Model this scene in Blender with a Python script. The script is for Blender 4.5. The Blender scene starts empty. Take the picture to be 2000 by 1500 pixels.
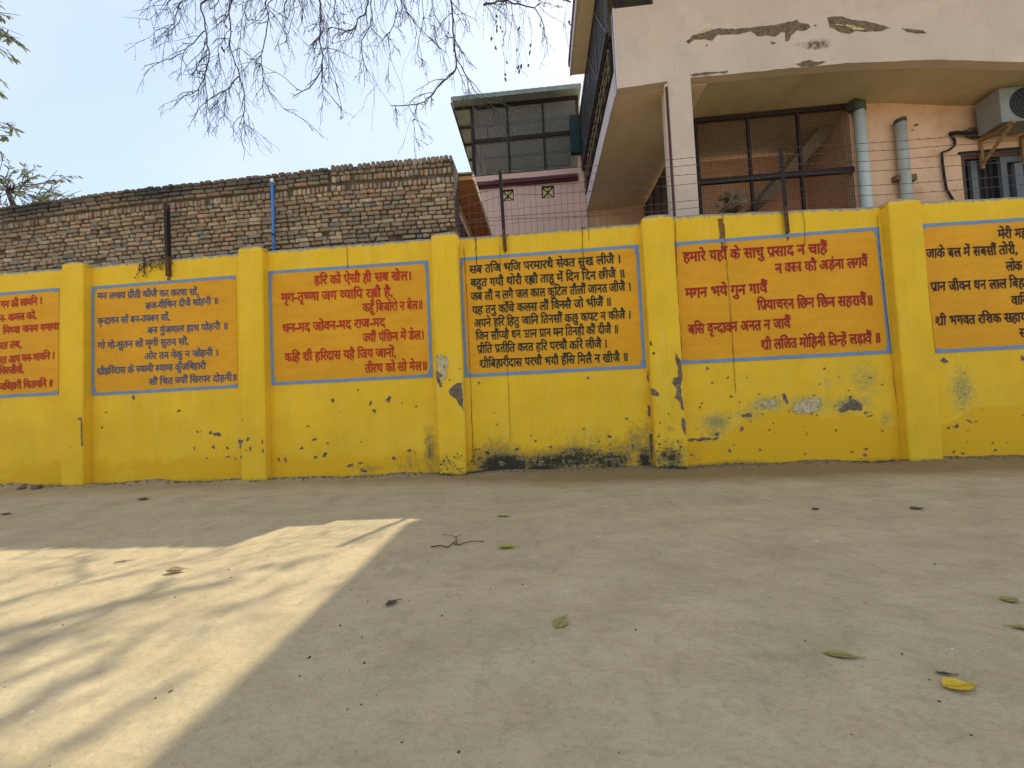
import bpy, bmesh, math, random
from mathutils import Vector, Matrix, noise as mnoise
from mathutils.geometry import tessellate_polygon
random.seed(7)
S = bpy.context.scene
COL = S.collection
R = math.radians

# ---------------------------------------------------------------- camera, sky, sun, exposure
cam = bpy.data.cameras.new('camera')
cam.sensor_width = 36.0; cam.lens = 740.0 / 2000.0 * 36.0
cam.clip_start = 0.05; cam.clip_end = 2000.0
camera = bpy.data.objects.new('camera', cam); COL.objects.link(camera)
camera.matrix_world = Matrix([[0.9960548, 0.0470344, 0.0752506, 0.0], [0.0769934, -0.0364079, -0.9963666, -5.22225], [-0.0441238, 0.9982295, -0.0398857, 1.0], [0, 0, 0, 1]])
S.camera = camera

SUN_EL, SUN_AZ = R(56.9), R(22.8)            # behind the wall, a little to the right of its normal
world = bpy.data.worlds.new('World'); S.world = world; world.use_nodes = True
nt = world.node_tree
sky = nt.nodes.new('ShaderNodeTexSky'); sky.sky_type = 'NISHITA'; sky.sun_disc = False
sky.sun_elevation = SUN_EL; sky.sun_rotation = SUN_AZ
sky.air_density = 1.0; sky.dust_density = 0.9; sky.ozone_density = 1.4; sky.altitude = 150
bg = nt.nodes['Background']; bg.inputs['Strength'].default_value = 0.15
# thin streaks of high cloud over the sky
tcw = nt.nodes.new('ShaderNodeTexCoord'); mpw = nt.nodes.new('ShaderNodeMapping')
mpw.inputs['Scale'].default_value = (1.2, 3.4, 2.2); mpw.inputs['Rotation'].default_value = (0.4, 0.5, 0.9)
nzw = nt.nodes.new('ShaderNodeTexNoise'); nzw.inputs['Scale'].default_value = 1.3; nzw.inputs['Detail'].default_value = 5; nzw.inputs['Roughness'].default_value = 0.5
rpw = nt.nodes.new('ShaderNodeMapRange'); rpw.inputs['From Min'].default_value = 0.42; rpw.inputs['From Max'].default_value = 0.75; rpw.inputs['To Max'].default_value = 0.60
rpw.inputs['To Min'].default_value = 0.02
mxw = nt.nodes.new('ShaderNodeMixRGB'); mxw.inputs['Color2'].default_value = (3.05, 3.15, 3.3, 1)
L = nt.links.new
L(tcw.outputs['Generated'], mpw.inputs['Vector']); L(mpw.outputs['Vector'], nzw.inputs['Vector']); L(nzw.outputs['Fac'], rpw.inputs['Value'])
hzw = nt.nodes.new('ShaderNodeMixRGB'); hzw.inputs['Fac'].default_value = 0.66; hzw.inputs['Color2'].default_value = (2.4, 2.8, 3.35, 1)   # dry-season haze
L(sky.outputs['Color'], hzw.inputs['Color1']); L(rpw.outputs['Result'], mxw.inputs['Fac']); L(hzw.outputs['Color'], mxw.inputs['Color1']); L(mxw.outputs['Color'], bg.inputs['Color'])

sun = bpy.data.lights.new('sun', 'SUN'); sun.energy = 2.0; sun.angle = R(0.53); sun.color = (1.0, 0.92, 0.76)
sun_o = bpy.data.objects.new('sun', sun); COL.objects.link(sun_o)
to_sun = Vector((math.sin(SUN_AZ) * math.cos(SUN_EL), math.cos(SUN_AZ) * math.cos(SUN_EL), math.sin(SUN_EL)))
sun_o.rotation_euler = (-to_sun).to_track_quat('-Z', 'Y').to_euler(); sun_o.location = (0, 0, 40)

vs_ = S.view_settings
S.display_settings.display_device = 'sRGB'
vs_.view_transform = 'Standard'; vs_.look = 'None'; vs_.exposure = 1.10; vs_.gamma = 1.0; vs_.use_curve_mapping = False
S.cycles.max_bounces = 8; S.cycles.diffuse_bounces = 5; S.cycles.use_denoising = True
try: S.cycles.denoiser = 'OPENIMAGEDENOISE'
except Exception: pass

# ---------------------------------------------------------------- helpers: objects
def tag(o, label=None, cat=None, group=None, kind=None):
    if label: o['label'] = label
    if cat: o['category'] = cat
    if group: o['group'] = group
    if kind: o['kind'] = kind
    return o
def empty(name, loc, label=None, cat=None, group=None):
    o = bpy.data.objects.new(name, None); COL.objects.link(o); o.location = loc; o.empty_display_size = 0.1
    return tag(o, label, cat, group)
def link(name, me, mats, parent=None):
    for m in (mats if isinstance(mats, (list, tuple)) else [mats]): me.materials.append(m)
    o = bpy.data.objects.new(name, me); COL.objects.link(o)
    if parent is not None:
        o.parent = parent                          # all meshes are in world coordinates, only the Empties stand elsewhere
        if parent.type == 'EMPTY': o.matrix_parent_inverse = Matrix.Translation(-Vector(parent.location))
    return o
class MB:
    """collects boxes, prisms, tubes and sheets; build() links them as one mesh object in world coordinates"""
    def __init__(s): s.v = []; s.f = []; s.m = []; s.sm = []; s.np = 0
    def add(s, vs, fs, mi=0, smooth=False):
        b = len(s.v); s.v += [tuple(q) for q in vs]
        for f in fs: s.f.append(tuple(b + i for i in f)); s.m.append(mi); s.sm.append(smooth)
    def box(s, x0, x1, y0, y1, z0, z1, mi=0):
        vs = [(x, y, z) for z in (z0, z1) for y in (y0, y1) for x in (x0, x1)]
        s.add(vs, [(0, 2, 3, 1), (4, 5, 7, 6), (0, 1, 5, 4), (2, 6, 7, 3), (0, 4, 6, 2), (1, 3, 7, 5)], mi)
    def prism_y(s, poly, y0, y1, mi=0):          # polygon in x,z pushed along y
        n = len(poly)
        vs = [(x, y0, z) for x, z in poly] + [(x, y1, z) for x, z in poly]
        s.add(vs, [tuple(range(n)), tuple(range(2 * n - 1, n - 1, -1))] + [((i + 1) % n, i, n + i, n + (i + 1) % n) for i in range(n)], mi)
    def prism_x(s, poly, x0, x1, mi=0):          # polygon in y,z pushed along x
        n = len(poly)
        vs = [(x0, y, z) for y, z in poly] + [(x1, y, z) for y, z in poly]
        s.add(vs, [tuple(range(n)), tuple(range(2 * n - 1, n - 1, -1))] + [((i + 1) % n, i, n + i, n + (i + 1) % n) for i in range(n)], mi)
    def bar(s, a, b, w, d=None, mi=0):           # square bar between two points
        a, b = Vector(a), Vector(b); t = (b - a).normalized(); d = d or w
        u = t.cross(Vector((0, 1, 0)) if abs(t.y) < .9 else Vector((1, 0, 0))).normalized(); k = t.cross(u)
        vs = [p + u * sx * w / 2 + k * sy * d / 2 for p in (a, b) for sx, sy in ((-1, -1), (1, -1), (1, 1), (-1, 1))]
        s.add(vs, [(0, 3, 2, 1), (4, 5, 6, 7), (0, 1, 5, 4), (1, 2, 6, 5), (2, 3, 7, 6), (3, 0, 4, 7)], mi)
    def tube(s, pts, rad, seg=6, mi=0, cap=True):
        pts = [Vector(p) for p in pts]; n = len(pts)
        if not isinstance(rad, (list, tuple)): rad = [rad] * n
        vs, fs = [], []; up = None
        for i, p in enumerate(pts):
            t = (pts[min(i + 1, n - 1)] - pts[max(i - 1, 0)]).normalized()
            if up is None: up = t.cross(Vector((0.31, 0.9, 0.2))).normalized()
            up = (up - t * up.dot(t)).normalized(); k = t.cross(up)
            for j in range(seg):
                a = 2 * math.pi * j / seg; vs.append(p + (up * math.cos(a) + k * math.sin(a)) * rad[i])
            if i: fs += [((i - 1) * seg + j, (i - 1) * seg + (j + 1) % seg, i * seg + (j + 1) % seg, i * seg + j) for j in range(seg)]
        if cap: fs += [tuple(range(seg - 1, -1, -1)), tuple((n - 1) * seg + j for j in range(seg))]
        s.add(vs, fs, mi, True)
    def build(s, name, mats, parent=None, bevel=0.0):
        me = bpy.data.meshes.new(name); me.from_pydata(s.v, [], s.f); me.update()
        me.polygons.foreach_set('material_index', s.m); me.polygons.foreach_set('use_smooth', s.sm)
        if bevel:
            bm = bmesh.new(); bm.from_mesh(me)
            bmesh.ops.recalc_face_normals(bm, faces=bm.faces[:])
            es = [e for e in bm.edges if len(e.link_faces) == 2 and e.calc_face_angle(0) > 0.6]
            bmesh.ops.bevel(bm, geom=es, offset=bevel, segments=2, profile=0.6, affect='EDGES', clamp_overlap=True)
            bm.to_mesh(me); bm.free()
        return link(name, me, mats, parent)
def blob(cx, cz, rx, rz, n=14, jag=0.35, rot=0.0, seed=0):
    rnd = random.Random(seed); out = []
    for i in range(n):
        a = 2 * math.pi * i / n; k = 1 + rnd.uniform(-jag, jag)
        x, z = math.cos(a) * rx * k, math.sin(a) * rz * k
        out.append((cx + x * math.cos(rot) - z * math.sin(rot), cz + x * math.sin(rot) + z * math.cos(rot)))
    return out
def ragged(poly, step=0.012, amp=0.008, seed=0):  # break up the outline of a patch
    rnd = random.Random(seed); out = []
    for i, a in enumerate(poly):
        b = poly[(i + 1) % len(poly)]; d = math.hypot(b[0] - a[0], b[1] - a[1]); n = max(1, int(d / step))
        for k in range(n):
            t = k / n; out.append((a[0] + (b[0] - a[0]) * t + rnd.uniform(-amp, amp), a[1] + (b[1] - a[1]) * t + rnd.uniform(-amp, amp)))
    return out
def interp(pts, x):
    if x <= pts[0][0]: return pts[0][1]
    for a, b in zip(pts, pts[1:]):
        if x <= b[0]: return a[1] + (b[1] - a[1]) * (x - a[0]) / (b[0] - a[0])
    return pts[-1][1]

# ---------------------------------------------------------------- helpers: materials
def mat(name, col, rough=0.85, var=0.12, scale=3.0, bump=0.15, bscale=70.0, col2=None, thr=(0.45, 0.7), c2scale=5.0, metal=0.0, attr=None, spec=0.3):
    m = bpy.data.materials.new(name); m.use_nodes = True; t = m.node_tree; N = t.nodes.new; K = t.links.new
    b = t.nodes['Principled BSDF']; b.inputs['Roughness'].default_value = rough; b.inputs['Metallic'].default_value = metal
    b.inputs['Specular IOR Level'].default_value = spec
    g = N('ShaderNodeNewGeometry'); pos = g.outputs['Position']
    n1 = N('ShaderNodeTexNoise'); n1.inputs['Scale'].default_value = scale; n1.inputs['Detail'].default_value = 6; n1.inputs['Roughness'].default_value = 0.62; K(pos, n1.inputs['Vector'])
    mr = N('ShaderNodeMapRange'); mr.inputs['From Min'].default_value = 0.3; mr.inputs['From Max'].default_value = 0.7
    mr.inputs['To Min'].default_value = 1 - var; mr.inputs['To Max'].default_value = 1 + var; K(n1.outputs['Fac'], mr.inputs['Value'])
    mul = N('ShaderNodeMixRGB'); mul.blend_type = 'MULTIPLY'; mul.inputs['Fac'].default_value = 1.0; mul.inputs['Color1'].default_value = (*col, 1)
    if attr:
        at = N('ShaderNodeAttribute'); at.attribute_name = attr; K(at.outputs['Color'], mul.inputs['Color1'])
    K(mr.outputs['Result'], mul.inputs['Color2']); out = mul.outputs['Color']
    if col2:
        n2 = N('ShaderNodeTexNoise'); n2.inputs['Scale'].default_value = c2scale; n2.inputs['Detail'].default_value = 8; n2.inputs['Roughness'].default_value = 0.7; K(pos, n2.inputs['Vector'])
        m2 = N('ShaderNodeMapRange'); m2.inputs['From Min'].default_value = thr[0]; m2.inputs['From Max'].default_value = thr[1]; K(n2.outputs['Fac'], m2.inputs['Value'])
        x2 = N('ShaderNodeMixRGB'); K(m2.outputs['Result'], x2.inputs['Fac']); K(out, x2.inputs['Color1']); x2.inputs['Color2'].default_value = (*col2, 1); out = x2.outputs['Color']
    K(out, b.inputs['Base Color'])
    if bump:
        n3 = N('ShaderNodeTexNoise'); n3.inputs['Scale'].default_value = bscale; n3.inputs['Detail'].default_value = 5; K(pos, n3.inputs['Vector'])
        bp = N('ShaderNodeBump'); bp.inputs['Strength'].default_value = bump; bp.inputs['Distance'].default_value = 0.01; K(n3.outputs['Fac'], bp.inputs['Height']); K(bp.outputs['Normal'], b.inputs['Normal'])
    m['out'] = 1
    return m
def layer(m, attr, col, scale, lo, hi, stretch=(1, 1, 1), gain=1.0, rot=0.0):
    """wear or dirt of another colour where a painted-in mask of the mesh and a noise agree"""
    t = m.node_tree; N = t.nodes.new; K = t.links.new; b = t.nodes['Principled BSDF']
    src = b.inputs['Base Color'].links[0].from_socket
    g = N('ShaderNodeNewGeometry'); mp = N('ShaderNodeMapping'); mp.inputs['Scale'].default_value = stretch; mp.inputs['Rotation'].default_value = (0, 0, rot); K(g.outputs['Position'], mp.inputs['Vector'])
    n = N('ShaderNodeTexNoise'); n.inputs['Scale'].default_value = scale; n.inputs['Detail'].default_value = 9; n.inputs['Roughness'].default_value = 0.72; K(mp.outputs['Vector'], n.inputs['Vector'])
    at = N('ShaderNodeAttribute'); at.attribute_name = attr
    ad = N('ShaderNodeMath'); ad.operation = 'MULTIPLY_ADD'; ad.inputs[1].default_value = gain; K(at.outputs['Fac'], ad.inputs[0]); K(n.outputs['Fac'], ad.inputs[2])
    mr = N('ShaderNodeMapRange'); mr.inputs['From Min'].default_value = lo; mr.inputs['From Max'].default_value = hi; K(ad.outputs[0], mr.inputs['Value'])
    x = N('ShaderNodeMixRGB'); K(mr.outputs['Result'], x.inputs['Fac']); K(src, x.inputs['Color1']); x.inputs['Color2'].default_value = (*col, 1)
    K(x.outputs['Color'], b.inputs['Base Color'])
    return m

M = {}
M['yellow'] = mat('yellow_limewash', (0.82, 0.50, 0.024), 0.9, 0.09, 1.6, 0.5, 55)
layer(M['yellow'], 'none', (0.82, 0.56, 0.075), 3.2, 0.50, 0.85, (1.6, 1, .35))
layer(M['yellow'], 'none', (0.62, 0.37, 0.022), 3.5, 0.56, 0.85, (5, 1, .30))
layer(M['yellow'], 'repaint', (0.78, 0.44, 0.014), 2.0, 0.72, 0.82)
layer(M['yellow'], 'weather', (0.46, 0.38, 0.10), 12, 0.80, 1.20, gain=0.66)
layer(M['yellow'], 'weather', (0.33, 0.27, 0.09), 24, 0.96, 1.16, gain=0.66)
layer(M['yellow'], 'weather', (0.20, 0.19, 0.13), 46, 1.06, 1.14, gain=0.64)
layer(M['yellow'], 'mould', (0.26, 0.19, 0.06), 13, 0.72, 1.10, gain=0.8)
layer(M['yellow'], 'mould', (0.045, 0.038, 0.022), 19, 1.02, 1.17, gain=0.78)
layer(M['yellow'], 'fleck', (0.16, 0.12, 0.06), 48, 0.79, 0.85, gain=0.25)
layer(M['yellow'], 'cap', (0.31, 0.275, 0.21), 14, 0.98, 1.10, gain=0.75)
M['panel'] = mat('orange_sign_paint', (0.74, 0.345, 0.014), 0.8, 0.10, 1.2, 0.4, 55)
layer(M['panel'], 'none', (0.66, 0.27, 0.012), 4, 0.45, 0.80, (.6, 1, 2.2))
layer(M['panel'], 'none', (0.78, 0.42, 0.03), 3, 0.52, 0.85, (.7, 1, 2.6))
layer(M['panel'], 'none', (0.45, 0.22, 0.03), 26, 0.69, 0.76)
M['blue'] = mat('blue_border_paint', (0.17, 0.28, 0.46), 0.8, 0.14, 6, 0.3, 55)
M['ink_blue'] = mat('lettering_blue', (0.062, 0.092, 0.19), 0.7, 0.15, 9, 0.2, 55)
M['ink_red'] = mat('lettering_red', (0.45, 0.030, 0.012), 0.7, 0.15, 9, 0.2, 55)
M['ink_dark_red'] = mat('lettering_dark_red', (0.34, 0.018, 0.018), 0.7, 0.18, 9, 0.2, 55)
M['ink_green'] = mat('lettering_black_green', (0.016, 0.032, 0.024), 0.7, 0.15, 9, 0.2, 55)
M['ink_brown'] = mat('lettering_black_brown', (0.035, 0.014, 0.018), 0.7, 0.15, 9, 0.2, 55)
for k_ in ('ink_blue', 'ink_red', 'ink_dark_red', 'ink_green', 'ink_brown'): layer(M[k_], 'none', (0.60, 0.26, 0.02), 42, 0.62, 0.88)
layer(M['blue'], 'none', (0.45, 0.36, 0.20), 30, 0.62, 0.86)
M['plaster'] = mat('bare_grey_plaster', (0.185, 0.135, 0.080), 0.95, 0.35, 14, 0.6, 60, (0.085, 0.060, 0.034), (0.5, 0.62), 20)
M['pale_plaster'] = mat('pale_lime_under_paint', (0.56, 0.46, 0.24), 0.95, 0.2, 14, 0.5, 60, (0.27, 0.23, 0.16), (0.5, 0.62), 20)
M['crack'] = mat('crack_shadow_dirt', (0.075, 0.05, 0.022), 1.0, 0.3, 20, 0)
M['rustrun'] = mat('rust_run_on_paint', (0.22, 0.11, 0.03), 0.95, 0.35, 20, 0.2)
M['cement'] = mat('grey_cement_coping', (0.30, 0.27, 0.22), 0.95, 0.3, 9, 0.7, 45, (0.13, 0.12, 0.10), (0.5, 0.66), 12)
M['mortar'] = mat('mud_mortar', (0.12, 0.09, 0.062), 1.0, 0.35, 8, 0.8, 50, (0.07, 0.055, 0.045), (0.5, 0.7), 4)
M['brick'] = mat('old_brick', (1, 1, 1), 0.95, 0.28, 16, 0.7, 70, (0.15, 0.115, 0.085), (0.56, 0.72), 13, attr='tint')
M['pink'] = mat('pink_house_paint', (0.62, 0.49, 0.385), 0.9, 0.07, 1.5, 0.25, 60, (0.52, 0.415, 0.32), (0.50, 0.75), 2.2)
layer(M['pink'], 'none', (0.43, 0.36, 0.285), 5, 0.57, 0.90, (4, 1, .28))
layer(M['pink'], 'none', (0.68, 0.56, 0.46), 3, 0.58, 0.85)
layer(M['pink'], 'stain', (0.30, 0.22, 0.15), 9, 0.95, 1.30, gain=0.7)
layer(M['pink'], 'stain', (0.09, 0.08, 0.06), 14, 1.06, 1.22, gain=0.7)
M['rose'] = mat('rose_wall_paint', (0.68, 0.455, 0.395), 0.9, 0.07, 2.0, 0.2, 60)
M['peach'] = mat('peach_house_paint', (0.72, 0.46, 0.29), 0.9, 0.10, 1.8, 0.25, 60, (0.50, 0.27, 0.11), (0.5, 0.8), 1.7)
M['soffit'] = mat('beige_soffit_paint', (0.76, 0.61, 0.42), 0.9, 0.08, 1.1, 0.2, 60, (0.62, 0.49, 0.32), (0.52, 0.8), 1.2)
M['soffit_dark'] = mat('dark_soffit_paint', (0.50, 0.40, 0.24), 0.9, 0.15, 1.1, 0.2, 60, (0.24, 0.18, 0.10), (0.5, 0.8), 1.0)  # darker, browner and more mottled than the beige soffit paint
M['lilac'] = mat('lilac_white_paint', (0.60, 0.53, 0.52), 0.85, 0.08, 5, 0.2, 60)
M['cream'] = mat('cream_paint', (0.74, 0.60, 0.42), 0.85, 0.08, 5, 0.2, 60)
M['maroon'] = mat('maroon_paint', (0.10, 0.028, 0.034), 0.7, 0.15, 5, 0.15, 60)
M['purple'] = mat('purple_roof_edge', (0.11, 0.08, 0.17), 0.7, 0.15, 5, 0.15, 60)
M['orange_wall'] = mat('orange_wall_paint', (0.62, 0.30, 0.13), 0.9, 0.08, 2.5, 0.2, 60)
M['room'] = mat('orange_room_wall', (0.78, 0.40, 0.20), 0.9, 0.14, 1.5, 0.2, 60)
M['iron'] = mat('dark_iron', (0.026, 0.018, 0.017), 0.75, 0.25, 20, 0.3, 80, (0.06, 0.028, 0.018), (0.52, 0.7), 14, spec=0.25)
M['grey_iron'] = mat('grey_painted_iron', (0.055, 0.052, 0.056), 0.6, 0.15, 12, 0.2, 80, spec=0.5)
M['rust'] = mat('rusty_iron', (0.13, 0.06, 0.025), 0.9, 0.35, 24, 0.5, 80, (0.05, 0.028, 0.02), (0.5, 0.62), 22)
M['wire'] = mat('wire_grey', (0.10, 0.085, 0.075), 0.7, 0.2, 20, 0)
M['mesh'] = mat('wire_mesh_dark', (0.045, 0.038, 0.034), 0.7, 0.2, 20, 0)
M['screen_wire'] = mat('pale_screen_wire', (0.27, 0.26, 0.225), 0.7, 0.2, 20, 0)
M['room_wire'] = mat('brown_screen_wire', (0.12, 0.085, 0.055), 0.7, 0.2, 20, 0)
M['stair'] = mat('dim_stair_plaster', (0.24, 0.175, 0.10), 0.9, 0.15, 3, 0.2, 60)
M['vent'] = mat('pale_vent_block', (0.80, 0.74, 0.36), 0.9, 0.1, 6, 0.2, 60)
M['tin'] = mat('green_grey_tin', (0.20, 0.23, 0.205), 0.6, 0.2, 4, 0.15, 30, spec=0.4)
M['dark_room'] = mat('dim_room_wall', (0.60, 0.58, 0.46), 0.95, 0.2, 1.5, 0.2, 30)
M['pvc'] = mat('grey_green_pvc', (0.52, 0.55, 0.50), 0.5, 0.08, 4, 0.05, 60, spec=0.4)
M['pvc_dirty'] = mat('weathered_pvc', (0.40, 0.41, 0.34), 0.6, 0.15, 3, 0.1, 60, spec=0.4)
M['pvc_dark'] = mat('dark_pvc_collar', (0.07, 0.075, 0.06), 0.7, 0.2, 6, 0.1, 60)
M['blue_pipe'] = mat('blue_pipe_plastic', (0.05, 0.20, 0.52), 0.5, 0.1, 5, 0.05, 60, spec=0.4)
M['white'] = mat('white_plastic', (0.72, 0.71, 0.68), 0.5, 0.06, 5, 0.05, 60, spec=0.4)
M['ac'] = mat('ac_casing_enamel', (0.23, 0.23, 0.20), 0.5, 0.12, 4, 0.05, 60, (0.14, 0.125, 0.09), (0.55, 0.8), 3, spec=0.4)
M['black'] = mat('black_plastic', (0.018, 0.017, 0.017), 0.6, 0.2, 9, 0.1, 60)
M['bracket'] = mat('ochre_bracket_paint', (0.30, 0.17, 0.06), 0.8, 0.25, 9, 0.2, 60)
M['frame'] = mat('window_frame_grey', (0.13, 0.14, 0.14), 0.6, 0.12, 5, 0.1, 60)
M['wood_dark'] = mat('dark_window_wood', (0.10, 0.06, 0.045), 0.8, 0.2, 9, 0.2, 60)
M['glass'] = mat('dusty_dark_glass', (0.025, 0.02, 0.02), 0.45, 0.2, 4, 0.02, 60, spec=0.15)
M['gate'] = mat('brown_sheet_gate', (0.085, 0.058, 0.042), 0.7, 0.2, 5, 0.15, 60)
M['gold'] = mat('gold_painted_iron', (0.20, 0.15, 0.07), 0.5, 0.2, 9, 0.1, 60, metal=0.3)
M['teal'] = mat('dark_teal_panel', (0.012, 0.035, 0.038), 0.6, 0.15, 5, 0.1, 60)
M['bark'] = mat('dark_bark', (0.055, 0.045, 0.043), 0.95, 0.3, 15, 0.6, 40, (0.12, 0.10, 0.085), (0.5, 0.7), 8)
M['twig'] = mat('dark_twig', (0.085, 0.074, 0.076), 0.95, 0.3, 25, 0.2, 40)
M['dry_leaf'] = mat('dry_hanging_leaf', (0.10, 0.085, 0.03), 0.8, 0.3, 30, 0.1)
M['leaf'] = mat('grey_green_leaf', (0.20, 0.21, 0.13), 0.7, 0.35, 3, 0.1, 60, (0.25, 0.24, 0.17), (0.5, 0.62), 5)
t_ = M['leaf'].node_tree; tr_ = t_.nodes.new('ShaderNodeBsdfTranslucent'); tr_.inputs['Color'].default_value = (0.30, 0.33, 0.14, 1)   # thin leaves let the sun through
mx_ = t_.nodes.new('ShaderNodeMixShader'); mx_.inputs['Fac'].default_value = 0.4
t_.links.new(t_.nodes['Principled BSDF'].outputs[0], mx_.inputs[1]); t_.links.new(tr_.outputs[0], mx_.inputs[2]); t_.links.new(mx_.outputs[0], t_.nodes['Material Output'].inputs['Surface'])
M['leaf_green'] = mat('fallen_green_leaf', (0.34, 0.36, 0.05), 0.7, 0.25, 40, 0.2, 90, (0.28, 0.20, 0.05), (0.55, 0.7), 40)
M['leaf_olive'] = mat('fallen_olive_leaf', (0.30, 0.27, 0.08), 0.8, 0.25, 40, 0.2, 90, (0.20, 0.14, 0.05), (0.55, 0.7), 40)
M['leaf_yellow'] = mat('fallen_yellow_leaf', (0.62, 0.40, 0.03), 0.7, 0.2, 40, 0.2, 90, (0.30, 0.16, 0.03), (0.58, 0.7), 45)
M['leaf_tan'] = mat('dry_tan_leaf', (0.40, 0.29, 0.15), 0.9, 0.25, 40, 0.2, 90, (0.22, 0.14, 0.07), (0.52, 0.7), 40)
M['leaf_brown'] = mat('fallen_brown_leaf', (0.10, 0.075, 0.055), 0.9, 0.3, 40, 0.2, 90)
M['twig_ground'] = mat('fallen_twig', (0.11, 0.065, 0.045), 0.95, 0.3, 30, 0.2)
M['stone'] = mat('brown_stone', (0.15, 0.11, 0.08), 0.95, 0.3, 20, 0.6, 40)
M['pebble'] = mat('dark_grit', (0.085, 0.065, 0.05), 0.95, 0.4, 20, 0.2)
M['chip'] = mat('pale_grit', (0.62, 0.60, 0.56), 0.9, 0.2, 20, 0.2)
M['fur'] = mat('monkey_fur', (1, 1, 1), 0.95, 0.22, 60, 0.8, 220, attr='tint')
# ---------------------------------------------------------------- brush lettering
GL = {}
BOLD = 0.012
BK = [1.0]                                   # brush weight
FRAIL = set('शछऔऐञ')
def raw_glyph(s):
    cu = bpy.data.curves.new('glyph', 'FONT'); cu.body = s; cu.size = 1.0
    cu.offset = 0.0 if s[0] in FRAIL else BOLD; cu.resolution_u = 3; cu.fill_mode = 'FRONT'
    o = bpy.data.objects.new('glyph', cu)
    me = o.to_mesh()
    vs = [(v.co.x, v.co.y) for v in me.vertices]; fs = [tuple(p.vertices) for p in me.polygons]
    o.to_mesh_clear(); bpy.data.objects.remove(o); bpy.data.curves.remove(cu)
    return vs, fs
def glyph(ch):
    if ch not in GL:
        vs, fs = raw_glyph(ch) if ch.strip() else ([], [])
        k3 = '\u0915' * 3
        adv = max(v[0] for v in raw_glyph(ch + k3)[0]) - max(v[0] for v in raw_glyph(k3)[0])
        if True:                      # thicken by laying the stroke down again a little aside
            v0, f0 = list(vs), list(fs); vs, fs = [], []
            for q, (sx, sy) in enumerate((((-.030, 0), (.030, 0), (0, .026), (0, -.026), (0, 0)) if ch in FRAIL else ((-.021, 0), (.021, 0), (0, .016), (0, -.016)))):
                b = len(vs); vs += [(x + sx * BK[0], y + sy * BK[0], .17 * q) for x, y in v0]; fs += [tuple(b + i for i in f) for f in f0]
        GL[ch] = (vs, fs, adv)
    return GL[ch]
def quadstroke(pts, w):                      # a polyline brush stroke as quads
    vs, fs = [], []
    n = len(pts)
    for i, (x, y) in enumerate(pts):
        a = pts[max(i - 1, 0)]; b = pts[min(i + 1, n - 1)]
        dx, dy = b[0] - a[0], b[1] - a[1]; L = math.hypot(dx, dy) or 1
        ww = w[i] if isinstance(w, (list, tuple)) else w
        nx, ny = -dy / L * ww / 2, dx / L * ww / 2
        vs += [(x + nx, y + ny), (x - nx, y - ny)]
        if i: fs.append((2 * i - 2, 2 * i - 1, 2 * i + 1, 2 * i))
    return vs, fs
def clip_right(vs, fs, xc):                  # keep the part left of xc
    bm = bmesh.new()
    bv = [bm.verts.new((v[0], v[1], v[2] if len(v) > 2 else 0)) for v in vs]
    for f in fs:
        try: bm.faces.new([bv[i] for i in f])
        except ValueError: pass
    bmesh.ops.bisect_plane(bm, geom=bm.verts[:] + bm.edges[:] + bm.faces[:], plane_co=(xc, 0, 0), plane_no=(1, 0, 0), clear_outer=True)
    bm.verts.index_update()
    r = [tuple(v.co) for v in bm.verts], [tuple(v.index for v in f.verts) for f in bm.faces]
    bm.free(); return r
STEM = 0.085
CONS = set('कखगघचछजझटठडढणतथदधनपफबभमयरलवशषसहड़')
TOP = 0.622
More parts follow.
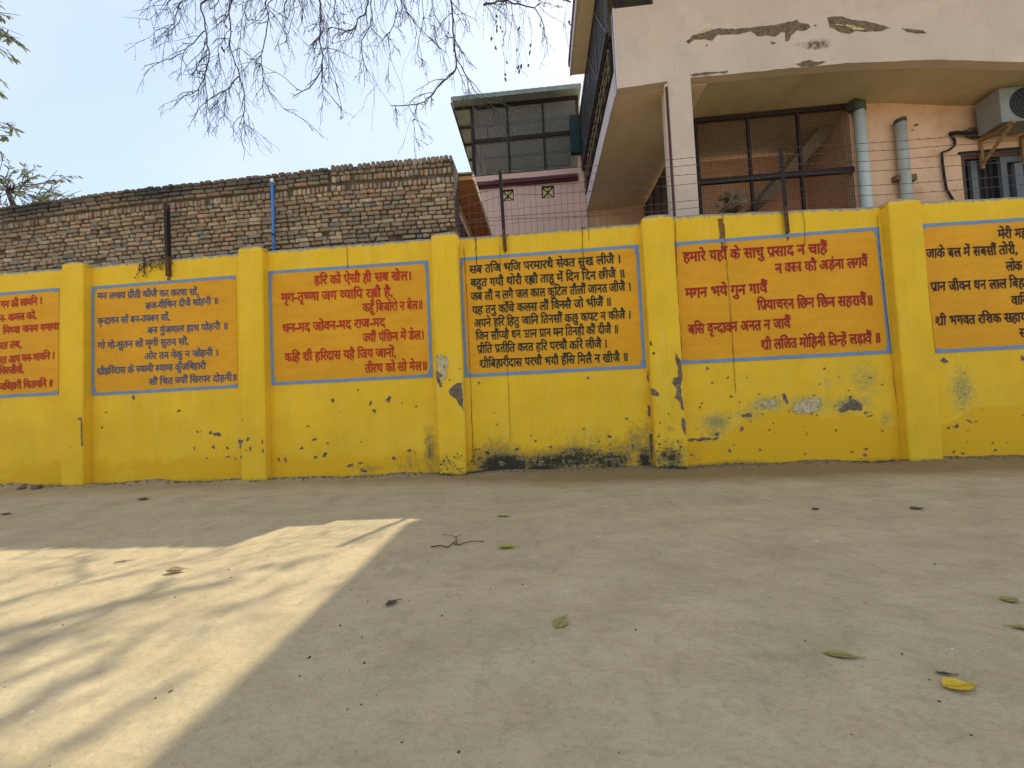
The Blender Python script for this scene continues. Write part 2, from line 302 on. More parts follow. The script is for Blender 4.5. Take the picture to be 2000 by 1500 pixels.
def shape_line(text):
    """Devanagari clusters set out along x; returns verts, faces, width"""
    V, F = [], []; x = 0.0; lay = 0
    def put(vs, fs, dx, sx=1.0, sy=1.0, dy=0.0):     # neighbouring strokes lie on slightly different layers of paint
        nonlocal lay
        b = len(V); lay = (lay + 1) % 9
        V.extend((dx + v[0] * sx, dy + v[1] * sy, lay + (v[2] if len(v) > 2 else 0)) for v in vs); F.extend(tuple(b + i for i in f) for f in fs)
    i = 0; n = len(text)
    while i < n:
        ch = text[i]
        if ch not in CONS:
            vs, fs, adv = glyph(ch); put(vs, fs, x); x += adv if ch != ' ' else 0.30; i += 1
            continue
        cl = [ch]; i += 1; marks = []
        while i < n and text[i] == '\u094d': cl.append(text[i + 1]); i += 2
        while i < n and text[i] in '\u093c\u093e\u093f\u0940\u0941\u0942\u0943\u0947\u0948\u094b\u094c\u0901\u0902': marks.append(text[i]); i += 1
        if '\u093f' in marks:
            vs, fs, adv = glyph('\u093f'); put(vs, fs, x); x += adv; marks.remove('\u093f')
        s = ''.join(cl)
        pen = x
        def full(c):
            nonlocal x
            vs, fs, adv = glyph(c); put(vs, fs, x); x += adv
        def half(c):
            nonlocal x
            vs, fs, adv = glyph(c); cut = adv - 0.19
            v2, f2 = clip_right(vs, fs, cut); put(v2, f2, x); x += cut
        def rakar(xs, y0=0.215, L=0.33, drop=0.235):
            v2, f2 = quadstroke([(xs, y0), (xs - L * .5, y0 - drop * .55), (xs - L, y0 - drop)], [0.10, 0.10, 0.07]); put(v2, f2, 0)
        def bar():
            nonlocal x
            vs, fs, adv = glyph('\u093e'); put(vs, fs, x); x += adv
        if s == 'जञ':
            w = 0.10
            for pts in ([(0, .58), (.80, .58)], [(.64, .58), (.64, 0)], [(.64, .33), (.36, .33)], [(.20, .56), (.33, .50), (.35, .42), (.22, .34), (.36, .28), (.40, .16), (.28, .06), (.06, .10)], [(.40, .16), (.54, .0)]):
                v2, f2 = quadstroke(pts, w); put(v2, f2, x)
            x += .80
        elif s == 'हय':
            vs, fs, adv = glyph('ह'); put(vs, fs, x, .92); vy, fy, ay = glyph('य')
            put(vy, fy, x + adv * .92 - .30, .78, .62, -0.03)
            v2, f2 = quadstroke([(x + adv * .92 - .34, .58), (x + adv * .92 - .30 + ay * .78, .58)], .09); put(v2, f2, 0)
            xs = x + adv * .92 - .30 + ay * .78 - .125
            v2, f2 = quadstroke([(xs, .58), (xs, 0.0)], .1); put(v2, f2, 0)
            x += adv * .92 - .30 + ay * .78
        else:
            k = 0
            while k < len(cl):
                c = cl[k]; nxt = cl[k + 1] if k + 1 < len(cl) else None
                if nxt == 'र':
                    if c == 'श': half('श'); bar(); rakar(x - 0.12)
                    elif c == 'त':
                        v2, f2 = quadstroke([(x - .02, .58), (x + .26, .58)], .09); put(v2, f2, 0); x += .2
                        bar(); rakar(x - .12, .36, .30, .28)
                        v2, f2 = quadstroke([(x - .12, .34), (x - .38, .34)], .09); put(v2, f2, 0)
                    else:
                        full(c); rakar(x - .12)
                    k += 2; continue
                if nxt: half(c)
                else: full(c)
                k += 1
        # below and above marks
        for m in marks:
            vs, fs, adv = glyph(m)
            dx = 0
            if m in '\u0941\u0942\u0943': dx = -0.02
            if m in '\u0902\u0901' and any(q in marks for q in '\u0940\u0947\u0948\u094b\u094c'): dx = 0.075
            if m == '\u093c': put([(-.07, -.06), (.03, -.06), (.03, -.16), (-.07, -.16)], [(0, 1, 2, 3)], (pen + x) / 2); continue
            put(vs, fs, x + dx)
            x += adv
        
    return V, F, x

# ---------------------------------------------------------------- ground
def gz(x, y):
    h = 0.012 * mnoise.noise(Vector((x * .7, y * .7, 3.1))) + 0.006 * mnoise.noise(Vector((x * 2.6, y * 2.6, 8.0))) + 0.0035 * mnoise.noise(Vector((x * 6.1, y * 6.1, 1.0)))
    d = abs(y - 0.05)
    h += 0.045 * math.exp(-(d / 0.20) ** 2) * (0.6 + 1.3 * mnoise.noise(Vector((x * 1.3, 0, 5.0)))) if y < 0.3 else 0
    return h if (abs(x) < 16 and -9 < y < 1) else h * 0.2 - 0.01
def axis(lo, hi, step, far):
    a = [lo + step * i for i in range(int((hi - lo) / step) + 1)]
    o = [lo - d for d in far]; o.reverse()
    return o + a + [a[-1] + d for d in far]
gx = axis(-10, 9, 0.06, (1, 3, 8, 20, 60, 200, 600)); gy = axis(-7, 0.35, 0.045, (1, 3, 8, 20, 60, 200, 600))
gv = [(x, y, gz(x, y)) for y in gy for x in gx]; nx = len(gx)
gf = [(j * nx + i, j * nx + i + 1, (j + 1) * nx + i + 1, (j + 1) * nx + i) for j in range(len(gy) - 1) for i in range(nx - 1)]
me = bpy.data.meshes.new('ground'); me.from_pydata(gv, [], gf); me.polygons.foreach_set('use_smooth', [True] * len(gf))
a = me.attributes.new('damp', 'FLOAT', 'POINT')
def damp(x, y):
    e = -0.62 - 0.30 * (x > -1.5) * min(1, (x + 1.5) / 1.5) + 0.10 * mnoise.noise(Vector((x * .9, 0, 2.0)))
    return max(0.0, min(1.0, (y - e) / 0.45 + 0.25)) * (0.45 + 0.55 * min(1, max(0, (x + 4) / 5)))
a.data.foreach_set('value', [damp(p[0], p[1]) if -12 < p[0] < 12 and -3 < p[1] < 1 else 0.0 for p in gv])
m = M['ground'] = mat('packed_sandy_earth', (0.53, 0.425, 0.25), 0.95, 0.09, 1.1, 0.8, 38, (0.37, 0.30, 0.19), (0.47, 0.80), 2.3)
layer(m, 'none', (0.24, 0.20, 0.145), 5.0, 0.57, 0.86, (1.0, 0.45, 1))
layer(m, 'none', (0.58, 0.50, 0.38), 7.0, 0.60, 0.90, (0.5, 1.0, 1))
layer(m, 'none', (0.16, 0.13, 0.095), 60, 0.64, 0.75)
layer(m, 'none', (0.25, 0.19, 0.11), 120, 0.57, 0.70)
layer(m, 'none', (0.34, 0.275, 0.165), 11, 0.52, 0.80)
layer(m, 'none', (0.33, 0.27, 0.17), 5, 0.56, 0.86, (0.32, 2.4, 1), rot=-0.7)
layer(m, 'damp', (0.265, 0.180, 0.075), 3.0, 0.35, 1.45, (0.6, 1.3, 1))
# trodden, uneven surface: a second, coarser bump under the fine one
t = m.node_tree; b = t.nodes['Principled BSDF']; fine = b.inputs['Normal'].links[0].from_node
g = t.nodes.new('ShaderNodeNewGeometry'); n = t.nodes.new('ShaderNodeTexNoise'); n.inputs['Scale'].default_value = 7; n.inputs['Detail'].default_value = 8; n.inputs['Roughness'].default_value = 0.6
t.links.new(g.outputs['Position'], n.inputs['Vector'])
bb = t.nodes.new('ShaderNodeBump'); bb.inputs['Strength'].default_value = 0.9; bb.inputs['Distance'].default_value = 0.025
t.links.new(n.outputs['Fac'], bb.inputs['Height']); t.links.new(bb.outputs['Normal'], fine.inputs['Normal'])
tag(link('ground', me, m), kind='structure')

# ---------------------------------------------------------------- yellow boundary wall
WALL_H = 3.30
wall = empty('boundary_wall', (0, 0.1, 0), 'long yellow painted boundary wall with pilasters and orange panels of Hindi verse', 'wall')
PIL = [(-12.55, -12.18), (-9.88, -9.51), (-7.12, -6.76), (-4.29, -3.92), (-1.43, -1.055), (1.455, 1.86), (4.53, 4.92), (7.45, 7.83), (10.3, 10.7)]
MOULD = [(-0.549, 0.102, 0.491, 0.21, 1.1),
    (0.465, 0.161, 0.544, 0.241, 0.85),
    (1.222, 0.321, 0.201, 0.342, 0.62),
    (1.047, 0.21, 0.402, 0.274, 0.6),
    (0.257, 0.133, 1.02, 0.173, 0.9),
    (-0.652, 0.196, 0.423, 0.316, 0.7),
    (1.392, 0.369, 0.081, 0.41, 0.6),
    (-0.904, 0.134, 0.143, 0.246, 0.7),
    (-0.025, 0.058, 0.415, 0.174, 0.95),
    (0.872, 0.113, 0.471, 0.171, 0.9),
    (1.343, 0.098, 0.121, 0.273, 1),
    (1.647, 0.157, 0.264, 0.237, 0.8),
    (1.634, 0.497, 0.165, 0.204, 0.35),
    (-1.371, 0.149, 0.288, 0.248, 0.5),
    (-1.882, 0.165, 0.366, 0.214, 0.45),
    (-1.583, 0.333, 0.109, 0.428, 0.7),
    (-2.477, 0.111, 0.298, 0.086, 0.5),
    (0.618, 0.466, 0.812, 0.207, 0.35),
    (2.009, 0.145, 0.079, 0.168, 0.4),
    (3.538, -0.004, 0.984, 0.053, 0.6),
    (5.658, -0.006, 0.464, 0.051, 0.7),
    (2.458, 0.03, 0.513, 0.053, 0.6),
    (2.255, 0.406, 0.26, 0.135, 0.45)]
WEATHER = [(4.178, 1.06, 0.307, 0.397, 0.75),
    (3.742, 1.081, 0.374, 0.333, 0.6),
    (2.298, 0.573, 0.324, 0.203, 0.9),
    (2.959, 0.782, 0.382, 0.167, 0.9),
    (3.467, 0.76, 0.376, 0.186, 0.9),
    (3.967, 0.739, 0.37, 0.164, 0.95),
    (4.383, 0.524, 0.122, 0.163, 0.8),
    (5.319, 0.875, 0.237, 0.454, 0.85),
    (5.803, 0.982, 0.292, 0.322, 0.4),
    (-2.064, 1.36, 0.444, 0.146, 0.35),
    (-2.765, 0.554, 0.45, 0.254, 0.5),
    (-4.626, 0.659, 0.396, 0.224, 0.4),
    (-6.174, 0.222, 0.657, 0.091, 0.25),
    (0.636, 0.812, 0.746, 0.348, 0.3),
    (-2.906, 0.96, 0.753, 0.44, 0.25),
    (5.293, 2.722, 0.036, 0.401, 0.1),
    (2.693, 0.658, 0.321, 0.135, 0.8)]
REPAINT = [(1.889, 0.338), (2.414, 0.346), (2.555, 0.516), (2.824, 0.68), (3.21, 0.704), (3.397, 0.656), (3.609, 0.542), (3.896, 0.623), (4.14, 0.566), (4.377, 0.446), (4.479, 0.416), (5.101, 0.418), (5.416, 0.612), (6.005, 0.619), (9, 1.0)]
FLECK = [(-4.549, 0.507, 0.473, 0.373, 0.9),
    (-2.691, 0.515, 0.967, 0.436, 0.8),
    (-1.995, 1.212, 0.517, 0.29, 0.8),
    (0.625, 0.604, 0.879, 0.556, 0.7),
    (3.598, 0.821, 0.928, 0.667, 0.7),
    (5.4, 0.419, 0.411, 0.515, 0.7),
    (-1.324, 1.397, 0.218, 0.578, 0.8),
    (1.607, 1.184, 0.2, 0.69, 0.6)]
def blobs(L_, x, z):
    s = 0.0
    for cx, cz, rx, rz, k in L_:
        d = ((x - cx) / rx) ** 2 + ((z - cz) / rz) ** 2
        if d < 4: s = max(s, k * math.exp(-d * 0.9))
    return s
def wear(me, top=None):
    vs = [v.co for v in me.vertices]; pil = top is not None
    for nm, fn in (('mould', lambda x, z: max(blobs(MOULD, x, z), 0.34 * math.exp(-z / 0.07))), ('weather', lambda x, z: blobs(WEATHER, x, z)), ('fleck', lambda x, z: blobs(FLECK, x, z)), ('cap', lambda x, z: max(0.0, min(1.0, (z - (top if top else top_h(x)) + 0.105) / 0.085))),
                   ('repaint', lambda x, z: (1.0 if z < interp(REPAINT, x) else 0.0) if (x > 1.86 and not pil) else 0.35 * (not pil) * max(0, min(1, (0.55 - z) / 0.3)))):
        at = me.attributes.new(nm, 'FLOAT', 'POINT'); at.data.foreach_set('value', [fn(c.x, c.z) for c in vs])
TOPS = [(-15, 3.33), (-8.3, 3.342), (-6.7, 3.338), (-5.7, 3.355), (-4.4, 3.365), (-1.45, 3.36), (-1.0, 3.338), (1.45, 3.346), (1.9, 3.405), (2.3, 3.405), (3.15, 3.375), (4.4, 3.33), (5.0, 3.345), (6.3, 3.308), (13, 3.3)]
def top_h(x): return interp(TOPS, x) - .006 + 0.012 * mnoise.noise(Vector((x * 2.3, 1, 0))) + 0.010 * mnoise.noise(Vector((x * 7, 4, 0)))
def wall_sheet(x0, x1, name):
    """one bay: a dense front face, rounded into a rough cement top, and a plain back"""
    n = max(2, int((x1 - x0) / 0.05)); mb = MB()
    prof = [(0.0, -0.12)] + [(0.0, 0.05 * k) for k in range(1, 65)]
    xs = [x0 + (x1 - x0) * i / n for i in range(n + 1)]
    cols = []
    for x in xs:
        h = top_h(x)
        c = [(x, y + 0.003 * mnoise.noise(Vector((x * 1.5, z * 1.5, 0))) * (1 if 0.06 < z < 1.2 else 0), z) for y, z in prof if z < h - 0.06]
        c += [(x, 0.002, h - 0.045), (x, 0.012, h - 0.012 + 0.006 * mnoise.noise(Vector((x * 15, 0, 0)))), (x, 0.05, h)]
        c = c[:1] + c[1:]
        cols.append(c)
    k = min(len(c) for c in cols); cols = [c[:k - 3] + c[-3:] for c in cols]
    vs = [p for c in cols for p in c]
    fs = [(i * k + j, (i + 1) * k + j, (i + 1) * k + j + 1, i * k + j + 1) for i in range(n) for j in range(k - 1)]
    mb.add(vs, fs, 0, False)
    # cement top and back
    vs, fs = [], []
    for i, x in enumerate(xs):
        h = top_h(x); vs += [(x, 0.05, h), (x, 0.12, h + 0.012 + 0.012 * mnoise.noise(Vector((x * 9, 3, 0)))), (x, 0.20, h - 0.01), (x, 0.20, -0.1)]
        if i: fs += [((i - 1) * 4 + j, i * 4 + j, i * 4 + j + 1, (i - 1) * 4 + j + 1) for j in range(3)]
    mb.add(vs, fs, 1, False)
    return mb
FL = [([(-6.056, 1.265), (-6.046, 1.279), (-6.056, 1.286), (-6.063, 1.288), (-6.069, 1.303), (-6.087, 1.313), (-6.099, 1.29), (-6.104, 1.266), (-6.087, 1.255), (-6.089, 1.235), (-6.075, 1.24), (-6.066, 1.247), (-6.06, 1.256)], 0),
    ([(-4.687, 0.658), (-4.694, 0.677), (-4.711, 0.695), (-4.737, 0.708), (-4.76, 0.696), (-4.777, 0.699), (-4.803, 0.7), (-4.812, 0.687), (-4.808, 0.669), (-4.786, 0.652), (-4.755, 0.664), (-4.732, 0.647), (-4.71, 0.65)], 0),
    ([(-4.831, 0.704), (-4.826, 0.711), (-4.841, 0.711), (-4.844, 0.728), (-4.863, 0.725), (-4.87, 0.715), (-4.87, 0.707), (-4.887, 0.698), (-4.871, 0.692), (-4.863, 0.682), (-4.844, 0.682), (-4.833, 0.691), (-4.827, 0.697)], 0),
    ([(-5.039, 0.729), (-5.047, 0.733), (-5.05, 0.738), (-5.057, 0.749), (-5.062, 0.734), (-5.066, 0.732), (-5.081, 0.729), (-5.073, 0.723), (-5.073, 0.714), (-5.064, 0.712), (-5.055, 0.714), (-5.038, 0.708), (-5.046, 0.723)], 0),
    ([(-4.798, 0.493), (-4.79, 0.507), (-4.802, 0.511), (-4.808, 0.517), (-4.818, 0.528), (-4.823, 0.51), (-4.832, 0.503), (-4.841, 0.487), (-4.821, 0.484), (-4.817, 0.481), (-4.812, 0.474), (-4.8, 0.463), (-4.793, 0.478)], 0),
    ([(-4.576, 0.467), (-4.578, 0.473), (-4.577, 0.481), (-4.586, 0.478), (-4.591, 0.491), (-4.603, 0.491), (-4.611, 0.483), (-4.61, 0.472), (-4.612, 0.46), (-4.594, 0.465), (-4.591, 0.459), (-4.58, 0.448), (-4.573, 0.456)], 0),
    ([(-4.546, 0.341), (-4.56, 0.349), (-4.566, 0.357), (-4.587, 0.354), (-4.597, 0.353), (-4.612, 0.355), (-4.609, 0.348), (-4.617, 0.345), (-4.627, 0.335), (-4.601, 0.336), (-4.59, 0.339), (-4.583, 0.339), (-4.574, 0.34)], 0),
    ([(-5.098, 0.485), (-5.103, 0.493), (-5.108, 0.494), (-5.117, 0.52), (-5.119, 0.502), (-5.119, 0.491), (-5.116, 0.483), (-5.115, 0.477), (-5.112, 0.47), (-5.107, 0.453), (-5.104, 0.467), (-5.102, 0.473), (-5.094, 0.474)], 0),
    ([(-4.89, 0.328), (-4.902, 0.335), (-4.9, 0.342), (-4.904, 0.348), (-4.912, 0.344), (-4.922, 0.349), (-4.922, 0.339), (-4.92, 0.333), (-4.921, 0.328), (-4.914, 0.328), (-4.911, 0.321), (-4.906, 0.324), (-4.895, 0.321)], 0),
    ([(-6.505, 1.08), (-6.516, 1.079), (-6.517, 1.084), (-6.523, 1.083), (-6.529, 1.08), (-6.533, 1.077), (-6.546, 1.07), (-6.531, 1.069), (-6.527, 1.068), (-6.525, 1.054), (-6.515, 1.062), (-6.502, 1.064), (-6.507, 1.074)], 0),
    ([(-5.324, 1.058), (-5.327, 1.065), (-5.338, 1.066), (-5.35, 1.061), (-5.353, 1.052), (-5.359, 1.049), (-5.375, 1.041), (-5.373, 1.032), (-5.364, 1.027), (-5.349, 1.037), (-5.338, 1.036), (-5.327, 1.041), (-5.324, 1.05)], 0),
    ([(-6.579, 0.849), (-6.582, 0.858), (-6.587, 0.863), (-6.592, 0.858), (-6.601, 0.865), (-6.605, 0.858), (-6.595, 0.846), (-6.601, 0.836), (-6.595, 0.827), (-6.588, 0.828), (-6.586, 0.839), (-6.575, 0.83), (-6.583, 0.843)], 0),
    ([(-3.219, 0.571), (-3.246, 0.562), (-3.252, 0.565), (-3.265, 0.571), (-3.282, 0.56), (-3.3, 0.547), (-3.313, 0.531), (-3.282, 0.535), (-3.269, 0.539), (-3.267, 0.518), (-3.254, 0.543), (-3.222, 0.545), (-3.24, 0.555)], 0),
    ([(-3.073, 0.339), (-3.08, 0.356), (-3.102, 0.355), (-3.12, 0.365), (-3.126, 0.34), (-3.147, 0.338), (-3.139, 0.323), (-3.153, 0.303), (-3.136, 0.293), (-3.116, 0.298), (-3.1, 0.3), (-3.101, 0.318), (-3.098, 0.324)], 0),
    ([(-3.233, 0.297), (-3.228, 0.31), (-3.244, 0.314), (-3.258, 0.306), (-3.268, 0.309), (-3.286, 0.309), (-3.286, 0.297), (-3.271, 0.292), (-3.284, 0.276), (-3.269, 0.27), (-3.256, 0.285), (-3.242, 0.28), (-3.238, 0.289)], 0),
    ([(-3.435, 0.439), (-3.441, 0.442), (-3.444, 0.449), (-3.457, 0.456), (-3.462, 0.439), (-3.468, 0.435), (-3.484, 0.429), (-3.488, 0.418), (-3.471, 0.417), (-3.46, 0.418), (-3.445, 0.414), (-3.432, 0.423), (-3.442, 0.433)], 0),
    ([(-3.797, 0.28), (-3.8, 0.29), (-3.806, 0.31), (-3.815, 0.3), (-3.827, 0.305), (-3.819, 0.284), (-3.832, 0.276), (-3.815, 0.268), (-3.81, 0.262), (-3.803, 0.25), (-3.797, 0.255), (-3.789, 0.257), (-3.78, 0.267)], 0),
    ([(-3.7, 0.274), (-3.699, 0.286), (-3.704, 0.301), (-3.711, 0.303), (-3.719, 0.306), (-3.72, 0.29), (-3.714, 0.275), (-3.714, 0.266), (-3.714, 0.243), (-3.705, 0.249), (-3.696, 0.235), (-3.686, 0.238), (-3.689, 0.26)], 0),
    ([(-2.689, 0.171), (-2.709, 0.174), (-2.706, 0.19), (-2.736, 0.181), (-2.765, 0.183), (-2.765, 0.167), (-2.798, 0.158), (-2.793, 0.146), (-2.772, 0.142), (-2.75, 0.143), (-2.733, 0.152), (-2.702, 0.148), (-2.704, 0.161)], 0),
    ([(-2.564, 0.198), (-2.57, 0.201), (-2.575, 0.204), (-2.584, 0.215), (-2.597, 0.202), (-2.63, 0.202), (-2.619, 0.192), (-2.626, 0.184), (-2.609, 0.182), (-2.6, 0.176), (-2.583, 0.186), (-2.566, 0.186), (-2.536, 0.192)], 0),
    ([(-2.488, 0.067), (-2.505, 0.081), (-2.515, 0.091), (-2.532, 0.093), (-2.542, 0.095), (-2.579, 0.12), (-2.592, 0.109), (-2.595, 0.096), (-2.587, 0.08), (-2.57, 0.063), (-2.539, 0.07), (-2.517, 0.057), (-2.503, 0.062)], 0),
    ([(-2.954, 1.098), (-2.961, 1.112), (-2.966, 1.128), (-2.978, 1.11), (-2.987, 1.122), (-2.994, 1.114), (-2.998, 1.102), (-2.995, 1.088), (-2.993, 1.073), (-2.981, 1.078), (-2.972, 1.06), (-2.968, 1.078), (-2.961, 1.085)], 0),
    ([(-2.334, 0.935), (-2.35, 0.939), (-2.359, 0.942), (-2.368, 0.945), (-2.383, 0.947), (-2.399, 0.938), (-2.397, 0.919), (-2.379, 0.909), (-2.371, 0.901), (-2.359, 0.886), (-2.352, 0.904), (-2.342, 0.909), (-2.35, 0.921)], 0),
    ([(-2.403, 1.03), (-2.398, 1.043), (-2.402, 1.054), (-2.411, 1.054), (-2.416, 1.07), (-2.426, 1.057), (-2.427, 1.042), (-2.428, 1.035), (-2.444, 1.017), (-2.438, 1.004), (-2.427, 1.0), (-2.416, 1.01), (-2.411, 1.023)], 0),
    ([(-2.133, 1.064), (-2.132, 1.077), (-2.111, 1.104), (-2.129, 1.12), (-2.153, 1.122), (-2.165, 1.094), (-2.176, 1.089), (-2.183, 1.078), (-2.206, 1.056), (-2.172, 1.057), (-2.17, 1.027), (-2.149, 1.031), (-2.133, 1.044)], 0),
    ([(-1.956, 1.026), (-1.956, 1.033), (-1.963, 1.03), (-1.966, 1.029), (-1.969, 1.026), (-1.974, 1.025), (-1.971, 1.02), (-1.969, 1.018), (-1.971, 1.004), (-1.963, 1.012), (-1.954, 1.007), (-1.95, 1.014), (-1.948, 1.022)], 0),
    ([(-1.735, 0.96), (-1.74, 0.967), (-1.75, 0.97), (-1.759, 0.969), (-1.768, 0.968), (-1.775, 0.963), (-1.776, 0.956), (-1.774, 0.951), (-1.766, 0.95), (-1.764, 0.94), (-1.755, 0.945), (-1.753, 0.952), (-1.749, 0.954)], 0),
    ([(-2.584, 1.229), (-2.585, 1.234), (-2.589, 1.24), (-2.599, 1.241), (-2.603, 1.232), (-2.607, 1.228), (-2.609, 1.222), (-2.602, 1.221), (-2.607, 1.208), (-2.596, 1.219), (-2.586, 1.21), (-2.588, 1.221), (-2.585, 1.225)], 0),
    ([(-3.334, 0.751), (-3.347, 0.75), (-3.349, 0.755), (-3.356, 0.753), (-3.365, 0.752), (-3.364, 0.745), (-3.376, 0.74), (-3.377, 0.732), (-3.366, 0.732), (-3.359, 0.729), (-3.348, 0.732), (-3.345, 0.74), (-3.334, 0.745)], 0),
    ([(-1.847, 0.353), (-1.864, 0.352), (-1.864, 0.365), (-1.88, 0.369), (-1.888, 0.353), (-1.904, 0.348), (-1.915, 0.336), (-1.903, 0.329), (-1.884, 0.334), (-1.881, 0.321), (-1.869, 0.332), (-1.848, 0.331), (-1.845, 0.343)], 0),
    ([(-2.065, 0.236), (-2.074, 0.246), (-2.087, 0.251), (-2.093, 0.263), (-2.11, 0.266), (-2.125, 0.262), (-2.135, 0.255), (-2.13, 0.244), (-2.126, 0.235), (-2.114, 0.229), (-2.101, 0.227), (-2.083, 0.22), (-2.084, 0.234)], 0),
    ([(-3.049, 0.483), (-3.052, 0.491), (-3.055, 0.498), (-3.062, 0.504), (-3.071, 0.502), (-3.076, 0.501), (-3.078, 0.497), (-3.093, 0.498), (-3.094, 0.489), (-3.083, 0.482), (-3.072, 0.485), (-3.062, 0.471), (-3.053, 0.475)], 0),
    ([(0.653, 1.244), (0.669, 1.256), (0.657, 1.261), (0.647, 1.264), (0.641, 1.252), (0.625, 1.259), (0.634, 1.246), (0.625, 1.24), (0.635, 1.237), (0.638, 1.23), (0.648, 1.219), (0.659, 1.225), (0.668, 1.233)], 0),
    ([(-0.838, 1.242), (-0.834, 1.251), (-0.845, 1.251), (-0.846, 1.26), (-0.854, 1.272), (-0.862, 1.263), (-0.87, 1.255), (-0.863, 1.244), (-0.867, 1.234), (-0.862, 1.225), (-0.853, 1.223), (-0.846, 1.23), (-0.844, 1.238)], 0),
    ([(0.922, 0.419), (0.926, 0.433), (0.906, 0.442), (0.906, 0.457), (0.891, 0.455), (0.878, 0.46), (0.863, 0.458), (0.871, 0.442), (0.864, 0.432), (0.878, 0.427), (0.883, 0.416), (0.892, 0.426), (0.902, 0.422)], 0),
    ([(0.775, 0.374), (0.76, 0.38), (0.765, 0.388), (0.752, 0.385), (0.744, 0.397), (0.743, 0.385), (0.741, 0.382), (0.738, 0.38), (0.728, 0.373), (0.74, 0.369), (0.75, 0.363), (0.758, 0.368), (0.758, 0.374)], 0),
    ([(0.454, 0.274), (0.474, 0.29), (0.433, 0.291), (0.422, 0.298), (0.402, 0.317), (0.4, 0.293), (0.358, 0.299), (0.385, 0.28), (0.381, 0.267), (0.395, 0.254), (0.417, 0.241), (0.426, 0.267), (0.463, 0.255)], 0),
    ([(0.121, 0.323), (0.104, 0.332), (0.115, 0.342), (0.098, 0.341), (0.091, 0.343), (0.086, 0.339), (0.076, 0.341), (0.074, 0.335), (0.062, 0.326), (0.079, 0.32), (0.091, 0.319), (0.107, 0.307), (0.104, 0.323)], 0),
    ([(-0.291, 0.159), (-0.293, 0.173), (-0.31, 0.183), (-0.322, 0.196), (-0.338, 0.182), (-0.362, 0.198), (-0.368, 0.187), (-0.37, 0.177), (-0.37, 0.165), (-0.344, 0.165), (-0.336, 0.16), (-0.327, 0.161), (-0.312, 0.157)], 0),
    ([(1.216, 0.296), (1.208, 0.306), (1.206, 0.323), (1.19, 0.33), (1.173, 0.325), (1.176, 0.303), (1.17, 0.298), (1.168, 0.29), (1.173, 0.282), (1.177, 0.269), (1.19, 0.278), (1.206, 0.272), (1.208, 0.286)], 0),
    ([(0.906, 0.212), (0.91, 0.228), (0.888, 0.227), (0.883, 0.234), (0.87, 0.25), (0.868, 0.228), (0.868, 0.22), (0.863, 0.214), (0.852, 0.199), (0.864, 0.191), (0.877, 0.182), (0.888, 0.196), (0.887, 0.209)], 0),
    ([(-0.525, 0.112), (-0.545, 0.128), (-0.565, 0.134), (-0.575, 0.146), (-0.595, 0.151), (-0.611, 0.145), (-0.626, 0.139), (-0.612, 0.126), (-0.603, 0.119), (-0.613, 0.096), (-0.583, 0.089), (-0.563, 0.099), (-0.561, 0.112)], 0),
    ([(0.0, 0.09), (0.029, 0.097), (-0.02, 0.112), (-0.007, 0.129), (-0.059, 0.132), (-0.088, 0.128), (-0.116, 0.146), (-0.143, 0.147), (-0.166, 0.144), (-0.192, 0.142), (-0.133, 0.118), (-0.17, 0.117), (-0.19, 0.106), (-0.126, 0.101), (-0.108, 0.098), (-0.096, 0.09), (-0.076, 0.084), (-0.049, 0.077), (-0.039, 0.084), (0.0, 0.079)], 0),
    ([(0.994, 0.092), (1.016, 0.093), (0.999, 0.104), (1.006, 0.115), (0.979, 0.128), (0.945, 0.125), (0.929, 0.132), (0.906, 0.141), (0.889, 0.142), (0.889, 0.134), (0.849, 0.142), (0.897, 0.121), (0.885, 0.117), (0.915, 0.11), (0.902, 0.095), (0.933, 0.09), (0.961, 0.072), (0.96, 0.094), (1.0, 0.075), (1.006, 0.081)], 0),
    ([(2.239, 1.282), (2.243, 1.294), (2.227, 1.297), (2.235, 1.317), (2.223, 1.317), (2.213, 1.31), (2.206, 1.303), (2.207, 1.293), (2.21, 1.287), (2.206, 1.277), (2.209, 1.264), (2.22, 1.278), (2.228, 1.277)], 0),
    ([(2.289, 1.093), (2.293, 1.103), (2.287, 1.111), (2.276, 1.107), (2.27, 1.11), (2.268, 1.102), (2.259, 1.104), (2.252, 1.097), (2.255, 1.087), (2.268, 1.091), (2.271, 1.084), (2.275, 1.09), (2.282, 1.088)], 0),
    ([(2.488, 1.159), (2.491, 1.17), (2.482, 1.176), (2.473, 1.174), (2.472, 1.162), (2.46, 1.162), (2.459, 1.152), (2.462, 1.142), (2.476, 1.149), (2.479, 1.149), (2.485, 1.145), (2.491, 1.147), (2.492, 1.154)], 0),
    ([(2.627, 0.464), (2.633, 0.482), (2.63, 0.498), (2.62, 0.504), (2.61, 0.508), (2.596, 0.507), (2.595, 0.482), (2.583, 0.475), (2.59, 0.466), (2.593, 0.459), (2.59, 0.433), (2.604, 0.449), (2.614, 0.456)], 0),
    ([(2.454, 0.194), (2.446, 0.202), (2.452, 0.217), (2.441, 0.209), (2.436, 0.231), (2.432, 0.209), (2.419, 0.209), (2.42, 0.196), (2.423, 0.187), (2.429, 0.183), (2.434, 0.179), (2.443, 0.172), (2.449, 0.184)], 0),
    ([(2.827, 0.198), (2.83, 0.205), (2.822, 0.204), (2.818, 0.21), (2.811, 0.211), (2.806, 0.206), (2.803, 0.201), (2.803, 0.194), (2.81, 0.193), (2.81, 0.181), (2.819, 0.184), (2.827, 0.186), (2.835, 0.19)], 0),
    ([(1.958, 0.159), (1.956, 0.165), (1.953, 0.169), (1.947, 0.171), (1.941, 0.171), (1.937, 0.167), (1.93, 0.164), (1.933, 0.158), (1.934, 0.152), (1.937, 0.144), (1.946, 0.149), (1.957, 0.143), (1.964, 0.15)], 0),
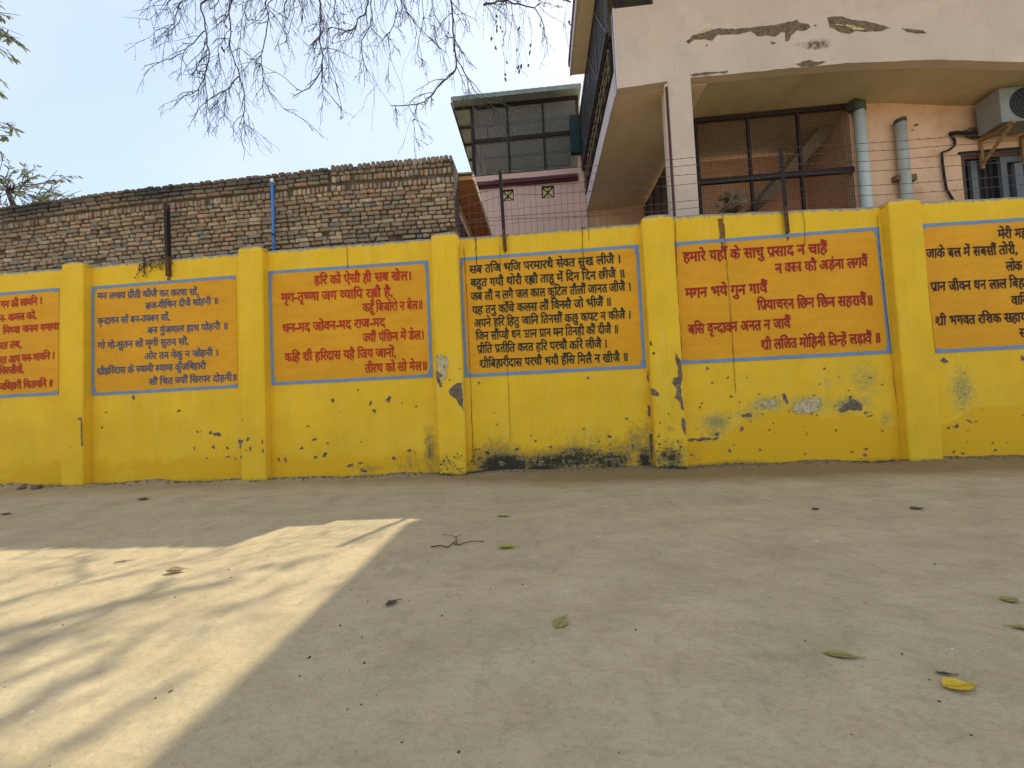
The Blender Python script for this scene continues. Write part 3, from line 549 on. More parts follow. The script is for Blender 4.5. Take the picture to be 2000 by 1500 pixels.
    ([(2.509, 0.273), (2.501, 0.278), (2.498, 0.281), (2.499, 0.294), (2.493, 0.282), (2.491, 0.28), (2.48, 0.283), (2.489, 0.276), (2.483, 0.269), (2.488, 0.265), (2.494, 0.268), (2.497, 0.268), (2.507, 0.265)], 0),
    ([(3.78, 0.415), (3.782, 0.421), (3.781, 0.43), (3.772, 0.427), (3.767, 0.424), (3.755, 0.43), (3.761, 0.419), (3.761, 0.415), (3.763, 0.412), (3.758, 0.396), (3.769, 0.403), (3.778, 0.4), (3.783, 0.407)], 0),
    ([(3.96, 0.141), (3.957, 0.144), (3.953, 0.149), (3.946, 0.139), (3.938, 0.139), (3.927, 0.135), (3.929, 0.128), (3.933, 0.124), (3.934, 0.115), (3.946, 0.123), (3.956, 0.123), (3.959, 0.131), (3.956, 0.135)], 0),
    ([(4.12, 0.088), (4.114, 0.092), (4.115, 0.097), (4.107, 0.098), (4.098, 0.103), (4.084, 0.104), (4.076, 0.097), (4.072, 0.089), (4.09, 0.084), (4.093, 0.076), (4.106, 0.07), (4.114, 0.079), (4.132, 0.078)], 0),
    ([(4.137, 0.152), (4.137, 0.161), (4.135, 0.171), (4.125, 0.177), (4.115, 0.178), (4.108, 0.173), (4.099, 0.172), (4.093, 0.165), (4.099, 0.157), (4.103, 0.15), (4.11, 0.142), (4.118, 0.15), (4.124, 0.152)], 0),
    ([(3.385, 0.121), (3.384, 0.129), (3.384, 0.136), (3.377, 0.135), (3.374, 0.135), (3.369, 0.138), (3.362, 0.137), (3.363, 0.128), (3.362, 0.123), (3.364, 0.118), (3.365, 0.11), (3.372, 0.12), (3.379, 0.113)], 0),
    ([(3.658, 1.412), (3.66, 1.418), (3.653, 1.425), (3.65, 1.432), (3.641, 1.43), (3.637, 1.428), (3.63, 1.429), (3.63, 1.425), (3.624, 1.42), (3.63, 1.414), (3.637, 1.409), (3.647, 1.402), (3.654, 1.406)], 0),
    ([(3.709, 1.223), (3.703, 1.231), (3.694, 1.234), (3.688, 1.229), (3.682, 1.229), (3.675, 1.225), (3.673, 1.217), (3.674, 1.207), (3.682, 1.202), (3.689, 1.2), (3.694, 1.207), (3.702, 1.206), (3.698, 1.215)], 0),
    ([(5.231, 0.417), (5.223, 0.42), (5.235, 0.441), (5.211, 0.441), (5.197, 0.426), (5.195, 0.418), (5.163, 0.413), (5.166, 0.402), (5.194, 0.404), (5.196, 0.388), (5.218, 0.39), (5.233, 0.401), (5.233, 0.411)], 0),
    ([(5.121, 0.386), (5.129, 0.39), (5.131, 0.401), (5.122, 0.407), (5.111, 0.403), (5.099, 0.413), (5.103, 0.397), (5.089, 0.396), (5.099, 0.389), (5.105, 0.386), (5.108, 0.38), (5.117, 0.368), (5.12, 0.381)], 0),
    ([(5.392, 0.45), (5.386, 0.457), (5.384, 0.462), (5.37, 0.471), (5.353, 0.481), (5.332, 0.49), (5.338, 0.48), (5.327, 0.482), (5.347, 0.47), (5.352, 0.466), (5.362, 0.461), (5.382, 0.445), (5.383, 0.452)], 0),
    ([(5.454, 0.468), (5.444, 0.469), (5.438, 0.468), (5.433, 0.469), (5.426, 0.469), (5.422, 0.465), (5.425, 0.462), (5.413, 0.456), (5.421, 0.455), (5.428, 0.452), (5.438, 0.453), (5.445, 0.458), (5.452, 0.462)], 0),
    ([(5.16, 0.097), (5.162, 0.106), (5.155, 0.113), (5.145, 0.102), (5.141, 0.101), (5.138, 0.098), (5.132, 0.094), (5.127, 0.085), (5.136, 0.083), (5.142, 0.075), (5.15, 0.083), (5.158, 0.084), (5.156, 0.092)], 0),
    ([(5.264, 0.073), (5.258, 0.074), (5.259, 0.08), (5.252, 0.083), (5.24, 0.084), (5.24, 0.075), (5.225, 0.071), (5.228, 0.064), (5.243, 0.065), (5.245, 0.056), (5.256, 0.055), (5.268, 0.06), (5.271, 0.068)], 0),
    ([(5.321, 0.209), (5.321, 0.214), (5.318, 0.217), (5.312, 0.215), (5.308, 0.222), (5.304, 0.217), (5.306, 0.212), (5.304, 0.209), (5.307, 0.207), (5.307, 0.203), (5.311, 0.205), (5.316, 0.202), (5.317, 0.206)], 0),
    ([(5.653, 0.106), (5.637, 0.104), (5.638, 0.114), (5.625, 0.109), (5.618, 0.102), (5.6, 0.099), (5.616, 0.095), (5.609, 0.089), (5.611, 0.083), (5.623, 0.089), (5.632, 0.088), (5.647, 0.09), (5.643, 0.098)], 0),
    ([(5.769, 0.183), (5.774, 0.19), (5.769, 0.193), (5.762, 0.187), (5.756, 0.19), (5.755, 0.185), (5.757, 0.182), (5.756, 0.179), (5.754, 0.174), (5.76, 0.175), (5.765, 0.175), (5.766, 0.179), (5.768, 0.181)], 0),
    ([(5.614, 0.186), (5.617, 0.192), (5.611, 0.195), (5.606, 0.196), (5.601, 0.203), (5.596, 0.197), (5.592, 0.192), (5.59, 0.185), (5.596, 0.181), (5.6, 0.18), (5.604, 0.181), (5.609, 0.176), (5.615, 0.179)], 0),
    ([(6.068, 1.239), (6.052, 1.249), (6.042, 1.256), (6.026, 1.274), (6.032, 1.242), (6.023, 1.24), (6.02, 1.228), (6.026, 1.212), (6.036, 1.199), (6.045, 1.209), (6.057, 1.199), (6.055, 1.215), (6.061, 1.222)], 0),
    ([(5.98, 0.516), (5.984, 0.521), (5.98, 0.524), (5.976, 0.524), (5.973, 0.528), (5.968, 0.529), (5.967, 0.522), (5.966, 0.518), (5.965, 0.514), (5.965, 0.507), (5.972, 0.513), (5.976, 0.506), (5.976, 0.514)], 0),
    ([(5.339, 0.346), (5.339, 0.355), (5.334, 0.35), (5.33, 0.357), (5.329, 0.352), (5.323, 0.352), (5.323, 0.344), (5.331, 0.341), (5.333, 0.339), (5.337, 0.328), (5.339, 0.333), (5.341, 0.337), (5.341, 0.341)], 0),
    ([(5.178, 1.237), (5.169, 1.25), (5.154, 1.254), (5.148, 1.268), (5.126, 1.285), (5.109, 1.27), (5.098, 1.256), (5.088, 1.239), (5.113, 1.228), (5.126, 1.221), (5.141, 1.205), (5.15, 1.228), (5.178, 1.22)], 0),
    ([(5.371, 1.077), (5.37, 1.082), (5.37, 1.087), (5.362, 1.085), (5.359, 1.091), (5.353, 1.092), (5.356, 1.084), (5.348, 1.083), (5.353, 1.079), (5.352, 1.073), (5.357, 1.068), (5.361, 1.077), (5.366, 1.075)], 0),
    ([(-4.245, 0.572), (-4.252, 0.593), (-4.28, 0.584), (-4.285, 0.591), (-4.296, 0.598), (-4.314, 0.6), (-4.322, 0.582), (-4.315, 0.564), (-4.317, 0.541), (-4.3, 0.532), (-4.282, 0.528), (-4.269, 0.542), (-4.269, 0.561)], 0),
    ([(-4.272, 0.43), (-4.274, 0.441), (-4.292, 0.434), (-4.298, 0.432), (-4.306, 0.435), (-4.31, 0.429), (-4.315, 0.423), (-4.306, 0.42), (-4.311, 0.408), (-4.3, 0.409), (-4.292, 0.413), (-4.289, 0.418), (-4.276, 0.421)], 0),
    ([(-4.266, 0.343), (-4.272, 0.352), (-4.264, 0.366), (-4.278, 0.36), (-4.281, 0.366), (-4.289, 0.37), (-4.294, 0.359), (-4.296, 0.351), (-4.303, 0.339), (-4.29, 0.341), (-4.291, 0.325), (-4.282, 0.333), (-4.277, 0.34)], 0),
    ([(-4.38, 0.501), (-4.375, 0.517), (-4.38, 0.525), (-4.384, 0.533), (-4.39, 0.537), (-4.399, 0.533), (-4.404, 0.513), (-4.4, 0.498), (-4.405, 0.479), (-4.401, 0.468), (-4.395, 0.457), (-4.387, 0.479), (-4.381, 0.485)], 0),
    ([(3.016, 0.533), (3.018, 0.539), (3.013, 0.539), (3.01, 0.539), (3.006, 0.543), (3.003, 0.54), (2.998, 0.536), (2.998, 0.53), (3.004, 0.527), (3.006, 0.525), (3.01, 0.522), (3.013, 0.525), (3.016, 0.528)], 0),
    ([(-1.784, 0.308), (-1.784, 0.315), (-1.794, 0.314), (-1.797, 0.323), (-1.802, 0.314), (-1.804, 0.312), (-1.81, 0.31), (-1.806, 0.306), (-1.806, 0.303), (-1.804, 0.297), (-1.798, 0.302), (-1.793, 0.301), (-1.79, 0.304)], 0),
    ([(5.293, 0.626), (5.294, 0.629), (5.292, 0.631), (5.289, 0.632), (5.285, 0.634), (5.282, 0.631), (5.281, 0.628), (5.281, 0.624), (5.282, 0.62), (5.285, 0.619), (5.289, 0.622), (5.293, 0.619), (5.294, 0.623)], 0),
    ([(4.217, 0.633), (4.217, 0.637), (4.213, 0.64), (4.208, 0.64), (4.203, 0.642), (4.203, 0.636), (4.194, 0.636), (4.199, 0.631), (4.2, 0.628), (4.205, 0.629), (4.207, 0.63), (4.21, 0.63), (4.215, 0.63)], 0),
    ([(-4.197, 0.441), (-4.2, 0.447), (-4.202, 0.453), (-4.207, 0.455), (-4.212, 0.454), (-4.211, 0.444), (-4.216, 0.443), (-4.214, 0.439), (-4.213, 0.435), (-4.211, 0.429), (-4.207, 0.428), (-4.205, 0.435), (-4.204, 0.438)], 0),
    ([(-6.938, 0.58), (-6.939, 0.582), (-6.934, 0.589), (-6.945, 0.584), (-6.951, 0.587), (-6.96, 0.586), (-6.954, 0.581), (-6.962, 0.578), (-6.954, 0.576), (-6.952, 0.573), (-6.944, 0.573), (-6.941, 0.577), (-6.929, 0.575)], 0),
    ([(-0.39, 0.167), (-0.397, 0.17), (-0.399, 0.171), (-0.4, 0.185), (-0.406, 0.18), (-0.412, 0.177), (-0.416, 0.171), (-0.41, 0.165), (-0.411, 0.157), (-0.406, 0.154), (-0.401, 0.161), (-0.396, 0.157), (-0.389, 0.159)], 0),
    ([(0.382, 0.291), (0.381, 0.295), (0.38, 0.301), (0.376, 0.299), (0.372, 0.3), (0.37, 0.297), (0.367, 0.293), (0.368, 0.289), (0.37, 0.286), (0.373, 0.285), (0.376, 0.279), (0.378, 0.285), (0.382, 0.286)], 0),
    ([(-3.723, 0.269), (-3.72, 0.275), (-3.725, 0.278), (-3.729, 0.275), (-3.732, 0.275), (-3.737, 0.276), (-3.737, 0.271), (-3.735, 0.268), (-3.733, 0.266), (-3.733, 0.259), (-3.729, 0.259), (-3.724, 0.26), (-3.726, 0.267)], 0),
    ([(-0.645, 0.824), (-0.643, 0.828), (-0.649, 0.828), (-0.651, 0.834), (-0.654, 0.829), (-0.657, 0.828), (-0.664, 0.826), (-0.659, 0.823), (-0.657, 0.82), (-0.656, 0.815), (-0.651, 0.816), (-0.645, 0.816), (-0.64, 0.819)], 0),
    ([(5.524, 0.611), (5.527, 0.616), (5.522, 0.617), (5.52, 0.622), (5.518, 0.615), (5.514, 0.616), (5.511, 0.613), (5.51, 0.609), (5.514, 0.606), (5.516, 0.601), (5.52, 0.605), (5.522, 0.606), (5.523, 0.609)], 0),
    ([(-4.991, 0.722), (-4.993, 0.725), (-4.993, 0.731), (-5.002, 0.729), (-5.009, 0.731), (-5.009, 0.725), (-5.02, 0.724), (-5.008, 0.721), (-5.008, 0.719), (-5.008, 0.715), (-5.002, 0.715), (-4.996, 0.716), (-4.991, 0.718)], 0),
    ([(-2.565, 0.491), (-2.57, 0.494), (-2.57, 0.501), (-2.575, 0.504), (-2.581, 0.504), (-2.579, 0.494), (-2.584, 0.493), (-2.581, 0.49), (-2.58, 0.487), (-2.579, 0.483), (-2.575, 0.479), (-2.573, 0.486), (-2.566, 0.485)], 0),
    ([(4.065, 0.036), (4.062, 0.039), (4.057, 0.04), (4.054, 0.045), (4.05, 0.041), (4.043, 0.042), (4.04, 0.038), (4.045, 0.035), (4.049, 0.033), (4.049, 0.027), (4.054, 0.032), (4.056, 0.033), (4.065, 0.032)], 0),
    ([(-4.245, 0.878), (-4.244, 0.882), (-4.248, 0.883), (-4.25, 0.886), (-4.255, 0.891), (-4.259, 0.886), (-4.261, 0.881), (-4.264, 0.874), (-4.254, 0.874), (-4.254, 0.87), (-4.25, 0.865), (-4.247, 0.87), (-4.238, 0.87)], 0),
    ([(-4.454, 0.315), (-4.462, 0.319), (-4.466, 0.322), (-4.471, 0.324), (-4.477, 0.327), (-4.484, 0.324), (-4.485, 0.318), (-4.487, 0.312), (-4.483, 0.307), (-4.478, 0.303), (-4.471, 0.309), (-4.463, 0.304), (-4.461, 0.31)], 0),
    ([(-2.858, 0.928), (-2.858, 0.932), (-2.863, 0.932), (-2.866, 0.933), (-2.869, 0.932), (-2.873, 0.932), (-2.88, 0.93), (-2.874, 0.927), (-2.873, 0.924), (-2.869, 0.924), (-2.866, 0.92), (-2.86, 0.92), (-2.861, 0.926)], 0),
    ([(3.831, 0.737), (3.826, 0.738), (3.827, 0.743), (3.823, 0.741), (3.821, 0.741), (3.821, 0.739), (3.815, 0.739), (3.818, 0.736), (3.816, 0.731), (3.82, 0.73), (3.824, 0.731), (3.826, 0.732), (3.829, 0.734)], 0),
    ([(0.699, 0.142), (0.695, 0.146), (0.692, 0.148), (0.688, 0.149), (0.686, 0.145), (0.683, 0.145), (0.677, 0.144), (0.681, 0.141), (0.681, 0.137), (0.684, 0.136), (0.688, 0.138), (0.689, 0.139), (0.691, 0.14)], 0),
    ([(2.472, 0.626), (2.466, 0.629), (2.465, 0.633), (2.462, 0.638), (2.457, 0.636), (2.455, 0.632), (2.451, 0.629), (2.45, 0.623), (2.452, 0.617), (2.458, 0.617), (2.462, 0.621), (2.464, 0.621), (2.47, 0.621)], 0),
    ([(2.035, 0.489), (2.034, 0.492), (2.034, 0.496), (2.029, 0.499), (2.025, 0.494), (2.023, 0.492), (2.019, 0.49), (2.014, 0.487), (2.016, 0.482), (2.025, 0.486), (2.028, 0.483), (2.032, 0.484), (2.039, 0.484)], 0),
    ([(0.573, 0.558), (0.57, 0.564), (0.567, 0.571), (0.559, 0.57), (0.552, 0.57), (0.549, 0.565), (0.544, 0.561), (0.541, 0.554), (0.545, 0.548), (0.551, 0.544), (0.559, 0.546), (0.563, 0.55), (0.566, 0.554)], 0),
    ([(2.962, 0.45), (2.966, 0.455), (2.961, 0.458), (2.957, 0.468), (2.948, 0.463), (2.945, 0.457), (2.94, 0.453), (2.934, 0.446), (2.943, 0.442), (2.948, 0.436), (2.955, 0.44), (2.962, 0.441), (2.971, 0.443)], 0),
    ([(2.52, 0.905), (2.512, 0.911), (2.508, 0.917), (2.502, 0.925), (2.494, 0.921), (2.487, 0.917), (2.487, 0.908), (2.493, 0.903), (2.487, 0.894), (2.497, 0.898), (2.502, 0.889), (2.506, 0.897), (2.515, 0.897)], 0),
    ([(3.623, 1.02), (3.625, 1.03), (3.616, 1.027), (3.614, 1.026), (3.611, 1.028), (3.607, 1.027), (3.599, 1.025), (3.608, 1.018), (3.606, 1.011), (3.608, 1.002), (3.614, 1.009), (3.617, 1.011), (3.619, 1.016)], 0),
    ([(2.134, 0.836), (2.137, 0.841), (2.132, 0.845), (2.127, 0.849), (2.122, 0.843), (2.118, 0.841), (2.107, 0.84), (2.11, 0.833), (2.113, 0.827), (2.121, 0.827), (2.127, 0.824), (2.131, 0.828), (2.139, 0.83)], 0),
    ([(4.385, 0.974), (4.379, 0.976), (4.384, 0.985), (4.376, 0.984), (4.368, 0.987), (4.366, 0.98), (4.356, 0.977), (4.357, 0.971), (4.367, 0.969), (4.368, 0.962), (4.375, 0.969), (4.382, 0.964), (4.389, 0.968)], 0),
    ([(3.793, 0.726), (3.799, 0.732), (3.793, 0.734), (3.788, 0.738), (3.784, 0.735), (3.781, 0.732), (3.774, 0.729), (3.774, 0.723), (3.778, 0.718), (3.783, 0.716), (3.789, 0.713), (3.791, 0.72), (3.794, 0.723)], 0),
    ([(3.97, 0.919), (3.978, 0.924), (3.973, 0.929), (3.964, 0.928), (3.958, 0.925), (3.948, 0.927), (3.953, 0.92), (3.953, 0.918), (3.951, 0.913), (3.957, 0.911), (3.964, 0.908), (3.966, 0.916), (3.98, 0.913)], 0),
    ([(2.732, 1.15), (2.733, 1.153), (2.732, 1.157), (2.723, 1.154), (2.72, 1.153), (2.71, 1.156), (2.705, 1.152), (2.71, 1.149), (2.713, 1.146), (2.716, 1.142), (2.723, 1.144), (2.728, 1.145), (2.732, 1.147)], 0),
    ([(2.615, 0.832), (2.615, 0.838), (2.608, 0.837), (2.606, 0.84), (2.601, 0.844), (2.596, 0.841), (2.599, 0.834), (2.6, 0.831), (2.597, 0.823), (2.603, 0.825), (2.606, 0.821), (2.611, 0.821), (2.61, 0.829)], 0),
    ([(2.734, 0.57), (2.733, 0.573), (2.728, 0.575), (2.723, 0.577), (2.716, 0.577), (2.711, 0.574), (2.704, 0.572), (2.713, 0.569), (2.715, 0.567), (2.718, 0.566), (2.722, 0.566), (2.731, 0.563), (2.737, 0.566)], 0),
    ([(4.256, 1.077), (4.251, 1.084), (4.24, 1.082), (4.237, 1.087), (4.232, 1.085), (4.225, 1.085), (4.221, 1.08), (4.216, 1.073), (4.228, 1.071), (4.228, 1.06), (4.237, 1.07), (4.247, 1.064), (4.246, 1.073)], 0),
    ([(3.394, 0.477), (3.393, 0.48), (3.386, 0.481), (3.382, 0.48), (3.376, 0.483), (3.374, 0.48), (3.374, 0.478), (3.373, 0.476), (3.371, 0.473), (3.377, 0.472), (3.382, 0.472), (3.385, 0.474), (3.388, 0.475)], 0),
    ([(3.547, 0.877), (3.554, 0.884), (3.544, 0.886), (3.536, 0.883), (3.53, 0.886), (3.527, 0.882), (3.516, 0.88), (3.517, 0.874), (3.529, 0.873), (3.532, 0.871), (3.537, 0.865), (3.543, 0.869), (3.545, 0.873)], 0),
    ([(3.219, 0.684), (3.221, 0.69), (3.216, 0.693), (3.212, 0.694), (3.21, 0.688), (3.205, 0.69), (3.203, 0.686), (3.202, 0.681), (3.206, 0.679), (3.207, 0.671), (3.212, 0.673), (3.216, 0.674), (3.221, 0.677)], 0),
    ([(4.335, 0.386), (4.335, 0.388), (4.338, 0.397), (4.33, 0.395), (4.323, 0.401), (4.316, 0.396), (4.317, 0.389), (4.316, 0.383), (4.319, 0.379), (4.325, 0.376), (4.331, 0.372), (4.339, 0.373), (4.338, 0.382)], 0),
    ([(3.019, 0.416), (3.018, 0.418), (3.02, 0.422), (3.013, 0.42), (3.008, 0.422), (2.999, 0.422), (3.002, 0.417), (2.995, 0.414), (3.006, 0.413), (3.009, 0.411), (3.013, 0.412), (3.016, 0.413), (3.021, 0.414)], 0),
    ([(3.931, 0.833), (3.931, 0.836), (3.927, 0.835), (3.925, 0.836), (3.922, 0.84), (3.921, 0.836), (3.922, 0.834), (3.916, 0.831), (3.922, 0.831), (3.922, 0.826), (3.925, 0.83), (3.93, 0.826), (3.931, 0.83)], 0),
    ([(2.859, 0.925), (2.86, 0.931), (2.855, 0.933), (2.852, 0.933), (2.848, 0.934), (2.846, 0.931), (2.84, 0.929), (2.839, 0.921), (2.842, 0.914), (2.848, 0.916), (2.852, 0.915), (2.859, 0.909), (2.859, 0.919)], 0),
    ([(3.425, 0.381), (3.421, 0.383), (3.419, 0.386), (3.415, 0.387), (3.41, 0.387), (3.407, 0.385), (3.407, 0.382), (3.399, 0.379), (3.405, 0.376), (3.411, 0.375), (3.416, 0.373), (3.418, 0.378), (3.422, 0.379)], 0),
    ([(2.89, 0.655), (2.889, 0.66), (2.887, 0.667), (2.882, 0.671), (2.877, 0.665), (2.87, 0.665), (2.871, 0.658), (2.875, 0.654), (2.876, 0.651), (2.878, 0.649), (2.881, 0.644), (2.884, 0.648), (2.89, 0.649)], 0),
    ([(3.863, 1.102), (3.859, 1.105), (3.854, 1.106), (3.851, 1.108), (3.845, 1.111), (3.846, 1.104), (3.837, 1.104), (3.845, 1.101), (3.84, 1.096), (3.847, 1.095), (3.851, 1.098), (3.854, 1.098), (3.857, 1.099)], 0),
    ([(3.5, 0.645), (3.504, 0.651), (3.501, 0.659), (3.492, 0.653), (3.485, 0.661), (3.484, 0.651), (3.476, 0.648), (3.478, 0.642), (3.48, 0.636), (3.484, 0.628), (3.492, 0.637), (3.497, 0.637), (3.509, 0.636)], 0),
    ([(3.566, 0.62), (3.562, 0.625), (3.556, 0.624), (3.554, 0.63), (3.548, 0.632), (3.542, 0.63), (3.548, 0.621), (3.544, 0.618), (3.542, 0.61), (3.548, 0.608), (3.554, 0.609), (3.557, 0.615), (3.562, 0.615)], 0),
    ([(3.056, 0.877), (3.063, 0.883), (3.056, 0.884), (3.051, 0.883), (3.046, 0.887), (3.043, 0.882), (3.044, 0.878), (3.038, 0.875), (3.046, 0.874), (3.044, 0.864), (3.051, 0.867), (3.055, 0.871), (3.064, 0.871)], 0),
    ([(3.428, 0.391), (3.428, 0.395), (3.427, 0.4), (3.421, 0.401), (3.418, 0.396), (3.414, 0.396), (3.416, 0.392), (3.411, 0.389), (3.415, 0.386), (3.417, 0.383), (3.42, 0.387), (3.424, 0.385), (3.426, 0.388)], 0),
    ([(2.11, 0.785), (2.111, 0.795), (2.097, 0.792), (2.095, 0.802), (2.088, 0.8), (2.083, 0.794), (2.075, 0.79), (2.081, 0.782), (2.087, 0.78), (2.087, 0.77), (2.095, 0.765), (2.1, 0.775), (2.107, 0.777)], 0),
    ([(-0.614, 0.665), (-0.619, 0.669), (-0.616, 0.681), (-0.622, 0.68), (-0.626, 0.677), (-0.627, 0.67), (-0.629, 0.668), (-0.635, 0.66), (-0.63, 0.655), (-0.626, 0.65), (-0.622, 0.647), (-0.618, 0.654), (-0.612, 0.656)], 0),
    ([(0.745, 0.16), (0.748, 0.17), (0.743, 0.177), (0.737, 0.172), (0.731, 0.181), (0.732, 0.167), (0.725, 0.164), (0.724, 0.155), (0.733, 0.155), (0.734, 0.149), (0.737, 0.144), (0.744, 0.141), (0.741, 0.156)], 2),
    ([(0.136, 0.197), (0.139, 0.206), (0.124, 0.206), (0.118, 0.21), (0.105, 0.218), (0.106, 0.203), (0.092, 0.201), (0.103, 0.195), (0.092, 0.182), (0.106, 0.179), (0.118, 0.187), (0.135, 0.177), (0.141, 0.188)], 0),
    ([(0.557, 0.161), (0.553, 0.166), (0.556, 0.181), (0.549, 0.174), (0.543, 0.184), (0.54, 0.175), (0.539, 0.165), (0.539, 0.157), (0.542, 0.152), (0.544, 0.143), (0.55, 0.135), (0.554, 0.145), (0.556, 0.153)], 0),
    ([(0.677, 0.207), (0.674, 0.213), (0.676, 0.226), (0.666, 0.227), (0.661, 0.216), (0.656, 0.214), (0.65, 0.211), (0.646, 0.202), (0.652, 0.195), (0.659, 0.193), (0.666, 0.194), (0.675, 0.19), (0.685, 0.196)], 2),
    ([(-0.074, 0.13), (-0.089, 0.133), (-0.089, 0.14), (-0.094, 0.147), (-0.099, 0.139), (-0.102, 0.135), (-0.115, 0.134), (-0.114, 0.126), (-0.111, 0.118), (-0.104, 0.109), (-0.094, 0.117), (-0.082, 0.111), (-0.075, 0.12)], 2),
    ([(1.293, 0.09), (1.29, 0.095), (1.281, 0.098), (1.268, 0.095), (1.258, 0.1), (1.256, 0.094), (1.246, 0.092), (1.242, 0.088), (1.254, 0.085), (1.261, 0.083), (1.271, 0.078), (1.281, 0.082), (1.293, 0.085)], 2),
    ([(-0.856, 0.201), (-0.856, 0.206), (-0.868, 0.209), (-0.88, 0.209), (-0.891, 0.209), (-0.902, 0.207), (-0.898, 0.202), (-0.902, 0.199), (-0.899, 0.196), (-0.888, 0.196), (-0.88, 0.193), (-0.867, 0.193), (-0.874, 0.199)], 2),
    ([(-0.151, 0.497), (-0.157, 0.503), (-0.158, 0.513), (-0.163, 0.509), (-0.168, 0.516), (-0.169, 0.504), (-0.173, 0.501), (-0.17, 0.494), (-0.174, 0.481), (-0.167, 0.482), (-0.162, 0.47), (-0.155, 0.475), (-0.158, 0.491)], 0),
    ([(0.769, 0.255), (0.773, 0.259), (0.773, 0.265), (0.761, 0.269), (0.747, 0.269), (0.741, 0.262), (0.732, 0.258), (0.727, 0.251), (0.734, 0.245), (0.752, 0.247), (0.76, 0.246), (0.774, 0.244), (0.777, 0.25)], 0),
    ([(-0.788, 0.295), (-0.799, 0.298), (-0.802, 0.299), (-0.803, 0.311), (-0.808, 0.303), (-0.815, 0.303), (-0.815, 0.297), (-0.815, 0.293), (-0.818, 0.284), (-0.81, 0.282), (-0.804, 0.286), (-0.796, 0.283), (-0.791, 0.288)], 2),
    ([(1.088, 0.175), (1.085, 0.18), (1.083, 0.186), (1.075, 0.189), (1.067, 0.186), (1.067, 0.179), (1.05, 0.179), (1.063, 0.173), (1.06, 0.166), (1.069, 0.166), (1.074, 0.169), (1.079, 0.168), (1.085, 0.17)], 0),
    ([(-0.879, 0.33), (-0.87, 0.334), (-0.877, 0.338), (-0.887, 0.34), (-0.898, 0.339), (-0.902, 0.334), (-0.901, 0.331), (-0.908, 0.328), (-0.898, 0.327), (-0.898, 0.321), (-0.889, 0.325), (-0.88, 0.324), (-0.874, 0.326)], 2),
    ([(-0.737, 0.263), (-0.734, 0.271), (-0.754, 0.269), (-0.759, 0.272), (-0.771, 0.277), (-0.77, 0.268), (-0.781, 0.266), (-0.788, 0.259), (-0.771, 0.258), (-0.768, 0.252), (-0.758, 0.248), (-0.752, 0.256), (-0.745, 0.258)], 0),
    ([(0.282, 0.24), (0.268, 0.246), (0.256, 0.246), (0.251, 0.254), (0.24, 0.251), (0.24, 0.244), (0.23, 0.242), (0.234, 0.238), (0.232, 0.232), (0.241, 0.23), (0.252, 0.221), (0.255, 0.235), (0.264, 0.235)], 2),
    ([(-0.926, 0.326), (-0.926, 0.33), (-0.924, 0.338), (-0.934, 0.342), (-0.943, 0.337), (-0.95, 0.334), (-0.948, 0.328), (-0.96, 0.322), (-0.943, 0.323), (-0.943, 0.316), (-0.935, 0.315), (-0.928, 0.317), (-0.916, 0.318)], 2),
    ([(0.456, 0.161), (0.448, 0.164), (0.448, 0.17), (0.434, 0.168), (0.427, 0.166), (0.424, 0.163), (0.415, 0.163), (0.415, 0.16), (0.415, 0.155), (0.425, 0.154), (0.435, 0.151), (0.442, 0.156), (0.447, 0.158)], 2),
    ([(-0.722, 0.192), (-0.727, 0.197), (-0.74, 0.198), (-0.745, 0.205), (-0.753, 0.198), (-0.772, 0.203), (-0.781, 0.196), (-0.781, 0.188), (-0.764, 0.185), (-0.755, 0.183), (-0.745, 0.18), (-0.732, 0.18), (-0.734, 0.188)], 2),
    ([(0.546, 0.19), (0.545, 0.198), (0.543, 0.209), (0.537, 0.21), (0.532, 0.209), (0.526, 0.206), (0.523, 0.195), (0.53, 0.188), (0.526, 0.175), (0.531, 0.169), (0.537, 0.179), (0.54, 0.18), (0.547, 0.18)], 2),
    ([(1.129, 0.229), (1.126, 0.235), (1.124, 0.239), (1.121, 0.241), (1.115, 0.251), (1.111, 0.243), (1.113, 0.232), (1.108, 0.224), (1.111, 0.214), (1.118, 0.217), (1.122, 0.205), (1.126, 0.213), (1.124, 0.225)], 0),
    ([(-0.02, 0.176), (-0.019, 0.182), (-0.022, 0.19), (-0.037, 0.181), (-0.044, 0.185), (-0.059, 0.187), (-0.06, 0.179), (-0.064, 0.172), (-0.046, 0.172), (-0.047, 0.161), (-0.036, 0.167), (-0.029, 0.168), (-0.023, 0.171)], 0),
    ([(0.29, 0.206), (0.299, 0.215), (0.285, 0.217), (0.277, 0.227), (0.264, 0.222), (0.262, 0.212), (0.253, 0.209), (0.246, 0.202), (0.252, 0.194), (0.267, 0.196), (0.275, 0.196), (0.29, 0.19), (0.285, 0.202)], 0),
    ([(0.268, 0.122), (0.267, 0.134), (0.263, 0.144), (0.257, 0.142), (0.251, 0.15), (0.245, 0.142), (0.245, 0.128), (0.245, 0.116), (0.252, 0.115), (0.254, 0.11), (0.257, 0.101), (0.263, 0.1), (0.26, 0.117)], 0),
    ([(1.164, 0.198), (1.151, 0.2), (1.149, 0.203), (1.136, 0.202), (1.126, 0.203), (1.107, 0.204), (1.112, 0.199), (1.11, 0.197), (1.119, 0.195), (1.123, 0.191), (1.137, 0.192), (1.146, 0.194), (1.157, 0.195)], 0),
    ([(0.519, 0.239), (0.513, 0.242), (0.511, 0.244), (0.508, 0.248), (0.505, 0.243), (0.499, 0.244), (0.49, 0.242), (0.498, 0.237), (0.497, 0.232), (0.502, 0.229), (0.509, 0.228), (0.517, 0.227), (0.518, 0.235)], 2),
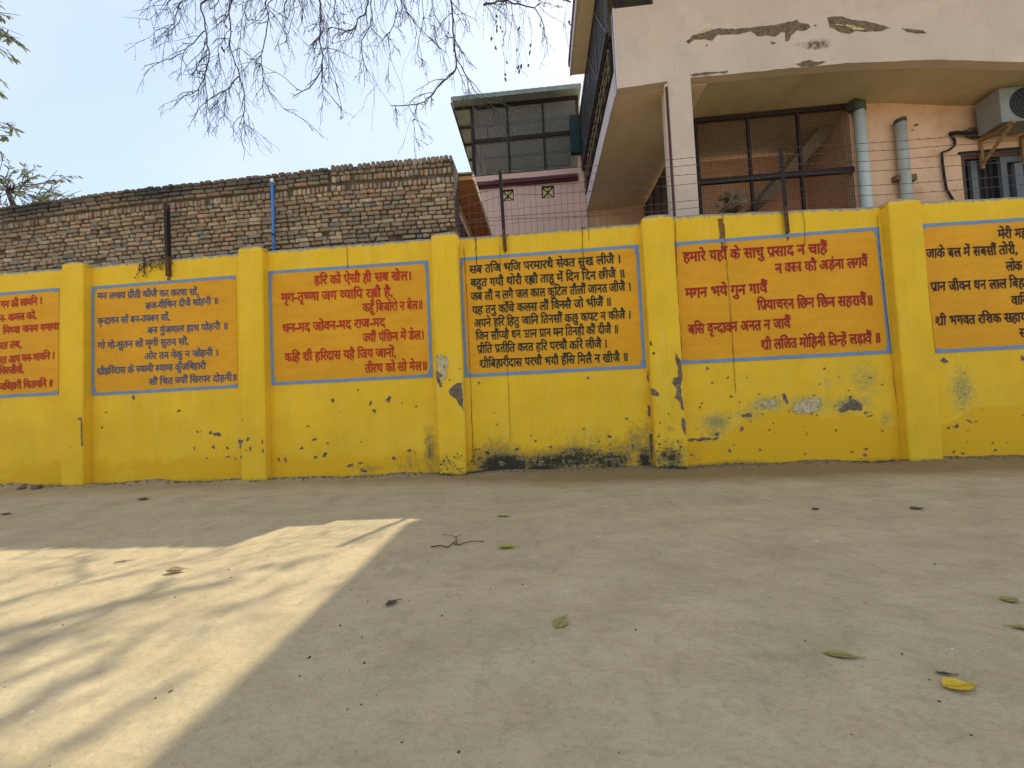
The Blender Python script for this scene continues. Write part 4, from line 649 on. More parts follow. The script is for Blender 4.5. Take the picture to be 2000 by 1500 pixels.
    ([(-0.511, 0.192), (-0.509, 0.195), (-0.512, 0.197), (-0.519, 0.201), (-0.533, 0.203), (-0.531, 0.195), (-0.554, 0.195), (-0.539, 0.19), (-0.535, 0.188), (-0.526, 0.188), (-0.52, 0.185), (-0.516, 0.189), (-0.505, 0.189)], 2),
    ([(0.744, 0.223), (0.745, 0.231), (0.733, 0.231), (0.729, 0.247), (0.715, 0.243), (0.702, 0.238), (0.696, 0.228), (0.701, 0.219), (0.706, 0.211), (0.717, 0.208), (0.727, 0.209), (0.733, 0.215), (0.75, 0.213)], 0),
    ([(0.373, 0.124), (0.381, 0.129), (0.373, 0.134), (0.362, 0.137), (0.346, 0.14), (0.339, 0.132), (0.33, 0.127), (0.325, 0.12), (0.33, 0.112), (0.354, 0.118), (0.363, 0.108), (0.372, 0.115), (0.387, 0.117)], 0),
    ([(0.941, 0.13), (0.949, 0.136), (0.941, 0.141), (0.929, 0.137), (0.917, 0.144), (0.914, 0.136), (0.901, 0.133), (0.913, 0.128), (0.905, 0.12), (0.918, 0.117), (0.931, 0.114), (0.943, 0.118), (0.955, 0.122)], 0),
    ([(-0.99, 0.173), (-0.99, 0.18), (-0.996, 0.182), (-1.0, 0.183), (-1.004, 0.182), (-1.008, 0.18), (-1.012, 0.176), (-1.017, 0.169), (-1.007, 0.167), (-1.006, 0.157), (-0.999, 0.158), (-0.995, 0.163), (-0.99, 0.166)], 2),
    ([(0.613, 0.126), (0.599, 0.13), (0.6, 0.138), (0.59, 0.142), (0.578, 0.142), (0.579, 0.131), (0.567, 0.129), (0.575, 0.124), (0.569, 0.115), (0.584, 0.12), (0.589, 0.115), (0.602, 0.111), (0.595, 0.123)], 2),
    ([(-0.316, 0.172), (-0.314, 0.176), (-0.322, 0.179), (-0.329, 0.182), (-0.336, 0.177), (-0.348, 0.179), (-0.353, 0.174), (-0.344, 0.171), (-0.343, 0.168), (-0.336, 0.168), (-0.33, 0.163), (-0.324, 0.167), (-0.314, 0.168)], 0),
    ([(0.473, 0.212), (0.472, 0.215), (0.472, 0.222), (0.467, 0.229), (0.459, 0.223), (0.446, 0.225), (0.438, 0.217), (0.441, 0.207), (0.456, 0.206), (0.457, 0.196), (0.467, 0.191), (0.479, 0.194), (0.473, 0.208)], 2),
    ([(0.4, 0.169), (0.388, 0.173), (0.387, 0.176), (0.384, 0.186), (0.376, 0.186), (0.375, 0.176), (0.363, 0.174), (0.368, 0.165), (0.37, 0.158), (0.38, 0.163), (0.384, 0.152), (0.39, 0.157), (0.388, 0.166)], 2),
    ([(-0.597, 0.177), (-0.598, 0.184), (-0.606, 0.183), (-0.609, 0.184), (-0.615, 0.191), (-0.617, 0.183), (-0.623, 0.18), (-0.617, 0.175), (-0.621, 0.167), (-0.614, 0.167), (-0.608, 0.16), (-0.6, 0.162), (-0.591, 0.167)], 2),
    ([(1.155, 0.67), (1.152, 0.677), (1.145, 0.681), (1.138, 0.682), (1.132, 0.678), (1.118, 0.683), (1.116, 0.674), (1.108, 0.664), (1.126, 0.663), (1.131, 0.66), (1.138, 0.658), (1.144, 0.66), (1.146, 0.666)], 0),
    ([(0.584, 0.138), (0.586, 0.148), (0.577, 0.151), (0.569, 0.156), (0.564, 0.145), (0.561, 0.143), (0.548, 0.142), (0.547, 0.133), (0.56, 0.132), (0.563, 0.128), (0.568, 0.128), (0.577, 0.124), (0.577, 0.133)], 2),
    ([(1.115, 0.121), (1.1, 0.124), (1.094, 0.127), (1.089, 0.132), (1.074, 0.136), (1.076, 0.125), (1.066, 0.123), (1.076, 0.12), (1.076, 0.117), (1.076, 0.108), (1.09, 0.106), (1.095, 0.115), (1.1, 0.117)], 2),
    ([(-0.732, 0.263), (-0.751, 0.266), (-0.753, 0.27), (-0.759, 0.278), (-0.775, 0.278), (-0.789, 0.274), (-0.796, 0.267), (-0.778, 0.261), (-0.776, 0.258), (-0.77, 0.255), (-0.761, 0.257), (-0.748, 0.253), (-0.745, 0.259)], 2),
    ([(-0.756, 0.283), (-0.754, 0.288), (-0.759, 0.294), (-0.773, 0.297), (-0.784, 0.291), (-0.8, 0.292), (-0.805, 0.286), (-0.801, 0.281), (-0.792, 0.277), (-0.781, 0.279), (-0.775, 0.275), (-0.758, 0.271), (-0.762, 0.28)], 2),
    ([(1.353, 0.215), (1.354, 0.223), (1.333, 0.221), (1.328, 0.222), (1.315, 0.231), (1.315, 0.22), (1.306, 0.218), (1.314, 0.213), (1.299, 0.202), (1.314, 0.197), (1.33, 0.195), (1.347, 0.198), (1.348, 0.209)], 0),
    ([(-0.087, 0.417), (-0.096, 0.421), (-0.093, 0.432), (-0.103, 0.43), (-0.108, 0.424), (-0.114, 0.424), (-0.114, 0.419), (-0.121, 0.414), (-0.118, 0.407), (-0.109, 0.407), (-0.103, 0.4), (-0.1, 0.411), (-0.091, 0.41)], 2),
    ([(-0.863, 0.221), (-0.861, 0.227), (-0.875, 0.227), (-0.879, 0.236), (-0.889, 0.231), (-0.899, 0.23), (-0.902, 0.224), (-0.896, 0.219), (-0.903, 0.21), (-0.89, 0.208), (-0.88, 0.209), (-0.876, 0.216), (-0.872, 0.218)], 0),
    ([(0.902, 0.334), (0.906, 0.338), (0.9, 0.339), (0.897, 0.348), (0.889, 0.342), (0.879, 0.342), (0.885, 0.335), (0.879, 0.332), (0.887, 0.331), (0.888, 0.325), (0.897, 0.322), (0.905, 0.325), (0.909, 0.33)], 0),
    ([(0.855, 0.135), (0.861, 0.146), (0.842, 0.146), (0.836, 0.156), (0.826, 0.15), (0.818, 0.145), (0.815, 0.138), (0.822, 0.133), (0.815, 0.122), (0.825, 0.119), (0.836, 0.114), (0.85, 0.115), (0.861, 0.123)], 0),
    ([(0.103, 0.136), (0.103, 0.141), (0.099, 0.145), (0.088, 0.141), (0.084, 0.14), (0.081, 0.139), (0.078, 0.137), (0.067, 0.133), (0.08, 0.133), (0.083, 0.13), (0.089, 0.128), (0.091, 0.133), (0.102, 0.132)], 0),
    ([(0.507, 0.185), (0.505, 0.19), (0.502, 0.195), (0.497, 0.198), (0.493, 0.194), (0.479, 0.201), (0.474, 0.191), (0.477, 0.18), (0.489, 0.178), (0.489, 0.164), (0.498, 0.168), (0.505, 0.171), (0.515, 0.174)], 2),
    ([(-0.04, 0.113), (-0.044, 0.116), (-0.047, 0.12), (-0.053, 0.12), (-0.057, 0.117), (-0.062, 0.117), (-0.062, 0.114), (-0.06, 0.112), (-0.058, 0.111), (-0.059, 0.105), (-0.053, 0.107), (-0.048, 0.107), (-0.048, 0.111)], 0),
    ([(-0.334, 0.315), (-0.347, 0.324), (-0.351, 0.334), (-0.366, 0.336), (-0.378, 0.332), (-0.381, 0.323), (-0.395, 0.32), (-0.388, 0.312), (-0.395, 0.298), (-0.381, 0.292), (-0.365, 0.292), (-0.356, 0.302), (-0.354, 0.309)], 0),
    ([(-0.964, 0.232), (-0.963, 0.234), (-0.966, 0.236), (-0.968, 0.241), (-0.974, 0.242), (-0.981, 0.24), (-0.985, 0.235), (-0.975, 0.231), (-0.978, 0.226), (-0.973, 0.223), (-0.968, 0.223), (-0.965, 0.228), (-0.962, 0.229)], 2),
    ([(0.919, 0.203), (0.921, 0.21), (0.922, 0.224), (0.911, 0.228), (0.901, 0.222), (0.895, 0.215), (0.898, 0.206), (0.886, 0.197), (0.899, 0.195), (0.9, 0.181), (0.91, 0.185), (0.921, 0.183), (0.921, 0.196)], 2),
    ([(0.033, 0.187), (0.027, 0.192), (0.03, 0.206), (0.02, 0.198), (0.015, 0.198), (0.013, 0.193), (0.006, 0.191), (0.012, 0.185), (0.006, 0.174), (0.016, 0.179), (0.021, 0.166), (0.028, 0.173), (0.03, 0.18)], 2),
    ([(1.058, 0.159), (1.054, 0.164), (1.042, 0.164), (1.038, 0.17), (1.029, 0.167), (1.021, 0.165), (1.013, 0.162), (1.013, 0.156), (1.029, 0.157), (1.028, 0.15), (1.036, 0.155), (1.042, 0.154), (1.044, 0.157)], 2),
    ([(1.021, 0.169), (1.028, 0.181), (1.02, 0.183), (1.016, 0.186), (1.011, 0.187), (1.003, 0.187), (1.006, 0.173), (1.001, 0.163), (1.005, 0.154), (1.011, 0.151), (1.017, 0.142), (1.024, 0.147), (1.026, 0.159)], 2),
    ([(-0.6, 0.252), (-0.602, 0.26), (-0.611, 0.267), (-0.628, 0.266), (-0.64, 0.264), (-0.658, 0.264), (-0.644, 0.254), (-0.67, 0.247), (-0.647, 0.245), (-0.641, 0.238), (-0.63, 0.246), (-0.624, 0.247), (-0.616, 0.248)], 0),
    ([(3.232, 0.7), (3.256, 0.732), (3.291, 0.767), (3.326, 0.795), (3.376, 0.813), (3.423, 0.842), (3.463, 0.822), (3.5, 0.839), (3.517, 0.854), (3.568, 0.845), (3.597, 0.832), (3.59, 0.792), (3.598, 0.747), (3.577, 0.705), (3.552, 0.676), (3.514, 0.668), (3.466, 0.655), (3.436, 0.654), (3.397, 0.646), (3.37, 0.647), (3.333, 0.648), (3.301, 0.66), (3.267, 0.688)], 1),
    ([(3.141, 0.915), (3.177, 0.922), (3.193, 0.88), (3.205, 0.83), (3.22, 0.803), (3.199, 0.776), (3.183, 0.799), (3.152, 0.836), (3.153, 0.87)], 0),
    ([(2.732, 0.782), (2.773, 0.789), (2.791, 0.809), (2.837, 0.816), (2.87, 0.817), (2.903, 0.822), (2.93, 0.824), (2.953, 0.831), (3.003, 0.842), (3.046, 0.846), (3.076, 0.84), (3.059, 0.808), (3.041, 0.772), (3.004, 0.755), (2.951, 0.737), (2.916, 0.763), (2.886, 0.786), (2.853, 0.772), (2.833, 0.77), (2.801, 0.754), (2.766, 0.781)], 1),
    ([(3.82, 0.687), (3.853, 0.698), (3.877, 0.734), (3.897, 0.748), (3.94, 0.77), (3.965, 0.786), (4.0, 0.808), (4.046, 0.783), (4.065, 0.768), (4.098, 0.738), (4.108, 0.691), (4.093, 0.65), (4.048, 0.665), (4.004, 0.662), (3.98, 0.671), (3.944, 0.669), (3.896, 0.652), (3.872, 0.638), (3.831, 0.649)], 0),
    ([(3.997, 0.831), (3.99, 0.845), (3.987, 0.86), (3.975, 0.847), (3.97, 0.848), (3.962, 0.847), (3.954, 0.839), (3.963, 0.827), (3.962, 0.815), (3.968, 0.806), (3.977, 0.795), (3.98, 0.818), (3.985, 0.822)], 0),
    ([(4.168, 0.625), (4.158, 0.629), (4.164, 0.64), (4.147, 0.634), (4.135, 0.64), (4.127, 0.634), (4.127, 0.628), (4.128, 0.623), (4.135, 0.62), (4.131, 0.605), (4.149, 0.607), (4.156, 0.616), (4.178, 0.615)], 0),
    ([(4.231, 0.59), (4.228, 0.593), (4.224, 0.598), (4.204, 0.59), (4.186, 0.593), (4.179, 0.586), (4.152, 0.578), (4.186, 0.579), (4.169, 0.567), (4.194, 0.574), (4.21, 0.574), (4.215, 0.581), (4.219, 0.585)], 0),
    ([(1.913, 0.357), (1.945, 0.378), (1.981, 0.378), (2.033, 0.365), (2.053, 0.371), (2.098, 0.391), (2.128, 0.382), (2.166, 0.377), (2.225, 0.361), (2.256, 0.373), (2.31, 0.385), (2.273, 0.339), (2.231, 0.352), (2.19, 0.352), (2.143, 0.344), (2.122, 0.352), (2.08, 0.334), (2.034, 0.34), (2.0, 0.352), (1.959, 0.332), (1.922, 0.341)], 0),
    ([(2.306, 0.418), (2.317, 0.429), (2.311, 0.442), (2.293, 0.447), (2.278, 0.437), (2.277, 0.425), (2.265, 0.422), (2.254, 0.412), (2.264, 0.403), (2.283, 0.408), (2.291, 0.399), (2.31, 0.395), (2.305, 0.412)], 0),
    ([(2.748, 0.652), (2.738, 0.666), (2.72, 0.676), (2.7, 0.685), (2.68, 0.672), (2.675, 0.662), (2.643, 0.659), (2.66, 0.647), (2.678, 0.644), (2.675, 0.623), (2.696, 0.639), (2.725, 0.624), (2.745, 0.636)], 0),
    ([(2.658, 0.647), (2.656, 0.653), (2.66, 0.668), (2.644, 0.665), (2.631, 0.667), (2.63, 0.654), (2.617, 0.652), (2.625, 0.644), (2.622, 0.634), (2.635, 0.635), (2.643, 0.634), (2.652, 0.635), (2.659, 0.64)], 0),
    ([(1.9, -0.006), (1.95, 0.005), (1.988, 0.001), (2.019, 0.008), (2.06, -0.004), (2.114, -0.0), (2.156, 0.002), (2.189, -0.001), (2.236, 0.015), (2.278, 0.007), (2.312, 0.002), (2.355, 0.005), (2.388, 0.014), (2.39, -0.034), (2.35, -0.034), (2.31, -0.043), (2.264, -0.033), (2.223, -0.038), (2.188, -0.048), (2.136, -0.046), (2.107, -0.05), (2.073, -0.036), (2.032, -0.044), (1.977, -0.043), (1.935, -0.051), (1.894, -0.039)], 2),
    ([(2.415, -0.003), (2.473, 0.004), (2.496, 0.011), (2.538, 0.003), (2.579, 0.015), (2.632, 0.013), (2.661, 0.007), (2.716, 0.014), (2.75, 0.02), (2.785, 0.02), (2.83, 0.002), (2.87, 0.006), (2.897, 0.006), (2.902, -0.028), (2.869, -0.026), (2.832, -0.025), (2.787, -0.034), (2.744, -0.031), (2.696, -0.032), (2.662, -0.027), (2.614, -0.031), (2.585, -0.031), (2.55, -0.036), (2.507, -0.038), (2.46, -0.04), (2.418, -0.03)], 2),
    ([(3.031, 0.009), (3.07, 0.02), (3.124, 0.014), (3.157, 0.007), (3.212, 0.022), (3.245, 0.011), (3.295, 0.025), (3.327, 0.016), (3.363, 0.007), (3.41, 0.016), (3.452, 0.015), (3.5, 0.005), (3.54, 0.015), (3.546, -0.025), (3.495, -0.037), (3.454, -0.028), (3.415, -0.036), (3.361, -0.023), (3.324, -0.038), (3.28, -0.026), (3.248, -0.032), (3.193, -0.02), (3.166, -0.022), (3.109, -0.022), (3.066, -0.033), (3.024, -0.036)], 2),
    ([(3.792, 0.015), (3.822, 0.012), (3.855, 0.018), (3.892, 0.008), (3.942, 0.015), (3.98, 0.013), (4.014, 0.015), (4.042, 0.006), (4.082, 0.011), (4.117, 0.007), (4.162, -0.011), (4.154, -0.035), (4.118, -0.031), (4.085, -0.033), (4.054, -0.032), (4.017, -0.03), (3.966, -0.028), (3.937, -0.025), (3.89, -0.018), (3.856, -0.019), (3.831, -0.024), (3.79, -0.017)], 2),
    ([(4.151, -0.004), (4.197, -0.007), (4.228, -0.001), (4.277, 0.01), (4.313, 0.006), (4.356, 0.003), (4.396, 0.011), (4.423, 0.017), (4.464, 0.008), (4.459, -0.017), (4.426, -0.033), (4.38, -0.035), (4.344, -0.026), (4.309, -0.039), (4.265, -0.032), (4.238, -0.04), (4.191, -0.048), (4.156, -0.035)], 2),
    ([(5.072, -0.037), (5.098, -0.023), (5.137, -0.031), (5.182, -0.013), (5.22, -0.021), (5.247, -0.009), (5.283, -0.015), (5.319, -0.018), (5.36, -0.009), (5.356, -0.052), (5.331, -0.048), (5.29, -0.062), (5.257, -0.05), (5.218, -0.062), (5.166, -0.057), (5.135, -0.055), (5.102, -0.062), (5.059, -0.064)], 2),
    ([(5.366, -0.009), (5.402, -0.003), (5.433, -0.009), (5.469, -0.002), (5.507, 0.008), (5.54, 0.004), (5.578, 0.005), (5.609, 0.0), (5.655, 0.008), (5.674, 0.004), (5.715, -0.003), (5.718, -0.04), (5.672, -0.041), (5.635, -0.036), (5.6, -0.032), (5.564, -0.043), (5.545, -0.037), (5.503, -0.033), (5.464, -0.048), (5.427, -0.036), (5.388, -0.054), (5.357, -0.043)], 2),
    ([(5.713, 0.008), (5.76, 0.019), (5.789, 0.012), (5.833, 0.015), (5.876, 0.022), (5.915, 0.017), (5.944, 0.017), (5.954, -0.019), (5.906, -0.022), (5.87, -0.015), (5.829, -0.018), (5.785, -0.019), (5.751, -0.029), (5.714, -0.026)], 2),
    ([(-1.305, -0.06), (-1.239, -0.036), (-1.152, -0.028), (-1.164, -0.066), (-1.237, -0.093), (-1.3, -0.09)], 2),
    ([(-1.012, -0.049), (-0.965, -0.031), (-0.921, -0.032), (-0.885, -0.042), (-0.819, -0.032), (-0.769, -0.022), (-0.732, -0.022), (-0.677, -0.023), (-0.637, -0.035), (-0.587, -0.041), (-0.537, -0.03), (-0.487, -0.038), (-0.457, -0.028), (-0.455, -0.083), (-0.506, -0.081), (-0.553, -0.085), (-0.582, -0.085), (-0.642, -0.078), (-0.686, -0.072), (-0.737, -0.07), (-0.782, -0.077), (-0.837, -0.07), (-0.87, -0.087), (-0.918, -0.08), (-0.976, -0.075), (-1.029, -0.082)], 2),
    ([(3.455, 0.001), (3.435, 0.003), (3.452, 0.008), (3.432, 0.01), (3.407, 0.011), (3.382, 0.006), (3.365, 0.008), (3.328, 0.011), (3.324, 0.006), (3.316, 0.004), (3.307, 0.001), (3.307, -0.002), (3.307, -0.006), (3.325, -0.009), (3.369, -0.004), (3.382, -0.007), (3.407, -0.009), (3.409, -0.004), (3.419, -0.002), (3.478, -0.003)], 0),
    ([(3.983, -0.029), (3.974, -0.027), (3.961, -0.026), (3.968, -0.021), (3.948, -0.024), (3.941, -0.018), (3.924, -0.018), (3.906, -0.019), (3.893, -0.022), (3.897, -0.026), (3.915, -0.029), (3.893, -0.032), (3.9, -0.035), (3.9, -0.041), (3.921, -0.042), (3.941, -0.037), (3.95, -0.035), (3.987, -0.042), (4.004, -0.039), (3.965, -0.031)], 0),
    ([(2.476, 3.304), (2.51, 3.302), (2.542, 3.305), (2.54, 3.255), (2.554, 3.204), (2.552, 3.173), (2.548, 3.126), (2.555, 3.09), (2.55, 3.057), (2.538, 3.023), (2.535, 2.97), (2.529, 2.936), (2.529, 2.901), (2.518, 2.872), (2.504, 2.84), (2.499, 2.798), (2.497, 2.839), (2.508, 2.862), (2.494, 2.906), (2.501, 2.929), (2.497, 2.978), (2.5, 2.996), (2.485, 3.035), (2.496, 3.083), (2.492, 3.111), (2.49, 3.158), (2.487, 3.186), (2.487, 3.232), (2.488, 3.266)], 3),
    ([(3.335, 3.06), (3.375, 3.057), (3.376, 3.022), (3.376, 2.967), (3.356, 2.942), (3.338, 2.903), (3.345, 2.946), (3.335, 2.974), (3.333, 3.032)], 3),
    ([(-0.422, 3.238), (-0.388, 3.23), (-0.393, 3.195), (-0.38, 3.155), (-0.399, 3.108), (-0.388, 3.087), (-0.407, 3.042), (-0.418, 3.023), (-0.417, 3.068), (-0.428, 3.108), (-0.432, 3.147), (-0.427, 3.188)], 3),
    ([(-5.517, 3.106), (-5.475, 3.101), (-5.462, 3.052), (-5.467, 3.002), (-5.513, 2.975), (-5.52, 3.023), (-5.511, 3.075)], 3),
    ([(-1.182, 1.23), (-1.161, 1.234), (-1.131, 1.256), (-1.108, 1.251), (-1.066, 1.251), (-1.071, 1.236), (-1.077, 1.2), (-1.066, 1.169), (-1.067, 1.143), (-1.065, 1.108), (-1.063, 1.085), (-1.07, 1.051), (-1.061, 1.025), (-1.069, 0.995), (-1.064, 0.971), (-1.068, 0.942), (-1.062, 0.918), (-1.064, 0.881), (-1.076, 0.916), (-1.104, 0.933), (-1.118, 0.954), (-1.137, 0.989), (-1.15, 1.017), (-1.164, 1.047), (-1.194, 1.064), (-1.233, 1.091), (-1.247, 1.116), (-1.253, 1.148), (-1.237, 1.178), (-1.207, 1.201)], 0),
    ([(-1.396, 1.665), (-1.396, 1.631), (-1.375, 1.594), (-1.355, 1.578), (-1.373, 1.537), (-1.423, 1.562), (-1.411, 1.603), (-1.403, 1.64)], 0),
    ([(-1.291, 1.487), (-1.292, 1.502), (-1.296, 1.515), (-1.302, 1.528), (-1.309, 1.523), (-1.311, 1.503), (-1.312, 1.492), (-1.316, 1.48), (-1.309, 1.477), (-1.308, 1.462), (-1.303, 1.468), (-1.301, 1.475), (-1.294, 1.473)], 0),
    ([(-1.33, 1.376), (-1.314, 1.392), (-1.331, 1.395), (-1.342, 1.395), (-1.354, 1.403), (-1.355, 1.386), (-1.376, 1.384), (-1.378, 1.368), (-1.368, 1.355), (-1.357, 1.343), (-1.342, 1.355), (-1.336, 1.365), (-1.328, 1.368)], 0),
    ([(-1.356, 1.236), (-1.345, 1.254), (-1.351, 1.27), (-1.362, 1.26), (-1.369, 1.261), (-1.373, 1.25), (-1.379, 1.243), (-1.382, 1.228), (-1.37, 1.227), (-1.369, 1.211), (-1.362, 1.21), (-1.352, 1.206), (-1.347, 1.22)], 0),
    ([(-1.081, 1.448), (-1.082, 1.453), (-1.085, 1.458), (-1.09, 1.462), (-1.097, 1.462), (-1.096, 1.452), (-1.098, 1.45), (-1.097, 1.447), (-1.099, 1.442), (-1.098, 1.432), (-1.091, 1.442), (-1.082, 1.433), (-1.087, 1.445)], 0),
    ([(-1.229, 1.301), (-1.232, 1.305), (-1.23, 1.316), (-1.238, 1.317), (-1.243, 1.308), (-1.247, 1.307), (-1.251, 1.304), (-1.247, 1.299), (-1.253, 1.289), (-1.244, 1.291), (-1.239, 1.294), (-1.233, 1.291), (-1.228, 1.295)], 0),
    ([(-1.424, 1.503), (-1.404, 1.46), (-1.391, 1.408), (-1.377, 1.356), (-1.365, 1.329), (-1.369, 1.276), (-1.388, 1.242), (-1.41, 1.292), (-1.419, 1.317), (-1.421, 1.368), (-1.429, 1.398), (-1.413, 1.432), (-1.409, 1.461)], 0),
    ([(-1.422, 1.157), (-1.42, 1.104), (-1.42, 1.086), (-1.425, 1.019), (-1.454, 1.068), (-1.447, 1.125)], 0),
    ([(-1.432, 1.597), (-1.381, 1.625), (-1.342, 1.657), (-1.306, 1.661), (-1.3, 1.637), (-1.266, 1.608), (-1.241, 1.559), (-1.243, 1.523), (-1.257, 1.488), (-1.27, 1.453), (-1.277, 1.413), (-1.284, 1.398), (-1.277, 1.358), (-1.296, 1.317), (-1.334, 1.293), (-1.36, 1.271), (-1.368, 1.311), (-1.38, 1.353), (-1.374, 1.381), (-1.395, 1.431), (-1.4, 1.454), (-1.408, 1.498), (-1.423, 1.539), (-1.411, 1.561)], 1),
    ([(-1.295, 1.487), (-1.296, 1.494), (-1.292, 1.515), (-1.303, 1.503), (-1.309, 1.506), (-1.314, 1.5), (-1.326, 1.495), (-1.313, 1.483), (-1.32, 1.465), (-1.311, 1.459), (-1.302, 1.464), (-1.299, 1.475), (-1.288, 1.474)], 0),
    ([(-1.318, 1.369), (-1.337, 1.377), (-1.342, 1.385), (-1.35, 1.384), (-1.359, 1.39), (-1.38, 1.397), (-1.377, 1.376), (-1.374, 1.363), (-1.377, 1.344), (-1.356, 1.357), (-1.348, 1.333), (-1.334, 1.34), (-1.34, 1.362)], 0),
    ([(-1.355, 1.236), (-1.357, 1.242), (-1.359, 1.248), (-1.362, 1.266), (-1.372, 1.27), (-1.379, 1.257), (-1.38, 1.242), (-1.383, 1.229), (-1.379, 1.216), (-1.371, 1.206), (-1.363, 1.219), (-1.356, 1.218), (-1.351, 1.225)], 0),
    ([(1.78, 1.511), (1.799, 1.481), (1.811, 1.452), (1.829, 1.426), (1.847, 1.405), (1.85, 1.366), (1.846, 1.344), (1.845, 1.31), (1.846, 1.288), (1.845, 1.256), (1.854, 1.234), (1.85, 1.203), (1.848, 1.174), (1.844, 1.143), (1.827, 1.125), (1.828, 1.095), (1.813, 1.065), (1.824, 1.041), (1.825, 1.011), (1.826, 0.986), (1.818, 0.962), (1.822, 0.934), (1.833, 0.91), (1.834, 0.877), (1.84, 0.845), (1.833, 0.816), (1.842, 0.796), (1.843, 0.762), (1.815, 0.768), (1.806, 0.8), (1.806, 0.816), (1.803, 0.848), (1.793, 0.87), (1.776, 0.898), (1.737, 0.922), (1.752, 0.951), (1.758, 0.981), (1.764, 1.0), (1.769, 1.039), (1.756, 1.059), (1.74, 1.085), (1.726, 1.106), (1.713, 1.127), (1.73, 1.149), (1.736, 1.189), (1.769, 1.188), (1.797, 1.204), (1.799, 1.223), (1.795, 1.256), (1.797, 1.28), (1.806, 1.315), (1.799, 1.334), (1.788, 1.36), (1.783, 1.391), (1.777, 1.416), (1.774, 1.444), (1.782, 1.476)], 0),
    ([(1.82, 0.671), (1.844, 0.637), (1.853, 0.604), (1.855, 0.574), (1.847, 0.549), (1.854, 0.516), (1.845, 0.494), (1.849, 0.455), (1.857, 0.429), (1.822, 0.471), (1.814, 0.502), (1.808, 0.533), (1.799, 0.564), (1.805, 0.604), (1.805, 0.629)], 0),
    ([(1.432, 1.064), (1.459, 1.058), (1.486, 1.043), (1.507, 1.025), (1.524, 1.003), (1.542, 0.997), (1.532, 0.958), (1.507, 0.959), (1.468, 0.968), (1.44, 0.981), (1.439, 1.01), (1.436, 1.035)], 0),
    ([(1.455, 1.321), (1.453, 1.287), (1.461, 1.251), (1.465, 1.215), (1.465, 1.189), (1.462, 1.164), (1.451, 1.127), (1.449, 1.154), (1.432, 1.184), (1.434, 1.212), (1.434, 1.235), (1.442, 1.27), (1.445, 1.294)], 0),
    ([(1.419, 0.845), (1.451, 0.817), (1.453, 0.79), (1.446, 0.765), (1.441, 0.73), (1.444, 0.703), (1.433, 0.68), (1.412, 0.707), (1.418, 0.729), (1.413, 0.757), (1.423, 0.793), (1.413, 0.822)], 0),
    ([(1.423, 0.468), (1.46, 0.452), (1.465, 0.421), (1.47, 0.382), (1.47, 0.357), (1.474, 0.324), (1.466, 0.305), (1.458, 0.27), (1.452, 0.251), (1.449, 0.215), (1.447, 0.193), (1.436, 0.165), (1.439, 0.148), (1.431, 0.109), (1.402, 0.085), (1.404, 0.114), (1.401, 0.133), (1.407, 0.17), (1.408, 0.196), (1.406, 0.222), (1.413, 0.251), (1.41, 0.275), (1.404, 0.294), (1.411, 0.32), (1.416, 0.352), (1.412, 0.374), (1.419, 0.414), (1.414, 0.431)], 0),
    ([(1.479, 1.658), (1.48, 1.669), (1.481, 1.696), (1.475, 1.698), (1.47, 1.68), (1.467, 1.676), (1.457, 1.671), (1.457, 1.646), (1.467, 1.641), (1.468, 1.616), (1.474, 1.625), (1.481, 1.622), (1.488, 1.633)], 2),
    ([(1.518, 1.521), (1.515, 1.532), (1.505, 1.533), (1.5, 1.541), (1.492, 1.542), (1.491, 1.529), (1.488, 1.524), (1.479, 1.515), (1.491, 1.513), (1.493, 1.503), (1.5, 1.499), (1.505, 1.508), (1.51, 1.513)], 2),
    ([(1.758, 0.086), (1.751, 0.089), (1.748, 0.092), (1.745, 0.098), (1.74, 0.093), (1.731, 0.094), (1.737, 0.087), (1.734, 0.084), (1.737, 0.082), (1.738, 0.077), (1.745, 0.074), (1.746, 0.082), (1.755, 0.081)], 2),
    ([(1.558, 0.061), (1.561, 0.065), (1.556, 0.066), (1.552, 0.067), (1.544, 0.075), (1.546, 0.064), (1.536, 0.064), (1.536, 0.058), (1.543, 0.056), (1.549, 0.056), (1.553, 0.046), (1.558, 0.053), (1.565, 0.055)], 2),
    ([(1.475, 0.118), (1.48, 0.125), (1.474, 0.13), (1.469, 0.133), (1.464, 0.128), (1.456, 0.129), (1.46, 0.12), (1.457, 0.115), (1.463, 0.114), (1.463, 0.108), (1.468, 0.109), (1.47, 0.113), (1.478, 0.112)], 2),
    ([(1.549, 0.229), (1.55, 0.232), (1.544, 0.232), (1.542, 0.239), (1.536, 0.233), (1.529, 0.233), (1.517, 0.231), (1.527, 0.228), (1.525, 0.224), (1.536, 0.226), (1.54, 0.225), (1.551, 0.221), (1.559, 0.224)], 2),
    ([(1.658, 0.715), (1.655, 0.718), (1.651, 0.72), (1.647, 0.724), (1.639, 0.725), (1.635, 0.721), (1.637, 0.716), (1.639, 0.714), (1.635, 0.709), (1.64, 0.707), (1.647, 0.706), (1.649, 0.711), (1.653, 0.712)], 2),
    ([(1.709, 0.234), (1.709, 0.237), (1.709, 0.242), (1.703, 0.242), (1.698, 0.242), (1.695, 0.239), (1.692, 0.236), (1.693, 0.232), (1.698, 0.231), (1.699, 0.228), (1.703, 0.229), (1.706, 0.229), (1.711, 0.23)], 2),
    ([(1.59, 0.033), (1.583, 0.037), (1.582, 0.042), (1.576, 0.045), (1.57, 0.041), (1.562, 0.041), (1.56, 0.036), (1.559, 0.03), (1.568, 0.029), (1.571, 0.026), (1.576, 0.022), (1.583, 0.023), (1.582, 0.03)], 0),
